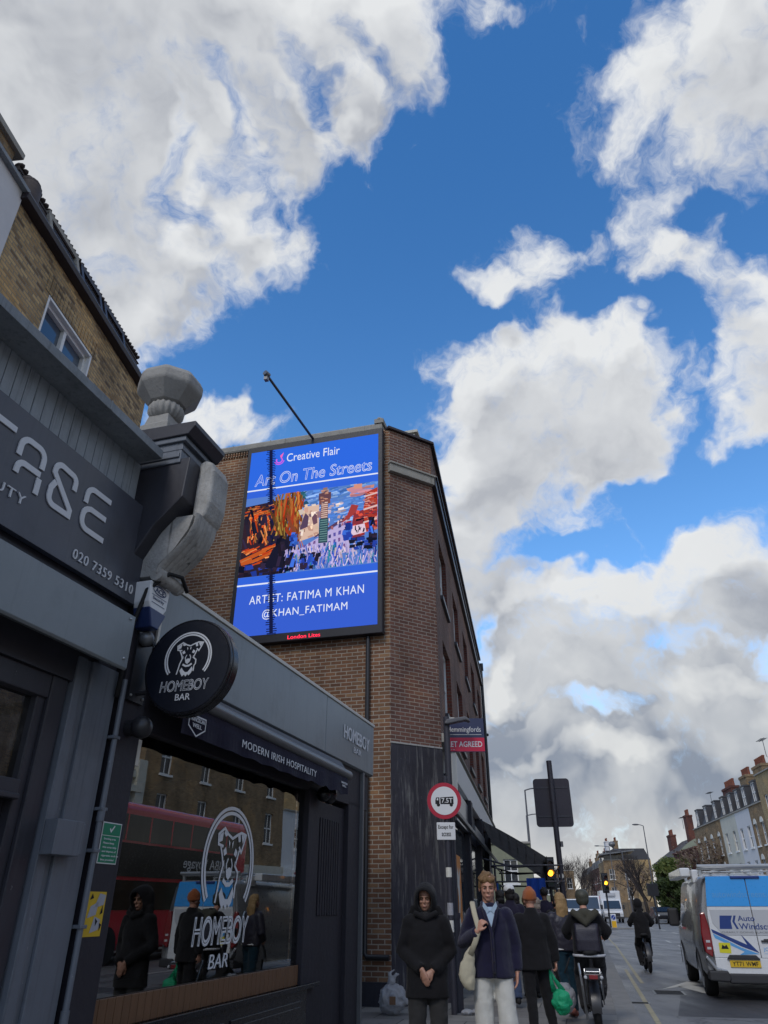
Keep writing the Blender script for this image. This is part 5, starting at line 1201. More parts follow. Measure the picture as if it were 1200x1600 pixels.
b = MB(); lettering('Nails', (25, 28.6, 3.0, 3.65), -.255, .01, .01, shear=.3, mb=b); b.build('lettering', M['sign_red'], h_)
for lab, x, yv in (('television aerial on the tall yellow brick house', 8.8, 1.2), ('television aerial on the brown house with the red chimney', -12.5, 1.5), ('television aerial above the rounded green roof building', -33, 2.5)):
    z0 = 12.5 if x > 0 else (11.0 if x > -20 else 10.5)
    t = thing('roof_aerial', lab, 'aerial', RF, (x, yv, z0)); b = MB(); b.tube([(x, yv, z0), (x, yv, z0 + 1.5)], .03, 6); b.build('mast', M['grey_metal'], t)
    b = MB(); b.tube([(x - .9, yv, z0 + 1.4), (x + .5, yv, z0 + 1.45)], .025, 5)
    for k in range(5): b.tube([(x - .8 + k * .3, yv - .3, z0 + 1.4), (x - .8 + k * .3, yv + .3, z0 + 1.44)], .02, 4)
    b.build('aerial_bars', M['grey_metal'], t)

# left side beyond the corner building
LG = Frame(6.0, 45, 100)
house('pale low building beyond the awning', 0, 2.4, 4.6, 'render_moss', 1, [(2.6, 3.8)], frame=LG, depth=8, name='low_building', cat='building', winw=.8)
house('greenish rendered building behind the market stall', -6, -.05, 4.9, 'stock_brick', 2, [(2.6, 3.9)], frame=LG, depth=8, name='low_building', cat='building')
LG2 = Frame(30.0, 152, 97)
house('grey block at the far left of the street end', -4, 2.2, 6.2, 'render_moss', 3, [(3.4, 5.0)], frame=LG2, depth=10, name='grey_building', cat='building', winw=1.0)
house('brick block at the far street end beside the bare trees', 2.3, 6.2, 7.4, 'stock_brick', 2, [(4.4, 6.2)], frame=LG2, depth=10, name='brick_building', cat='building', winw=1.0)
b = MB(); b.box(-6, 60, 0, 1.0, 0, 2.0)
describe(b.build('garden_wall', M['stock_brick'], frame=Frame(36, 110, 9), at=(0, 0, 0)), 'low brown brick wall along the far right pavement', 'wall')
b = MB()
for k in range(26): b.box(k * .14, k * .14 + .11, 0, .05, ZP, 1.9)
b.box(0, 3.64, .05, .08, .5, .6); b.box(0, 3.64, .05, .08, 1.5, 1.6)
describe(b.build('timber_gate', M['post_paint'], frame=Frame(35.0, 92, 100), at=(0, 0, ZP)), 'dark timber gate below the green tree on the right pavement', 'gate')

# ---------------------------------------------------------------- trees
def foliage(name, c, c2, trans=.25):
    m, n = newmat(name)
    co = n.n('ShaderNodeTexCoord').outputs['Object']
    base = n.mix(n.ss(n.noise(co, 1.4, 4, .6), .38, .64), (*c, 1), (*c2, 1))
    d = n.n('ShaderNodeBsdfPrincipled', {}, Base_Color=base, Roughness=.7); t = n.n('ShaderNodeBsdfTranslucent', {}, Color=base)
    out(n, n.n('ShaderNodeMixShader', {}, i0=trans, i1=d.outputs[0], i2=t.outputs[0]).outputs[0])
foliage('leaf_green', (.07, .11, .02), (.20, .22, .06)); foliage('leaf_dark', (.03, .05, .015), (.06, .09, .02)); foliage('leaf_brown', (.10, .06, .035), (.22, .16, .12), .1)
mat('bark', (.035, .028, .024), .9, .4, 6, bump=.4, bscale=20); mat('twig', (.045, .036, .034), .9, .3, 6)
def grow(b, p, d, ln, r, depth, rnd, tips, spread=.5, up=.12, kids=(2, 3)):
    q = p + d * ln; mid = p + d * ln * .5 + Vector((rnd.uniform(-1, 1), rnd.uniform(-1, 1), 0)) * ln * .05
    b.tube([p, mid, q], [r, r * .85, r * .7], 6 if r > .04 else 4)
    if depth == 0: tips.append(q); return
    for _ in range(rnd.randint(*kids)):
        e = (d + Vector((rnd.gauss(0, spread), rnd.gauss(0, spread), rnd.gauss(up, spread * .5)))).normalized()
        grow(b, q if rnd.random() < .7 else p + d * ln * rnd.uniform(.5, .9), e, ln * rnd.uniform(.62, .86), r * .62, depth - 1, rnd, tips, spread, up, kids)
def tree(name, label, x, y, h, seed, leaf=None, n=0, rad=(2, 2, 2), cz=4, size=.2, depth=5, r0=.16, spread=.5, ln=.3, group=None, bark='bark', lean=0.0, clumps=26):
    fr = pt(x, y); rnd = random.Random(seed); t = thing(name, label, 'tree', fr, (0, 0, ZR), group)
    b = MB(); tips = []
    d0 = Vector((lean, 0, 1)).normalized()
    b.tube([(0, 0, ZR), d0 * h * ln * .5, d0 * h * ln], [r0 * 1.25, r0, r0 * .85], 8)
    b.build('trunk', M[bark], t, smooth=True)
    b = MB()
    for _ in range(4):
        e = (d0 + Vector((rnd.gauss(0, spread), rnd.gauss(0, spread), .2))).normalized()
        grow(b, d0 * h * ln * rnd.uniform(.85, 1.0), e, h * .2, r0 * .6, depth, rnd, tips, spread, .14)
    b.build('branches', M[bark if leaf else 'twig'], t)
    if leaf:
        b = MB(); cl = []
        for _ in range(clumps):
            v = Vector((rnd.gauss(0, 1), rnd.gauss(0, 1), rnd.gauss(0, 1))).normalized() * rnd.uniform(.35, 1.0) ** .5
            cl.append((Vector((v.x * rad[0], v.y * rad[1], cz + v.z * rad[2])), rnd.uniform(.22, .42) * min(rad)))
        for _ in range(n):
            c, rr = rnd.choice(cl); v = Vector((rnd.gauss(0, .55), rnd.gauss(0, .55), rnd.gauss(0, .5))) * rr; p = c + v
            a = Vector((rnd.gauss(0, 1), rnd.gauss(0, 1), rnd.gauss(0, 1))).normalized(); e = a.orthogonal().normalized() * size * rnd.uniform(.4, .75); f = a.cross(e).normalized() * size * rnd.uniform(.6, 1.2)
            b.add([p - f, p + e * .6 - f * .2, p + f, p - e * .6 - f * .1], [(0, 1, 2, 3)])
        b.build('crown', M[leaf], t)
    return t
tree('leafy_tree', 'bushy green tree with pale top beside the black signal board', 33.4, 92, 6.2, 4, 'leaf_green', 5200, (2.0, 2.0, 1.7), 4.7, .26, 3, .16)
tree('dark_tree', 'dark evergreen tree just below the bushy green tree', 31.9, 89, 4.4, 9, 'leaf_dark', 4200, (1.9, 1.5, 1.5), 2.6, .26, 3, .16)
tree('brown_leaved_tree', 'thin tree with brown and pinkish leaves in front of the brown brick house', 32.4, 79, 7.2, 12, 'leaf_brown', 2300, (2.9, 2.0, 2.3), 4.9, .17, 5, .13, .55, group=None, clumps=44)
tree('leaning_tree', 'leaning bare tree trunk on the right pavement beside the hooded cyclist', 29.4, 90, 7.5, 5, None, 0, depth=5, r0=.2, spread=.35, lean=-.15)
tree('bare_tree', 'bare brown tree in front of the canopy block', 34.5, 112, 8.5, 31, 'leaf_brown', 700, (2.4, 2, 2.4), 5.0, .16, 5, .15, .6)
tree('bare_tree', 'reddish bare tree between the two tall right hand lamps', 35.4, 108, 7.0, 33, 'leaf_brown', 600, (2.2, 2, 2.0), 4.4, .16, 5, .13, .6)
rnd = random.Random(2)
for i, (px_, Y, hh) in enumerate(((884, 150, 9), (893, 160, 11), (902, 170, 12), (911, 175, 12.5), (919, 165, 11), (928, 150, 8.5), (872, 190, 9))):
    tree('bare_tree', ['leftmost of the far bare trees at the street end', 'second far bare tree from the left at the street end', 'tall far bare tree in the middle of the street end', 'tallest far bare tree at the street end', 'far bare tree just left of the red brick house', 'short far bare tree in front of the red brick house', 'distant bare tree behind the dark sign post'][i],
         (px_ - 600) / 1263 * Y, Y, hh, 40 + i, None, 0, depth=6, r0=.17, spread=.42, ln=.25, group='bare trees at the far end of the street', bark='twig')

# ---------------------------------------------------------------- vehicles
mat('van_white', (.62, .63, .64), .28, .10, 1.2, coat=.5, streak=.12, streakc=(.42, .41, .40)); mat('van_silver', (.30, .31, .325), .3, .25, 1.5, metal=.4, coat=.5, streak=.25, streakc=(.2, .2, .2))
mat('van_blue', (.02, .29, .72), .3, .10, 2, coat=.4); mat('van_navy', (.018, .045, .19), .35, .08, 3); mat('pale_blue', (.10, .32, .62), .35, .05, 3); mat('panel_grey', (.44, .45, .47), .35, .06, 2)
mat('lamp_red', (.20, .012, .015), .15, .3, 9, coat=.8); mat('plate_yellow', (.62, .40, .02), .45, .08, 5); mat('note_yellow', (.60, .55, .02), .5, .1, 8); mat('bumper', (.03, .03, .033), .6, .25, 5)
mat('bus_red', (.62, .014, .04), .22, .06, 2, coat=.8); mat('tint_glass', (.012, .013, .015), .06, .1, 2, spec=.7); mat('faint_blue', (.10, .33, .62), .4, .05, 3)
def wheel(parent, x, y, r, wd, rimm='steel'):
    b = MB(); b.tube([(x - wd / 2, y, r + ZR), (x - wd / 2 + .03, y, r + ZR), (x + wd / 2 - .03, y, r + ZR), (x + wd / 2, y, r + ZR)], [r * .93, r, r, r * .93], 32)
    w_ = b.build('wheel', M['rubber'], parent, smooth=35)
    b = MB()
    for s_ in (-1, 1): b.tube([(x + s_ * (wd / 2 - .01), y, r + ZR), (x + s_ * (wd / 2 + .012), y, r + ZR)], r * .62, 24)
    b.build('rim', M[rimm], w_, smooth=35); return w_
VF = Frame(6.92, 15.3, 105)      # x to the right across the back, y forward along the van
def vring(y, hw, z0, z1, tuck=.12, belt=1.05, n=None):
    """cross-section of a van body"""
    r = .13
    return [(-hw + .05, y, z0), (-hw - .0, y, z0 + .10), (-hw - .015, y, belt - .15), (-hw, y, belt), (-hw + tuck * .5, y, (belt + z1) / 2), (-hw + tuck, y, z1 - r), (-hw + tuck + .05, y, z1 - .04), (-hw + tuck + r, y, z1),
            (hw - tuck - r, y, z1), (hw - tuck - .05, y, z1 - .04), (hw - tuck, y, z1 - r), (hw - tuck * .5, y, (belt + z1) / 2), (hw, y, belt), (hw + .015, y, belt - .15), (hw, y, z0 + .10), (hw - .05, y, z0)]
van = thing('windscreen_van', 'white and blue windscreen repair van with roof rack seen from behind', 'van', VF, (0, 2.5, ZR))
b = MB(); b.loft([vring(.10, .93, .36, 1.93, .17), vring(.0, .955, .36, 1.96, .15), vring(.14, .985, .33, 1.99, .13), vring(1.2, .985, .30, 1.99, .12), vring(3.4, .985, .30, 1.97, .13), vring(3.75, .985, .30, 1.90, .18), vring(4.45, .97, .30, 1.22, .22, 1.02), vring(5.0, .93, .32, 1.05, .2, .9), vring(5.25, .80, .35, .85, .15, .7)])
b.build('body', M['van_silver'], van, smooth=38)
def rear(pts, lvl, c=None): return [(x, z) for x, z in pts]
yv = -.012
b = MB(); b.prism([(-.80, .62), (-.005, .62), (-.005, 1.90), (-.71, 1.90), (-.79, 1.3)], yv - .012, .09); b.build('rear_door', M['van_white'], van, bevel=.01)
b = MB(); b.prism([(.80, .62), (.005, .62), (.005, 1.90), (.71, 1.90), (.79, 1.3)], yv - .012, .09); rd = b.build('rear_door', M['van_white'], van, bevel=.01)
b = MB(); b.prism([(-.775, 1.45), (-.007, 1.45), (-.007, 1.965), (-.70, 1.955)], yv - .022, yv - .010); b.prism([(.775, 1.45), (.007, 1.45), (.007, 1.965), (.70, 1.955)], yv - .022, yv - .010); b.build('blue_panel', M['van_blue'], van, bevel=.008)
b = MB(); b.prism([(-.74, 1.40), (-.007, 1.40), (-.007, .98), (-.52, .98), (-.60, 1.0), (-.73, 1.18)], yv - .020, yv - .010); b.prism([(.74, 1.40), (.007, 1.40), (.007, .98), (.52, .98), (.60, 1.0), (.73, 1.18)], yv - .020, yv - .010); b.build('grey_panel', M['panel_grey'], van, bevel=.01)
b = MB(); b.box(-.26, .26, yv - .05, .1, 1.915, 1.965); b.build('brake_lamp', M['van_navy'], van, bevel=.015)
b = MB(); lettering('autowindscreens.co.uk', (-.64, .64, 1.60, 1.71), yv - .0225, .002, mb=b); b.build('lettering', M['pale_blue'], van)
yl2 = yv - .0205
b = MB(); b.flat([(-.58, 1.30), (-.36, 1.30), (-.40, 1.21), (-.40, 1.08), (-.62, 1.08)], yl2); b.flat([(-.335, 1.30), (-.295, 1.30), (-.335, 1.20), (-.285, 1.08), (-.325, 1.08), (-.375, 1.20)], yl2)
lettering('Auto', (-.275, .02, 1.21, 1.30), yl2, .002, .012, mb=b); lettering('Windscreens', (-.275, .55, 1.075, 1.175), yl2, .002, .012, mb=b)
b.build('lettering', M['van_navy'], van)
b = MB(); lettering('CLEARLY GOING PLACES SINCE 1985', (-.60, .60, 1.015, 1.042), yl2, .002, mb=b); b.build('lettering', M['grey_metal'], van)
yd = yv - .0145
b = MB(); b.flat([(-.775, 1.08), (-.20, .83), (-.28, 1.0), (-.015, .70), (-.30, .80), (-.76, 1.02)], yd); b.build('stripe', M['van_navy'], van)
b = MB(); b.flat([(-.76, 1.01), (-.32, .79), (-.02, .685), (-.36, .67), (-.27, .72), (-.735, .93)], yd - .0006); b.build('stripe', M['pale_blue'], van)
b = MB(); b.flat([(-.70, .70), (-.50, .69), (-.49, .86), (-.69, .86)], yd - .001); nt = b.build('yellow_notice', M['note_yellow'], van)
b = MB(); b.flat([(-.66, .76), (-.53, .76), (-.56, .83), (-.595, .80), (-.63, .83)], yd - .0018); b.build('notice_symbol', M['rubber'], nt)
b = MB(); lettering('JOBLOGGER', (.06, .55, .72, .79), yd, .002, mb=b); b.box(.06, .55, yd - .001, yd, .69, .695); b.build('lettering', M['pale_blue'], van)
b = MB(); b.box(.05, .27, yv - .05, yv - .012, .875, .905); b.box(.10, .22, yv - .045, yv - .01, .90, .925); b.build('handle', M['bumper'], rd, bevel=.006)
b = MB(); b.prism([(-.60, .60), (-.03, .60), (-.09, .67), (-.54, .67)], yv - .06, yv - .005); b.build('plate_lamp_housing', M['bumper'], van, bevel=.012)
b = MB(); b.box(-.56, -.04, yv - .03, yv - .012, .475, .585); np_ = b.build('number_plate', M['plate_yellow'], van, bevel=.004)
lettering('YT71 WMF', (-.52, -.08, .495, .565), yv - .031, .002, .015).build('lettering', M['rubber'], np_)
b = MB(); b.box(-.80, .80, yv - .01, .1, .36, .62); b.build('tail_panel', M['van_white'], van, bevel=.012)
b = MB(); b.prism([(-.95, .42), (-.62, .42), (-.58, .30), (-.62, .24), (-.96, .26)], -.08, .3); b.prism([(.95, .42), (.62, .42), (.58, .30), (.62, .24), (.96, .26)], -.08, .3); b.box(-.62, .62, -.06, .2, .22, .38); b.build('bumper', M['bumper'], van, bevel=.03)
b = MB(); b.prism([(-.97, .62), (-.80, .38), (-.62, .37), (-.62, .43), (-.79, .47), (-.93, .66)], -.05, .2); b.build('bumper_corner', M['van_silver'], van, bevel=.02)
for s_ in (-1, 1):
    b = MB(); b.prism([(s_ * .84, 1.36), (s_ * .92, 1.34), (s_ * .965, 1.0), (s_ * .945, .70), (s_ * .83, .62), (s_ * .795, .78), (s_ * .80, 1.1)], yv - .03, .16)
    tl_ = b.build('tail_light', M['lamp_red'], van, bevel=.02)
    b = MB()
    for z in (.75, .86): b.box(s_ * .87 - .035, s_ * .87 + .035, yv - .034, yv - .028, z, z + .04)
    b.build('lens_block', M['panel_grey'], tl_)
    for y in (.95, 4.15): wheel(van, s_ * .86, y, .34, .22)
    for y in (.95, 4.15):
        b = MB(); b.loft([[(s_ * .99, y + .43 * math.cos(R(a)), .34 + .43 * math.sin(R(a))) for a in range(-8, 189, 14)], [(s_ * 1.01, y + .36 * math.cos(R(a)), .34 + .36 * math.sin(R(a))) for a in range(-8, 189, 14)]], caps=False, closed=False); b.build('wheel_arch', M['bumper'], van)
    b = MB(); b.box(min(s_ * .99, s_ * 1.22), max(s_ * .99, s_ * 1.22), 3.68, 3.84, 1.05, 1.42); b.build('mirror', M['bumper'], van, bevel=.05)
    b = MB(); b.flat([(0, 0), (1, 0), (1, 1), (0, 1)]); 
b = MB(); b.quad((-.93, 3.0, 1.15), (-.93, 3.75, 1.15), (-.83, 3.6, 1.75), (-.83, 3.0, 1.75)); b.build('side_window', M['tint_glass'], van)
b = MB()
for y in (.2, 1.6, 3.0): b.box(-.80, .80, y, y + .05, 2.08, 2.11); b.box(-.78, -.72, y, y + .06, 1.96, 2.10); b.box(.72, .78, y, y + .06, 1.96, 2.10)
for x in (-.55, -.2, .2, .55): b.tube([(x, .1, 2.14), (x, 3.2, 2.14)], .022, 8)
b.tube([(-.8, .12, 2.14), (.8, .12, 2.14)], .035, 10); b.build('roof_rack', M['steel'], van, bevel=.004)
b = MB(); b.box(-1.08, -.88, .7, 3.4, 1.98, 2.14); b.box(-.88, -.76, .5, .8, 1.86, 2.10); b.build('side_carrier', M['van_white'], van, bevel=.02)

def light_truck(label, x, y, az, w_=2.0, h=2.85, L=5.5, box=True):
    fr = Frame(x, y, az); t = thing('box_truck' if box else 'white_van', label, 'truck' if box else 'van', fr, (0, 0, ZR))
    hw = w_ / 2; hc = 2.1 if box else h
    b = MB(); b.prismx([(-.05, .35), (-.12, .75), (.0, 1.05), (.55, 1.18), (1.15, hc), (2.0, hc), (2.0, .35)], -hw * .95, hw * .95); b.build('cab', M['van_white'], t, bevel=.07)
    b = MB()
    if box: b.box(-hw, hw, 1.6, L, .75, h)
    else: b.box(-hw * .95, hw * .95, 1.9, L, .4, h)
    b.build('box_body', M['van_white'], t, bevel=.05)
    b = MB(); b.quad((-hw * .85, .56, 1.22), (hw * .85, .56, 1.22), (hw * .78, 1.08, hc - .12), (-hw * .78, 1.08, hc - .12)); b.xf(Matrix.Translation((0, -.02, .012))); b.build('windscreen', mat('screen_glass', (.02, .045, .08), .2, .2, 2, spec=.25), t)
    b = MB(); b.box(-hw * .6, hw * .6, -.15, -.1, .55, .85); b.build('grille', M['bumper'], t); b = MB(); b.box(-hw * .97, hw * .97, -.16, .1, .3, .5); b.build('bumper', M['bumper'], t, bevel=.03)
    for s_ in (-1, 1):
        b = MB(); b.box(s_ * hw * .78 - .14, s_ * hw * .78 + .14, -.14, -.06, .72, .9); b.build('headlight', M['plastic_white'], t, bevel=.02)
        b = MB(); b.box(s_ * (hw + .12) - .09, s_ * (hw + .12) + .09, .6, .68, 1.2, 1.6); b.build('mirror', M['bumper'], t, bevel=.03)
        for yy_ in (.8, L - 1.1): wheel(t, s_ * (hw - .16), yy_, .35, .22)
    if box:
        b = MB(); b.box(-.5, .5, 1.35, 1.62, h - .5, h - .2); b.build('cooling_unit', M['panel_grey'], t, bevel=.03)
    return t
light_truck('white refrigerated box truck facing the camera behind the bollard', 24.3, 86, 101, 2.1, 2.95)
light_truck('white van partly hidden behind the helmeted cyclist', 21.0, 82, 103, 1.9, 2.4, box=False)
light_truck('distant white van left of the helmeted cyclist', 24.3, 104, 103, 1.9, 2.3, box=False)
cr = thing('red_bus', 'small red bus far down the street beside the dark sign post', 'bus', Frame(29.3, 135, 102), (0, 0, ZR))
b = MB(); b.box(-1.25, 1.25, 0, 8, .3, 2.95); b.build('body', M['bus_red'], cr, bevel=.15)
b = MB(); b.quad((-1.1, -.01, 1.2), (1.1, -.01, 1.2), (1.1, -.01, 2.5), (-1.1, -.01, 2.5)); b.build('windscreen', M['tint_glass'], cr)
for s_ in (-1, 1):
    for yy_ in (1.5, 6): wheel(cr, s_ * 1.1, yy_, .42, .25)
# parked dark car beyond the hooded cyclist
pc = thing('parked_car', 'small dark car parked by the far kerb behind the hooded cyclist', 'car', Frame(27.6, 80, 100), (0, 0, ZR))
b = MB(); b.prismx([(0, .35), (-.05, .7), (.7, .95), (1.3, 1.4), (2.9, 1.42), (3.7, .95), (4.1, .9), (4.15, .4)], -.85, .85); b.build('body', M['black_gloss'], pc, bevel=.08)
b = MB(); b.quad((-.7, .74, .99), (.7, .74, .99), (.6, 1.25, 1.36), (-.6, 1.25, 1.36)); b.xf(Matrix.Translation((0, -.03, .02))); b.build('windscreen', M['tint_glass'], pc)
for s_ in (-1, 1):
    for yy_ in (.8, 3.3): wheel(pc, s_ * .78, yy_, .31, .2)
    b = MB(); b.box(s_ * .62 - .14, s_ * .62 + .14, -.08, .0, .62, .75); b.build('headlight', M['plastic_white'], pc, bevel=.02)

# double deck bus on the far lane: outside the frame, but mirrored in the bar window
DB = Frame(15.3, 25.1, 16)       # x along the bus, -y towards... the far kerb
DBF = Frame(15.3, 25.3, 196)     # x runs back towards the camera, -y faces the bar
db = thing('double_deck_bus', 'red double deck bus mirrored in the bar window, black advert along its side', 'bus', DBF, (5.2, 0, ZR))
b = MB(); b.box(0, 10.6, 0, 2.5, .30, 4.38); b.build('body', M['bus_red'], db, bevel=.22)
b = MB(); b.box(.5, 10.2, -.012, .02, 3.25, 4.0); b.box(.9, 10.2, -.012, .02, 1.35, 2.15); b.build('windows', M['tint_glass'], db)
b = MB(); b.box(1.0, 10.3, -.018, .02, 2.25, 3.18); ad = b.build('advert_panel', M['black_gloss'], db)
lettering('ABBA Voyage', (1.5, 4.6, 2.5, 2.95), -.02, .004, .006).build('lettering', M['plastic_white'], ad)
b = MB()
for k in range(8): b.box(.5 + k * 1.25, .56 + k * 1.25, -.016, .0, 3.25, 4.0)
b.build('window_bars', M['bus_red'], db)
b = MB(); b.torus((7.2, -.01, .95), .24, .05, 'y', 28, 8); b.box(6.86, 7.54, -.03, -.0, .90, 1.0); b.build('ring_emblem', M['plastic_white'], db)
for yy_ in (2.0, 8.2):
    w_ = MB(); w_.tube([(yy_, -.01, .45), (yy_, .25, .45)], .48, 28); w_.build('wheel', M['rubber'], db, smooth=35)

# ---------------------------------------------------------------- people and bicycles
def skin_mat(name, c):
    m, n = newmat(name); co = n.n('ShaderNodeTexCoord').outputs['Object']
    base = n.mix(n.noise(co, 14, 4, .6), (c[0] * .85, c[1] * .75, c[2] * .72, 1), (c[0] * 1.12, c[1] * 1.1, c[2] * 1.08, 1))
    b = n.n('ShaderNodeBsdfPrincipled', {}, Base_Color=base, Roughness=.5); b.inputs['Subsurface Weight'].default_value = .08; b.inputs['Subsurface Radius'].default_value = (.01, .004, .002)
    out(n, b.outputs[0])
skin_mat('skin_fair', (.46, .25, .18)); skin_mat('skin_dark', (.10, .055, .035)); skin_mat('skin_mid', (.36, .20, .14))
mat('lips', (.28, .10, .08), .5, .1, 20); mat('eye_dark', (.02, .016, .014), .2, .1, 20); mat('brow', (.10, .06, .03), .8, .2, 40)
def hair_mat(name, c): mat(name, c, .55, .5, 30, bump=.7, bscale=90, spec=.3, stretch=(1, 1, .25))
hair_mat('hair_brown', (.19, .11, .05)); hair_mat('hair_blonde', (.30, .19, .085)); hair_mat('hair_grey', (.22, .18, .15)); hair_mat('hair_black', (.012, .010, .010))
wrinkle = bpy.data.textures.new('wrinkle', 'CLOUDS'); wrinkle.noise_scale = .16; wrinkle.noise_depth = 3
fold = bpy.data.textures.new('fold', 'CLOUDS'); fold.noise_scale = .07; fold.noise_depth = 2
def organic(mb, name, mats, parent, voxel=.014, it=6, amp=.0, tex=None, label=None):
    """fuse overlapping shapes into one continuous skin"""
    off = ORG.get(root(parent), Vector())
    me = mb.mesh(name, mats, off); o = bpy.data.objects.new(name, me); link(o)
    r = o.modifiers.new('fuse', 'REMESH'); r.mode = 'VOXEL'; r.voxel_size = voxel
    s_ = o.modifiers.new('soft', 'SMOOTH'); s_.iterations = it; s_.factor = .5
    if amp:
        d = o.modifiers.new('folds', 'DISPLACE'); d.texture = tex or wrinkle; d.strength = amp; d.mid_level = .5; d.texture_coords = 'LOCAL'
    dg = bpy.context.evaluated_depsgraph_get(); dg.update()
    new = bpy.data.meshes.new_from_object(o.evaluated_get(dg)); o.modifiers.clear(); o.data = new
    bpy.data.meshes.remove(me); new.name = name
    new.materials.clear(); new.materials.append(mats)
    for p in new.polygons: p.use_smooth = True; p.material_index = 0
    o.parent = parent
    if label: o['label'] = label
    return o
def ell(cx, cy, z, rx, ry, n=18, rot=0.0):
    return [(cx + rx * math.cos(a) * math.cos(rot) - ry * math.sin(a) * math.sin(rot), cy + rx * math.cos(a) * math.sin(rot) + ry * math.sin(a) * math.cos(rot), z) for a in [2 * math.pi * k / n for k in range(n)]]
def hand(b, w_, d, palm, s=1.0, curl=.35, side=1):
    """palm, four unequal bent fingers and a thumb from the side of the palm"""
    d = Vector(d).normalized(); nrm = Vector(palm); nrm = (nrm - d * nrm.dot(d)).normalized(); sd = d.cross(nrm) * side
    w_ = Vector(w_); L = .085 * s
    b.loft([[w_ + d * (L * t) + sd * (wd * math.cos(a)) + nrm * (th * math.sin(a)) for a in [2 * math.pi * k / 10 for k in range(10)]] for t, wd, th in ((-.25, .024, .02), (.0, .028, .019), (.4, .038, .017), (1.0, .041, .014))])
    for k, ln in enumerate((.070, .080, .075, .058)):
        p = w_ + d * L * .92 + sd * (-.031 + .0205 * k); c = curl
        e1 = (d * math.cos(c) + nrm * math.sin(c)).normalized(); e2 = (d * math.cos(c * 2.1) + nrm * math.sin(c * 2.1)).normalized(); e3 = (d * math.cos(c * 3) + nrm * math.sin(c * 3)).normalized()
        q = p + e1 * ln * .45; r = q + e2 * ln * .32; t = r + e3 * ln * .26
        b.tube([p - d * .012, p, q, r, t], [.0095, .0095, .0088, .008, .0066], 8)
    p = w_ + d * L * .25 - sd * .030; e = (d * .72 - sd * .55 + nrm * .35).normalized(); q = p + e * .038; e2 = (d * .9 - sd * .1 + nrm * .45).normalized()
    b.tube([p - e * .01, p, q, q + e2 * .03], [.012, .0125, .0105, .008], 8)
def head(b, c, turn=0.0, nod=0.0, s=1.0, hide=False):
    c = Vector(c); st = b.mark()
    b.ball((0, .018, .035), (.076 * s, .094 * s, .100 * s), 20, 14)           # skull
    b.ball((0, -.022, -.040), (.064 * s, .066 * s, .080 * s), 18, 12)        # face and jaw
    b.ball((0, -.062, -.092), (.030 * s, .026 * s, .026 * s), 12, 8)         # chin
    b.tube([(0, -.082, .020), (0, -.102, -.018), (0, -.106, -.030)], [.010, .013, .015], 8)   # nose
    b.ball((0, -.080, .028), (.048, .014, .012), 12, 6)                      # brow
    for x in (-.034, .034): b.ball((x, -.072, -.022), (.024, .020, .018), 10, 6)
    b.ball((0, -.088, -.060), (.026, .012, .007), 10, 6); b.ball((0, -.086, -.072), (.022, .012, .008), 10, 6)
    for x in (-.080, .080): b.ball((x, .012, -.010), (.012, .024, .034), 10, 7)
    m = Matrix.Translation(c) @ Matrix.Rotation(turn, 4, 'Z') @ Matrix.Rotation(nod, 4, 'X'); b.xf(m, st); return m
J0 = dict(sA=(-.168, .0, 1.385), eA=(-.235, .04, 1.14), wA=(-.235, -.04, .90), sB=(.168, .0, 1.385), eB=(.235, .04, 1.14), wB=(.235, -.04, .90),
          hA=(-.095, 0, .93), kA=(-.105, -.015, .50), aA=(-.11, .03, .09), hB=(.095, 0, .93), kB=(.105, -.015, .50), aB=(.11, .03, .09), head=(0, -.015, 1.625), neck=(0, .01, 1.46))
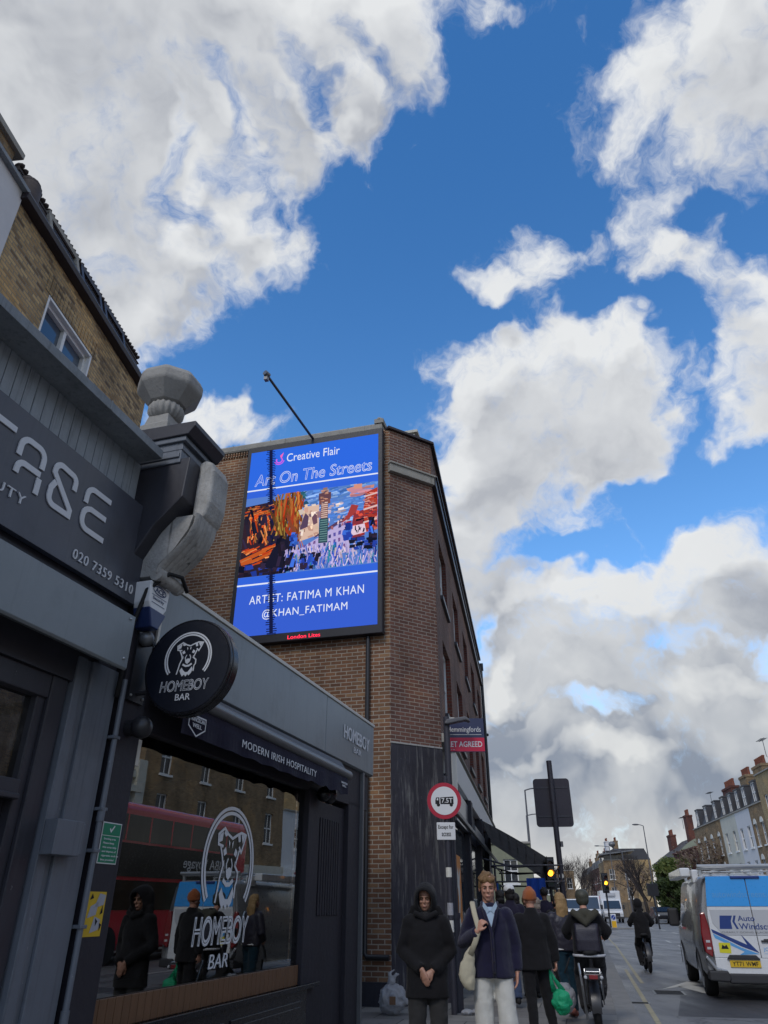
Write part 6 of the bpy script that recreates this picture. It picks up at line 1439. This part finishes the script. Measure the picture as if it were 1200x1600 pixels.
def person(label, x, y, yaw, H, skin='skin_fair', pose=None, top=None, legs=None, shoes='rubber', hair=None, hairstyle='short', turn=0., nod=0., hands=(None, None), fine=False, group=None, z0=ZP, lean=(0, 0), wide=1.0, eyes=False):
    fr = Frame(x, y, 90 + yaw, z0); t = thing('person', label, 'person', fr, (0, 0, 0), group)
    k = H / 1.75; J = {**J0, **(pose or {})}; J = {q: Vector(v) for q, v in J.items()}
    for q in ('sA', 'sB', 'eA', 'eB', 'wA', 'wB', 'head', 'neck'):
        f_ = max(J[q].z - .95, 0) / .6; J[q] = J[q] + Vector((lean[0] * f_, lean[1] * f_, 0))
    S = Matrix.Scale(k, 4)
    LX = lambda z: lean[0] * max(z - .95, 0) / .6
    LY = lambda z: lean[1] * max(z - .95, 0) / .6
    # the body: one continuous surface
    b = MB()
    b.loft([ell(LX(z), LY(z), z, rx * wide, ry) for z, rx, ry in ((.86, .14, .10), (.95, .155, .105), (1.08, .135, .095), (1.25, .155, .105), (1.38, .165, .09), (1.44, .11, .07), (1.47, .06, .055))])
    b.tube([J['neck'] - Vector((0, 0, .05)), J['neck'], J['head'] - Vector((0, -.02, .06))], [.062, .056, .056], 14)
    hm = head(b, J['head'], turn, nod)
    for q in 'AB':
        b.tube([J['s' + q], J['e' + q], J['w' + q]], [.052, .041, .028], 12); b.ball(J['s' + q], .055, 10, 8)
        b.tube([J['h' + q] + Vector((0, 0, .03)), J['k' + q], J['a' + q]], [.080, .056, .038], 12)
        ft = J['a' + q]; b.tube([ft + Vector((0, .03, -.05)), ft + Vector((0, -.14, -.06))], [.035, .03], 10)
        spec = hands[0 if q == 'A' else 1] or {}
        d = spec.get('d', (J['w' + q] - J['e' + q])); hand(b, J['w' + q], d, spec.get('palm', (1 if q == 'A' else -1, 0, 0)), 1.0, spec.get('curl', .35), spec.get('side', 1 if q == 'A' else -1))
    b.xf(S); organic(b, 'body', M[skin], t, .0062 if fine else .011, 3)
    def cl(name, build, m_, voxel=.014, amp=.018, it=5, tex=None):
        c = MB(); build(c); c.xf(S); return organic(c, name, m_, t, voxel, it, amp, tex)
    if legs:
        def f(c):
            r0, r1, r2 = legs.get('r', (.105, .085, .075)); zt = legs.get('top', 1.02)
            c.loft([ell(0, .0, z, rx, ry) for z, rx, ry in ((zt, .145, .10), (.95, .160, .112), (.86, .162, .115))])
            for q in 'AB':
                h_, k_, a_ = J['h' + q], J['k' + q], J['a' + q]
                c.tube([h_ + Vector((0, 0, .02)), h_ * .45 + k_ * .55, k_, k_ * .45 + a_ * .55, a_ + Vector((0, 0, -.015))], [r0, (r0 + r1) / 2, r1, (r1 + r2) / 2, r2], 14)
        cl('trousers', f, legs['m'], .013, legs.get('amp', .022), 4, fold)
    if top:
        def f(c):
            hem = top.get('hem', .85); fl = top.get('flare', 1.0); pad = top.get('pad', 1.0) * wide
            zs = [(hem, .185 * fl, .135 * fl), (1.0, .182 * (1 + (fl - 1) * .5), .132), (1.15, .178, .128), (1.27, .186, .132), (1.35, .172, .122), (1.41, .138, .10), (1.455, .095, .085), (1.49, .074, .075)]
            c.loft([ell(LX(z), LY(z), z, rx * pad, ry * pad) for z, rx, ry in zs if z >= hem or z == hem])
            for q in 'AB':
                s_, e_, w2 = J['s' + q], J['e' + q], J['w' + q]; ra = top.get('arm', (.078, .064, .050))
                c.ball(s_, ra[0] * 1.05, 12, 8); c.tube([s_, (s_ + e_) / 2, e_, (e_ + w2) / 2, w2 + (e_ - w2).normalized() * .015], [ra[0], (ra[0] + ra[1]) / 2, ra[1], (ra[1] + ra[2]) / 2, ra[2]], 14)
            if top.get('collar'): c.tube([(LX(1.47), LY(1.47) + .01, 1.45), (LX(1.5), LY(1.5) + .01, 1.53)], [.088, .075], 16)
        cl('jacket', f, top['m'], .013, top.get('amp', .02), 5, top.get('tex'))
    for q in 'AB':
        c = MB(); ft = J['a' + q] * k
        c.loft([ell(ft.x, ft.y + .03 - .16 * u, 0, .0, .0) if False else [(ft.x + wd * math.cos(a), ft.y + .05 - .24 * u, max(ft.z - .085 * k + h_ * (1 + math.sin(a)) * .5, .0)) for a in [2 * math.pi * i / 12 for i in range(12)]] for u, wd, h_ in ((0, .034, .08), (.3, .042, .10), (.65, .046, .075), (.9, .042, .055), (1.0, .028, .04))])
        c.build('shoe', M[shoes], t, smooth=True)
    def on_head(mb): mb.xf(S @ hm); return mb
    if hair:
        c = MB()
        if hairstyle == 'short':
            c.ball((0, .030, .046), (.085, .098, .094), 18, 12); [c.ball((-.062 + .0155 * i, -.066 + .35 * (-.062 + .0155 * i) ** 2 * 10, .078 + .008 * math.sin(i * 1.9)), (.017, .022, .026), 8, 6) for i in range(9)]
            for i in range(30):
                a = i * 2.4; u_ = .25 + .75 * ((i * 37) % 30) / 30; c.ball((.074 * u_ * math.cos(a), .025 + .084 * u_ * math.sin(a), .046 + .094 * math.sqrt(max(1 - u_ * u_ * .92, .02)) - .004), (.022, .026, .016), 8, 6)
            for x in (-.076, .076): c.ball((x, .01, .022), (.014, .038, .045), 10, 8)
        elif hairstyle == 'long':
            c.ball((0, .022, .045), (.092, .104, .100), 18, 12); c.tube([(0, .06, .04), (0, .085, -.10), (.01, .09, -.22), (.02, .085, -.33)], [(.10, .07), (.105, .06), (.10, .045), (.06, .025)], 16, up=(1, 0, 0))
        elif hairstyle == 'back':
            c.ball((0, .030, .035), (.090, .100, .100), 18, 12); c.ball((0, .05, -.04), (.085, .075, .08), 14, 10)
        on_head(c); organic(c, 'hair', M[hair], t, .0075, 1, .022, fold)
    if eyes:
        for x in (-.031, .031):
            c = MB(); c.ball((x, -.0915, .004), (.014, .005, .0045), 10, 6); on_head(c); c.build('eye', M['eye_dark'], t, smooth=True)
            c = MB(); c.tube([(x - .018, -.0925, .022), (x, -.097, .028), (x + .018, -.0915, .023)], .0042, 6); on_head(c); c.build('eyebrow', M['brow'], t, smooth=True)
        c = MB(); c.tube([(-.021, -.0945, -.0685), (0, -.1005, -.0645), (.021, -.0945, -.0685)], [.002, .0048, .002], 6); on_head(c); c.build('mouth', M['lips'], t, smooth=True)
    return t, J, S, hm
def add(t, S, name, mb, m_, smooth=True, fuse=0, amp=0., hm=None):
    mb.xf(S @ hm if hm is not None else S)
    return organic(mb, name, m_, t, fuse, 4, amp) if fuse else mb.build(name, m_, t, smooth=smooth)

BLK = cloth('black_cloth', (.013, .0125, .014)); CHAR = cloth('charcoal_cloth', (.022, .021, .022)); NAVYK = cloth('navy_knit', (.014, .013, .036), .3, .2, .5, 320); NAVY = cloth('dark_navy_cloth', (.016, .014, .028))
TROU = cloth('pale_chino', (.50, .49, .45), .12); JEAN = cloth('blue_denim', (.045, .065, .12)); DJEAN = cloth('dark_denim', (.012, .035, .055)); GREYT = cloth('dark_grey_trousers', (.035, .034, .034)); CANV = cloth('canvas_bag', (.42, .38, .28), .15); SHIRT = cloth('pale_blue_shirt', (.33, .42, .52), .1)
ORANGE = mat('orange_knit', (.36, .10, .025), .95, .3, 8, bump=.9, bscale=130, sheen=.2); WCAP = cloth('white_cap', (.6, .6, .6)); PUFF = mat('puffer_nylon', (.024, .022, .034), .45, .2, 5, bump=.2, bscale=60, spec=.4); CAMO = mat('camo_helmet', (.05, .05, .036), .55, 1.0, 9); KHAKI = cloth('khaki_hood', (.055, .052, .040)); REFL = mat('reflective_strip', (.5, .5, .52), .35, .1, 6)

# 1. man in the hooded coat, hands together
t, J, S, hm = person('man in a long black hooded coat with clasped hands, beside the painted corner wall', .42, 8.2, 4, 1.585, 'skin_mid', fine=True, eyes=True, turn=-.12, nod=.16,
    pose=dict(eA=(-.265, .03, 1.13), wA=(-.045, -.185, .955), eB=(.265, .03, 1.13), wB=(.055, -.165, .945), kA=(-.115, -.02, .5), kB=(.115, -.02, .5)),
    hands=({'d': (.35, -.2, -.9), 'palm': (.5, .85, 0), 'curl': .22}, {'d': (-.75, -.15, -.55), 'palm': (0, .9, -.3), 'curl': .4}),
    top=dict(m=BLK, hem=.70, flare=1.12, pad=1.13, arm=(.092, .080, .062), amp=.03), legs=dict(m=GREYT, r=(.11, .095, .09)))
c = MB()
def hring(rx, ru, rd, y, dy=0.0, cz=0.0):
    return [(rx * math.cos(a) * (1 + .22 * max(-math.sin(a), 0)), y - dy * math.sin(a), cz + (ru if math.sin(a) > 0 else rd) * math.sin(a)) for a in [2 * math.pi * k / 24 for k in range(24)]]
outer = [hring(.083, .105, .13, -.105, .045), hring(.100, .125, .15, -.095, .045), hring(.122, .142, .17, -.06, .03), hring(.132, .155, .19, .0, .01), hring(.130, .158, .20, .06), hring(.105, .13, .19, .12), hring(.05, .06, .12, .155)]
inner = [hring(.076, .098, .12, -.10, .045), hring(.080, .105, .12, -.04), hring(.06, .08, .10, .0)]
c.loft(list(reversed(inner)) + outer)
for s_ in (-1, 1): c.tube([(s_ * .115, -.02, -.08), (s_ * .145, -.01, -.16), (s_ * .17, .0, -.22)], [(.05, .03), (.06, .035), (.05, .03)], 10)
add(t, S, 'hood', c, BLK, True, .011, .012, hm)
c = MB(); c.tube([(-.13, -.09, 1.49), (0, -.12, 1.43), (.13, -.09, 1.49)], [.03, .032, .03], 10); c.tube([(-.13, .02, 1.52), (0, .12, 1.53), (.13, .02, 1.52)], [.06, .07, .06], 10); add(t, S, 'coat_collar', c, BLK, True, .013, .01)
c = MB(); c.ball((0, -.115, 1.45), (.035, .03, .05)); add(t, S, 'shirt', c, CHAR)

# 2. man in the cardigan with a canvas bag
t, J, S, hm = person('man in a navy cardigan, pale blue shirt and cream trousers carrying a canvas bag', 1.0, 7.75, 2, 1.68, fine=True, eyes=True, turn=-.06, nod=.16, hair='hair_brown',
    pose=dict(sA=(-.165, 0, 1.385), sB=(.165, 0, 1.385), eA=(-.275, .02, 1.14), wA=(-.135, -.185, 1.255), eB=(.245, .05, 1.13), wB=(.235, .0, .905), kA=(-.10, .0, .5), kB=(.115, -.06, .5), aB=(.12, -.06, .09)),
    hands=({'d': (.45, -.15, .8), 'palm': (.75, .55, -.2), 'curl': .75}, {'d': (-.1, -.1, -1), 'palm': (-1, 0, 0), 'curl': .3}),
    top=dict(m=NAVYK, hem=.86, flare=1.07, pad=1.03, arm=(.074, .064, .050), amp=.03), legs=dict(m=TROU, r=(.092, .090, .088), amp=.016))
c = MB(); c.loft([[(-.068, -.115, 1.455), (.068, -.115, 1.455), (.068, -.09, 1.455), (-.068, -.09, 1.455)], [(-.05, -.148, 1.38), (.05, -.148, 1.38), (.05, -.1, 1.38), (-.05, -.1, 1.38)], [(-.004, -.156, 1.25), (.004, -.156, 1.25), (.004, -.1, 1.25), (-.004, -.1, 1.25)]]); add(t, S, 'shirt', c, SHIRT, 50)
for s_ in (-1, 1):
    c = MB(); c.prism([(s_ * .004, 1.425), (s_ * .062, 1.50), (s_ * .072, 1.46), (s_ * .035, 1.395)], -.146, -.125); add(t, S, 'collar', c, SHIRT, False)
c = MB(); c.tube([(-.075, -.105, 1.50), (-.05, -.15, 1.38), (.0, -.163, 1.24), (.004, -.158, 1.0), (.004, -.15, .87)], .016, 8); c.tube([(.075, -.105, 1.50), (.05, -.15, 1.38), (.004, -.160, 1.24)], .016, 8); add(t, S, 'button_band', c, NAVYK)
c = MB()
for z in (1.20, 1.10, 1.0, .91): c.ball((.004, -.175, z), (.010, .005, .010), 8, 5)
add(t, S, 'button', c, M['rubber'])
bg_ = thing('canvas_bag', 'slim cream canvas bag slung from the cardigan man shoulder and gripped in his hand', 'bag', Frame(1.0, 7.75, 92, ZP), (-.2, -.15, .85))
c = MB(); c.tube([(-.155, .04, 1.50), (-.165, -.07, 1.49), (-.155, -.145, 1.40), (-.125, -.195, 1.27), (-.16, -.185, 1.17), (-.215, -.165, 1.06)], [(.026, .007)] * 6, 8, up=(1, 0, 0)); c.xf(S); c.build('strap', CANV, bg_, smooth=True)
c = MB(); c.loft([ell(x, -.13, z, rx, ry, 14, .25) for x, z, rx, ry in ((-.19, 1.13, .02, .015), (-.22, 1.06, .05, .03), (-.245, .98, .075, .045), (-.255, .90, .082, .055), (-.25, .83, .07, .05), (-.22, .77, .035, .025))]); c.xf(S); organic(c, 'pouch', CANV, bg_, .012, 3, .02, fold)

# 3. person in the orange beanie, seen from behind
t, J, S, hm = person('person in an orange knitted beanie and long black coat, seen from behind', 1.86, 10.3, 176, 1.585, 'skin_fair', nod=.05,
    pose=dict(eA=(-.27, .0, 1.14), wA=(-.29, -.03, .88), eB=(.27, .03, 1.14), wB=(.26, -.02, .9), kA=(-.13, -.06, .5), aA=(-.20, -.05, .09), kB=(.10, .03, .5), aB=(.11, .12, .11)),
    hands=({'curl': .9}, {'curl': .6}), top=dict(m=BLK, hem=.80, flare=1.08, pad=1.14, arm=(.088, .075, .056), collar=True, amp=.026), legs=dict(m=BLK, r=(.10, .072, .058)))
c = MB(); c.ball((0, .02, .055), (.096, .110, .100), 20, 12); c.tube([(0, .02, .0), (0, .02, .035)], [.101, .102], 20); c.ball((0, .03, .14), (.05, .05, .03)); add(t, S, 'beanie', c, ORANGE, True, .009, .010, hm)
gb = thing('green_carrier_bag', 'bright green plastic carrier bag held by the person in the orange beanie', 'carrier bag', Frame(2.12, 10.3, 90, 0), (0, 0, .36))
def plastic(name, c, tr):
    m, n = newmat(name); co = n.n('ShaderNodeTexCoord').outputs['Object']
    d = n.n('ShaderNodeBsdfPrincipled', {}, Base_Color=(*c, 1), Roughness=.28); bp = n.n('ShaderNodeBump', {}, Strength=.9, Distance=.03, Height=n.noise(co, 16, 5, .7)); n.L.new(bp.outputs[0], d.inputs['Normal'])
    tl = n.n('ShaderNodeBsdfTranslucent', {}, Color=(*c, 1)); a = n.n('ShaderNodeMixShader', {}, i0=.35, i1=d.outputs[0], i2=tl.outputs[0])
    out(n, n.n('ShaderNodeMixShader', {}, i0=tr, i1=a.outputs[0], i2=n.n('ShaderNodeBsdfTransparent', {}).outputs[0]).outputs[0])
plastic('green_plastic', (.02, .46, .22), .04); plastic('clear_plastic', (.52, .53, .56), .25); plastic('bin_bag_plastic', (.50, .50, .52), .12)
def bag_lump(parent, name, m_, c, r, seed, amp=.05, vox=.016):
    b = MB(); rnd = random.Random(seed); c = Vector(c)
    b.ball(c, r, 20, 14)
    for _ in range(14):
        v = Vector((rnd.gauss(0, 1), rnd.gauss(0, 1), rnd.gauss(0, .7))).normalized(); b.ball(c + Vector((v.x * r[0] * .7, v.y * r[1] * .7, v.z * r[2] * .65)), (r[0] * .42, r[1] * .42, r[2] * .38), 10, 8)
    return organic(b, name, m_, parent, vox, 2, amp, fold)
bag_lump(gb, 'bag', M['green_plastic'], (0.02, 0, .45), (.115, .09, .13), 3, .05, .012)
c = MB(); c.tube([(-.06, 0, .55), (-.09, -.02, .68), (-.10, -.03, .78)], [(.035, .008), (.018, .008), (.012, .008)], 8); c.tube([(.05, 0, .55), (-.04, .02, .68), (-.10, -.02, .78)], [(.035, .008), (.018, .008), (.012, .008)], 8); c.build('handle', M['green_plastic'], gb, smooth=True)
# 4. companion in a white cap
t, J, S, hm = person('person in a white baseball cap, dark navy top and blue jeans, seen from behind', 2.12, 13.6, 178, 1.71, 'skin_dark', hair='hair_black', hairstyle='back', pose=dict(kA=(.0, -.05, .5), aA=(.0, .10, .14), kB=(.14, .02, .5), aB=(.16, .05, .09)), top=dict(m=NAVY, hem=.86, pad=1.22, arm=(.09, .075, .055), collar=True), legs=dict(m=JEAN))
c = MB(); c.ball((0, .015, .065), (.098, .112, .088), 18, 12); c.tube([(0, -.08, .05), (0, -.17, .035)], [(.075, .012), (.06, .008)], 12, up=(1, 0, 0)); add(t, S, 'cap', c, WCAP, True, .01, 0, hm)
# 5. blonde woman
t, J, S, hm = person('woman with long blonde hair in a dark puffer jacket and dark jeans, seen from behind', 2.72, 12.5, 172, 1.58, hair='hair_blonde', hairstyle='long', shoes='lips', pose=dict(eB=(.26, -.02, 1.12), wB=(.16, -.16, 1.0), kA=(-.09, -.03, .5), aA=(-.08, -.04, .09), kB=(.06, .0, .5), aB=(.02, .14, .14)), top=dict(m=PUFF, hem=.90, pad=1.15, arm=(.09, .08, .06), collar=True, amp=.03), legs=dict(m=DJEAN, r=(.108, .075, .058)))
c = MB(); c.tube([(-.15, .10, 1.47), (-.13, .16, 1.3), (-.15, .16, 1.1), (-.16, .14, .98)], [(.02, .006)] * 4, 6, up=(1, 0, 0)); add(t, S, 'bag_strap', c, SHIRT)
c = MB(); c.tube([(-.16, .02, .93), (.17, .02, .93)], [(.02, .128), (.02, .128)], 14, up=(0, 0, 1)); add(t, S, 'pale_hem', c, WCAP, True, .012)
clr = thing('clear_carrier_bag', 'thin clear plastic bag hanging behind the green carrier bag', 'carrier bag', Frame(2.52, 11.9, 90, 0), (0, 0, .2))
bag_lump(clr, 'bag', M['clear_plastic'], (0, 0, .34), (.15, .10, .18), 8, .05)
# 6. others farther off
person('person with grey blond hair and a brown jacket, right of the orange beanie', 2.82, 15.0, 178, 1.55, hair='hair_grey', hairstyle='back', top=dict(m=cloth('mauve_jacket', (.055, .045, .055)), hem=.85, pad=1.12, collar=True), legs=dict(m=BLK))
person('tall dark haired person in a dark coat below the near traffic light', 3.98, 20.0, 180, 1.80, 'skin_dark', hair='hair_black', hairstyle='short', top=dict(m=NAVY, hem=.75, pad=1.15), legs=dict(m=BLK))
person('dark haired person partly hidden behind the blonde woman', 3.72, 17.5, 180, 1.60, hair='hair_black', hairstyle='back', top=dict(m=BLK, hem=.8, pad=1.1), legs=dict(m=BLK))
person('dark haired person at the far left beside the shop front, left of the white cap', 2.10, 14.6, 182, 1.66, 'skin_dark', hair='hair_black', hairstyle='back', top=dict(m=BLK, hem=.8, pad=1.15, collar=True), legs=dict(m=BLK))

person('person in a long navy coat walking away, in the gap right of the white cap', 2.42, 14.9, 178, 1.62, 'skin_mid', hair='hair_black', hairstyle='back', top=dict(m=NAVY, hem=.7, pad=1.15, collar=True), legs=dict(m=DJEAN))
person('small figure in a charcoal jacket far ahead, left of the tall dark haired person', 3.75, 21.5, 180, 1.66, hair='hair_brown', hairstyle='back', top=dict(m=CHAR, hem=.84, pad=1.12), legs=dict(m=BLK))
# bicycles: y forward, wheels on the ground
def ebike(label, x, y, az, z, r=.26, fat=.05, rack=True):
    fr = Frame(x, y, az + 90, z); t = thing('electric_bike', label, 'bicycle', fr, (0, 0, 0), 'electric bicycles being ridden away')
    for yy_ in (-.52, .56):
        b = MB(); b.torus((0, yy_, r), r - fat, fat, 'x', 36, 12); w_ = b.build('wheel', M['rubber'], t, smooth=True)
        b = MB(); b.torus((0, yy_, r), r - fat * 1.7, fat * .35, 'x', 36, 8); b.cyl((-.06, yy_, r), (.06, yy_, r), .04, 14)
        for k in range(14): a = 2 * math.pi * k / 14; b.tube([(.03 if k % 2 else -.03, yy_, r), (0, yy_ + (r - fat * 1.6) * math.cos(a), r + (r - fat * 1.6) * math.sin(a))], .003, 4)
        b.build('rim', M['black_metal'], w_, smooth=40)
    b = MB(); b.tube([(0, .42, .86), (0, .30, .42), (0, -.08, .34)], [.045, .06, .055], 10); b.tube([(0, -.08, .34), (0, -.22, .78)], .03, 10); b.tube([(0, -.16, .58), (0, .38, .74)], .028, 8)
    for s_ in (-1, 1): b.tube([(s_ * .03, -.08, .34), (s_ * .075, -.3, r), (s_ * .075, -.52, r)], .016, 6); b.tube([(s_ * .03, -.2, .66), (s_ * .075, -.52, r)], .014, 6); b.tube([(s_ * .07, .44, .72), (s_ * .07, .56, r)], .02, 6)
    b.build('frame', M['black_metal'], t, smooth=40)
    b = MB(); b.tube([(0, -.32, .84), (0, -.18, .86), (0, .02, .85)], [(.10, .03), (.07, .03), (.03, .02)], 12, up=(1, 0, 0)); b.build('saddle', M['rubber'], t, smooth=True)
    b = MB(); b.tube([(0, .42, .8), (0, .40, 1.05)], .02, 8); b.tube([(-.32, .30, 1.06), (-.12, .40, 1.07), (.12, .40, 1.07), (.32, .30, 1.06)], .014, 8); b.build('handlebar', M['black_metal'], t, smooth=True)
    b = MB(); b.loft([[(.0 + wv, -.52 + (r + .03) * math.cos(R(a)), r + (r + .03) * math.sin(R(a)) - abs(wv) * .25) for wv in (-.06, -.03, 0, .03, .06)] for a in range(35, 200, 11)], caps=False, closed=False); b.build('mudguard', M['black_metal'], t, smooth=True)
    if rack:
        b = MB(); b.box(-.09, .09, -.92, -.35, .655, .67); b.build('rack', M['steel'], t, bevel=.006)
        b = MB()
        for s_ in (-1, 1): b.tube([(s_ * .10, -.90, .66), (s_ * .105, -.52, r + .02)], .009, 6); b.tube([(s_ * .10, -.35, .66), (s_ * .105, -.52, r + .02)], .009, 6)
        b.tube([(-.17, -.66, .74), (-.15, -.72, .50), (-.13, -.62, .12)], .016, 8); b.build('rack_stay', M['steel'], t)
        b = MB(); b.box(-.12, .12, -.955, -.90, .575, .645); tl = b.build('tail_light', M['black_metal'], t, bevel=.012)
        b = MB(); b.box(-.055, .055, -.962, -.954, .585, .635); b.build('red_lens', M['lamp_red'], tl, bevel=.006)
        b = MB()
        for s_ in (-1, 1): b.ball((s_ * .10, -.955, .605), (.022, .012, .022), 10, 6)
        b.build('indicator', M['panel_grey'], tl, smooth=True)
    else:
        b = MB(); b.tube([(0, -.66, .60), (0, -.74, .58)], .03, 10); b.build('tail_light', M['lamp_red'], t)
    for s_ in (-1, 1):
        b = MB(); b.tube([(s_ * .06, -.05, .30), (s_ * .07, -.05 + s_ * .02, .30 + s_ * .14)], .012, 6); b.box(min(s_ * .07, s_ * .17), max(s_ * .07, s_ * .17), -.10, .0, .29 + s_ * .14, .31 + s_ * .14); b.build('pedal', M['black_metal'], t)
    return t
ebike('electric bike with rear rack and fat tyres ridden on the pavement', 2.90, 11.75, 13, ZP)
RIDE = dict(kA=(-.15, -.30, .74), aA=(-.13, -.08, .40), kB=(.16, -.36, .62), aB=(.14, -.10, .22), eA=(-.31, -.08, 1.22), wA=(-.29, -.42, 1.14), eB=(.31, -.08, 1.22), wB=(.29, -.42, 1.14), head=(0, -.20, 1.66), neck=(0, -.10, 1.48))
t, J, S, hm = person('cyclist in a camouflage helmet and black jacket with a reflective band, on the pavement', 2.86, 11.62, 180 + 13, 1.57, top=dict(m=BLK, hem=.86, pad=1.26, arm=(.098, .085, .062), collar=True, amp=.03), legs=dict(m=CHAR, r=(.13, .10, .075), top=1.04), pose=RIDE, lean=(0, -.05), hands=({'curl': .9}, {'curl': .9}), nod=-.05)
c = MB(); c.ball((0, .02, .055), (.112, .130, .100), 22, 14); c.ball((0, .06, .0), (.104, .085, .10), 18, 12); c.tube([(0, -.08, .05), (0, -.15, .045)], [(.08, .016), (.06, .01)], 12, up=(1, 0, 0)); add(t, S, 'helmet', c, CAMO, True, .010, 0, hm)
c = MB(); c.tube([(-.2, .13, 1.50), (-.1, .165, 1.42), (0, .175, 1.33), (.1, .165, 1.42), (.2, .13, 1.50)], [.05, .055, .06, .055, .05], 10); c.ball((0, .13, 1.44), (.15, .06, .09)); add(t, S, 'folded_hood', c, KHAKI, True, .014, .02)
c = MB(); c.loft([ell(0, .005, z, .250, .186) for z in (.882, .915)]); add(t, S, 'reflective_band', c, REFL)
c = MB(); c.loft([[(-.19, .10, z) , (.19, .10, z), (.17, d_, z), (-.17, d_, z)] for z, d_ in ((.95, .20), (1.10, .215), (1.26, .20), (1.33, .16))]); add(t, S, 'backpack', c, PUFF, True, .016, .014)
c = MB(); c.tube([(.30, -.05, .86), (.40, .02, .66)], .013, 8); add(t, S, 'dangling_strap', c, M['rubber'])
ebike('electric bike ridden along the road by the hooded cyclist', 6.98, 22.2, 12, ZR, .33, .04, rack=False)
t, J, S, hm = person('hooded cyclist in black riding away along the road', 6.95, 22.1, 180 + 12, 1.62, z0=ZR, top=dict(m=BLK, hem=.82, pad=1.2, arm=(.095, .08, .06), collar=True, amp=.03), legs=dict(m=BLK, r=(.115, .09, .07)), pose=RIDE, lean=(0, -.05), hands=({'curl': .9}, {'curl': .9}))
c = MB(); c.ball((0, .02, .03), (.135, .14, .15), 18, 12); c.ball((0, .04, -.12), (.15, .11, .08)); add(t, S, 'hood', c, BLK, True, .012, .012, hm)

# rubbish
rb = thing('rubbish_bag', 'crumpled white translucent rubbish bag against the brick corner', 'rubbish bag', Frame(.13, 12.75, 90, ZP), (0, 0, 0))
bag_lump(rb, 'bag', M['bin_bag_plastic'], (0, 0, .19), (.20, .16, .20), 5, .07)
c = MB(); c.ball((-.02, 0, .40), (.06, .05, .08)); c.tube([(-.02, 0, .42), (-.05, 0, .52), (.03, .02, .56)], [.03, .03, .01], 8); c.tube([(-.02, 0, .42), (.06, 0, .50), (.10, .02, .50)], [.03, .025, .008], 8); organic(c, 'knot', M['bin_bag_plastic'], rb, .012, 2, .03, fold)
c = MB(); c.box(-.05, .04, -.185, -.15, .14, .24); c.build('brown_packet', M['timber'], rb)
for i, (x, y, lab) in enumerate(((1.22, 12.7, 'crumpled silver litter by the lamp post base'), (1.38, 12.75, 'second scrap of crumpled litter, right of the silver one'))):
    q = thing('litter', lab, 'litter', Frame(x, y, 90, ZP), (0, 0, 0), 'litter by the lamp post'); bag_lump(q, 'scrap', M['bin_bag_plastic'], (0, 0, .035), (.085, .06, .04), 50 + i, .04, .012)
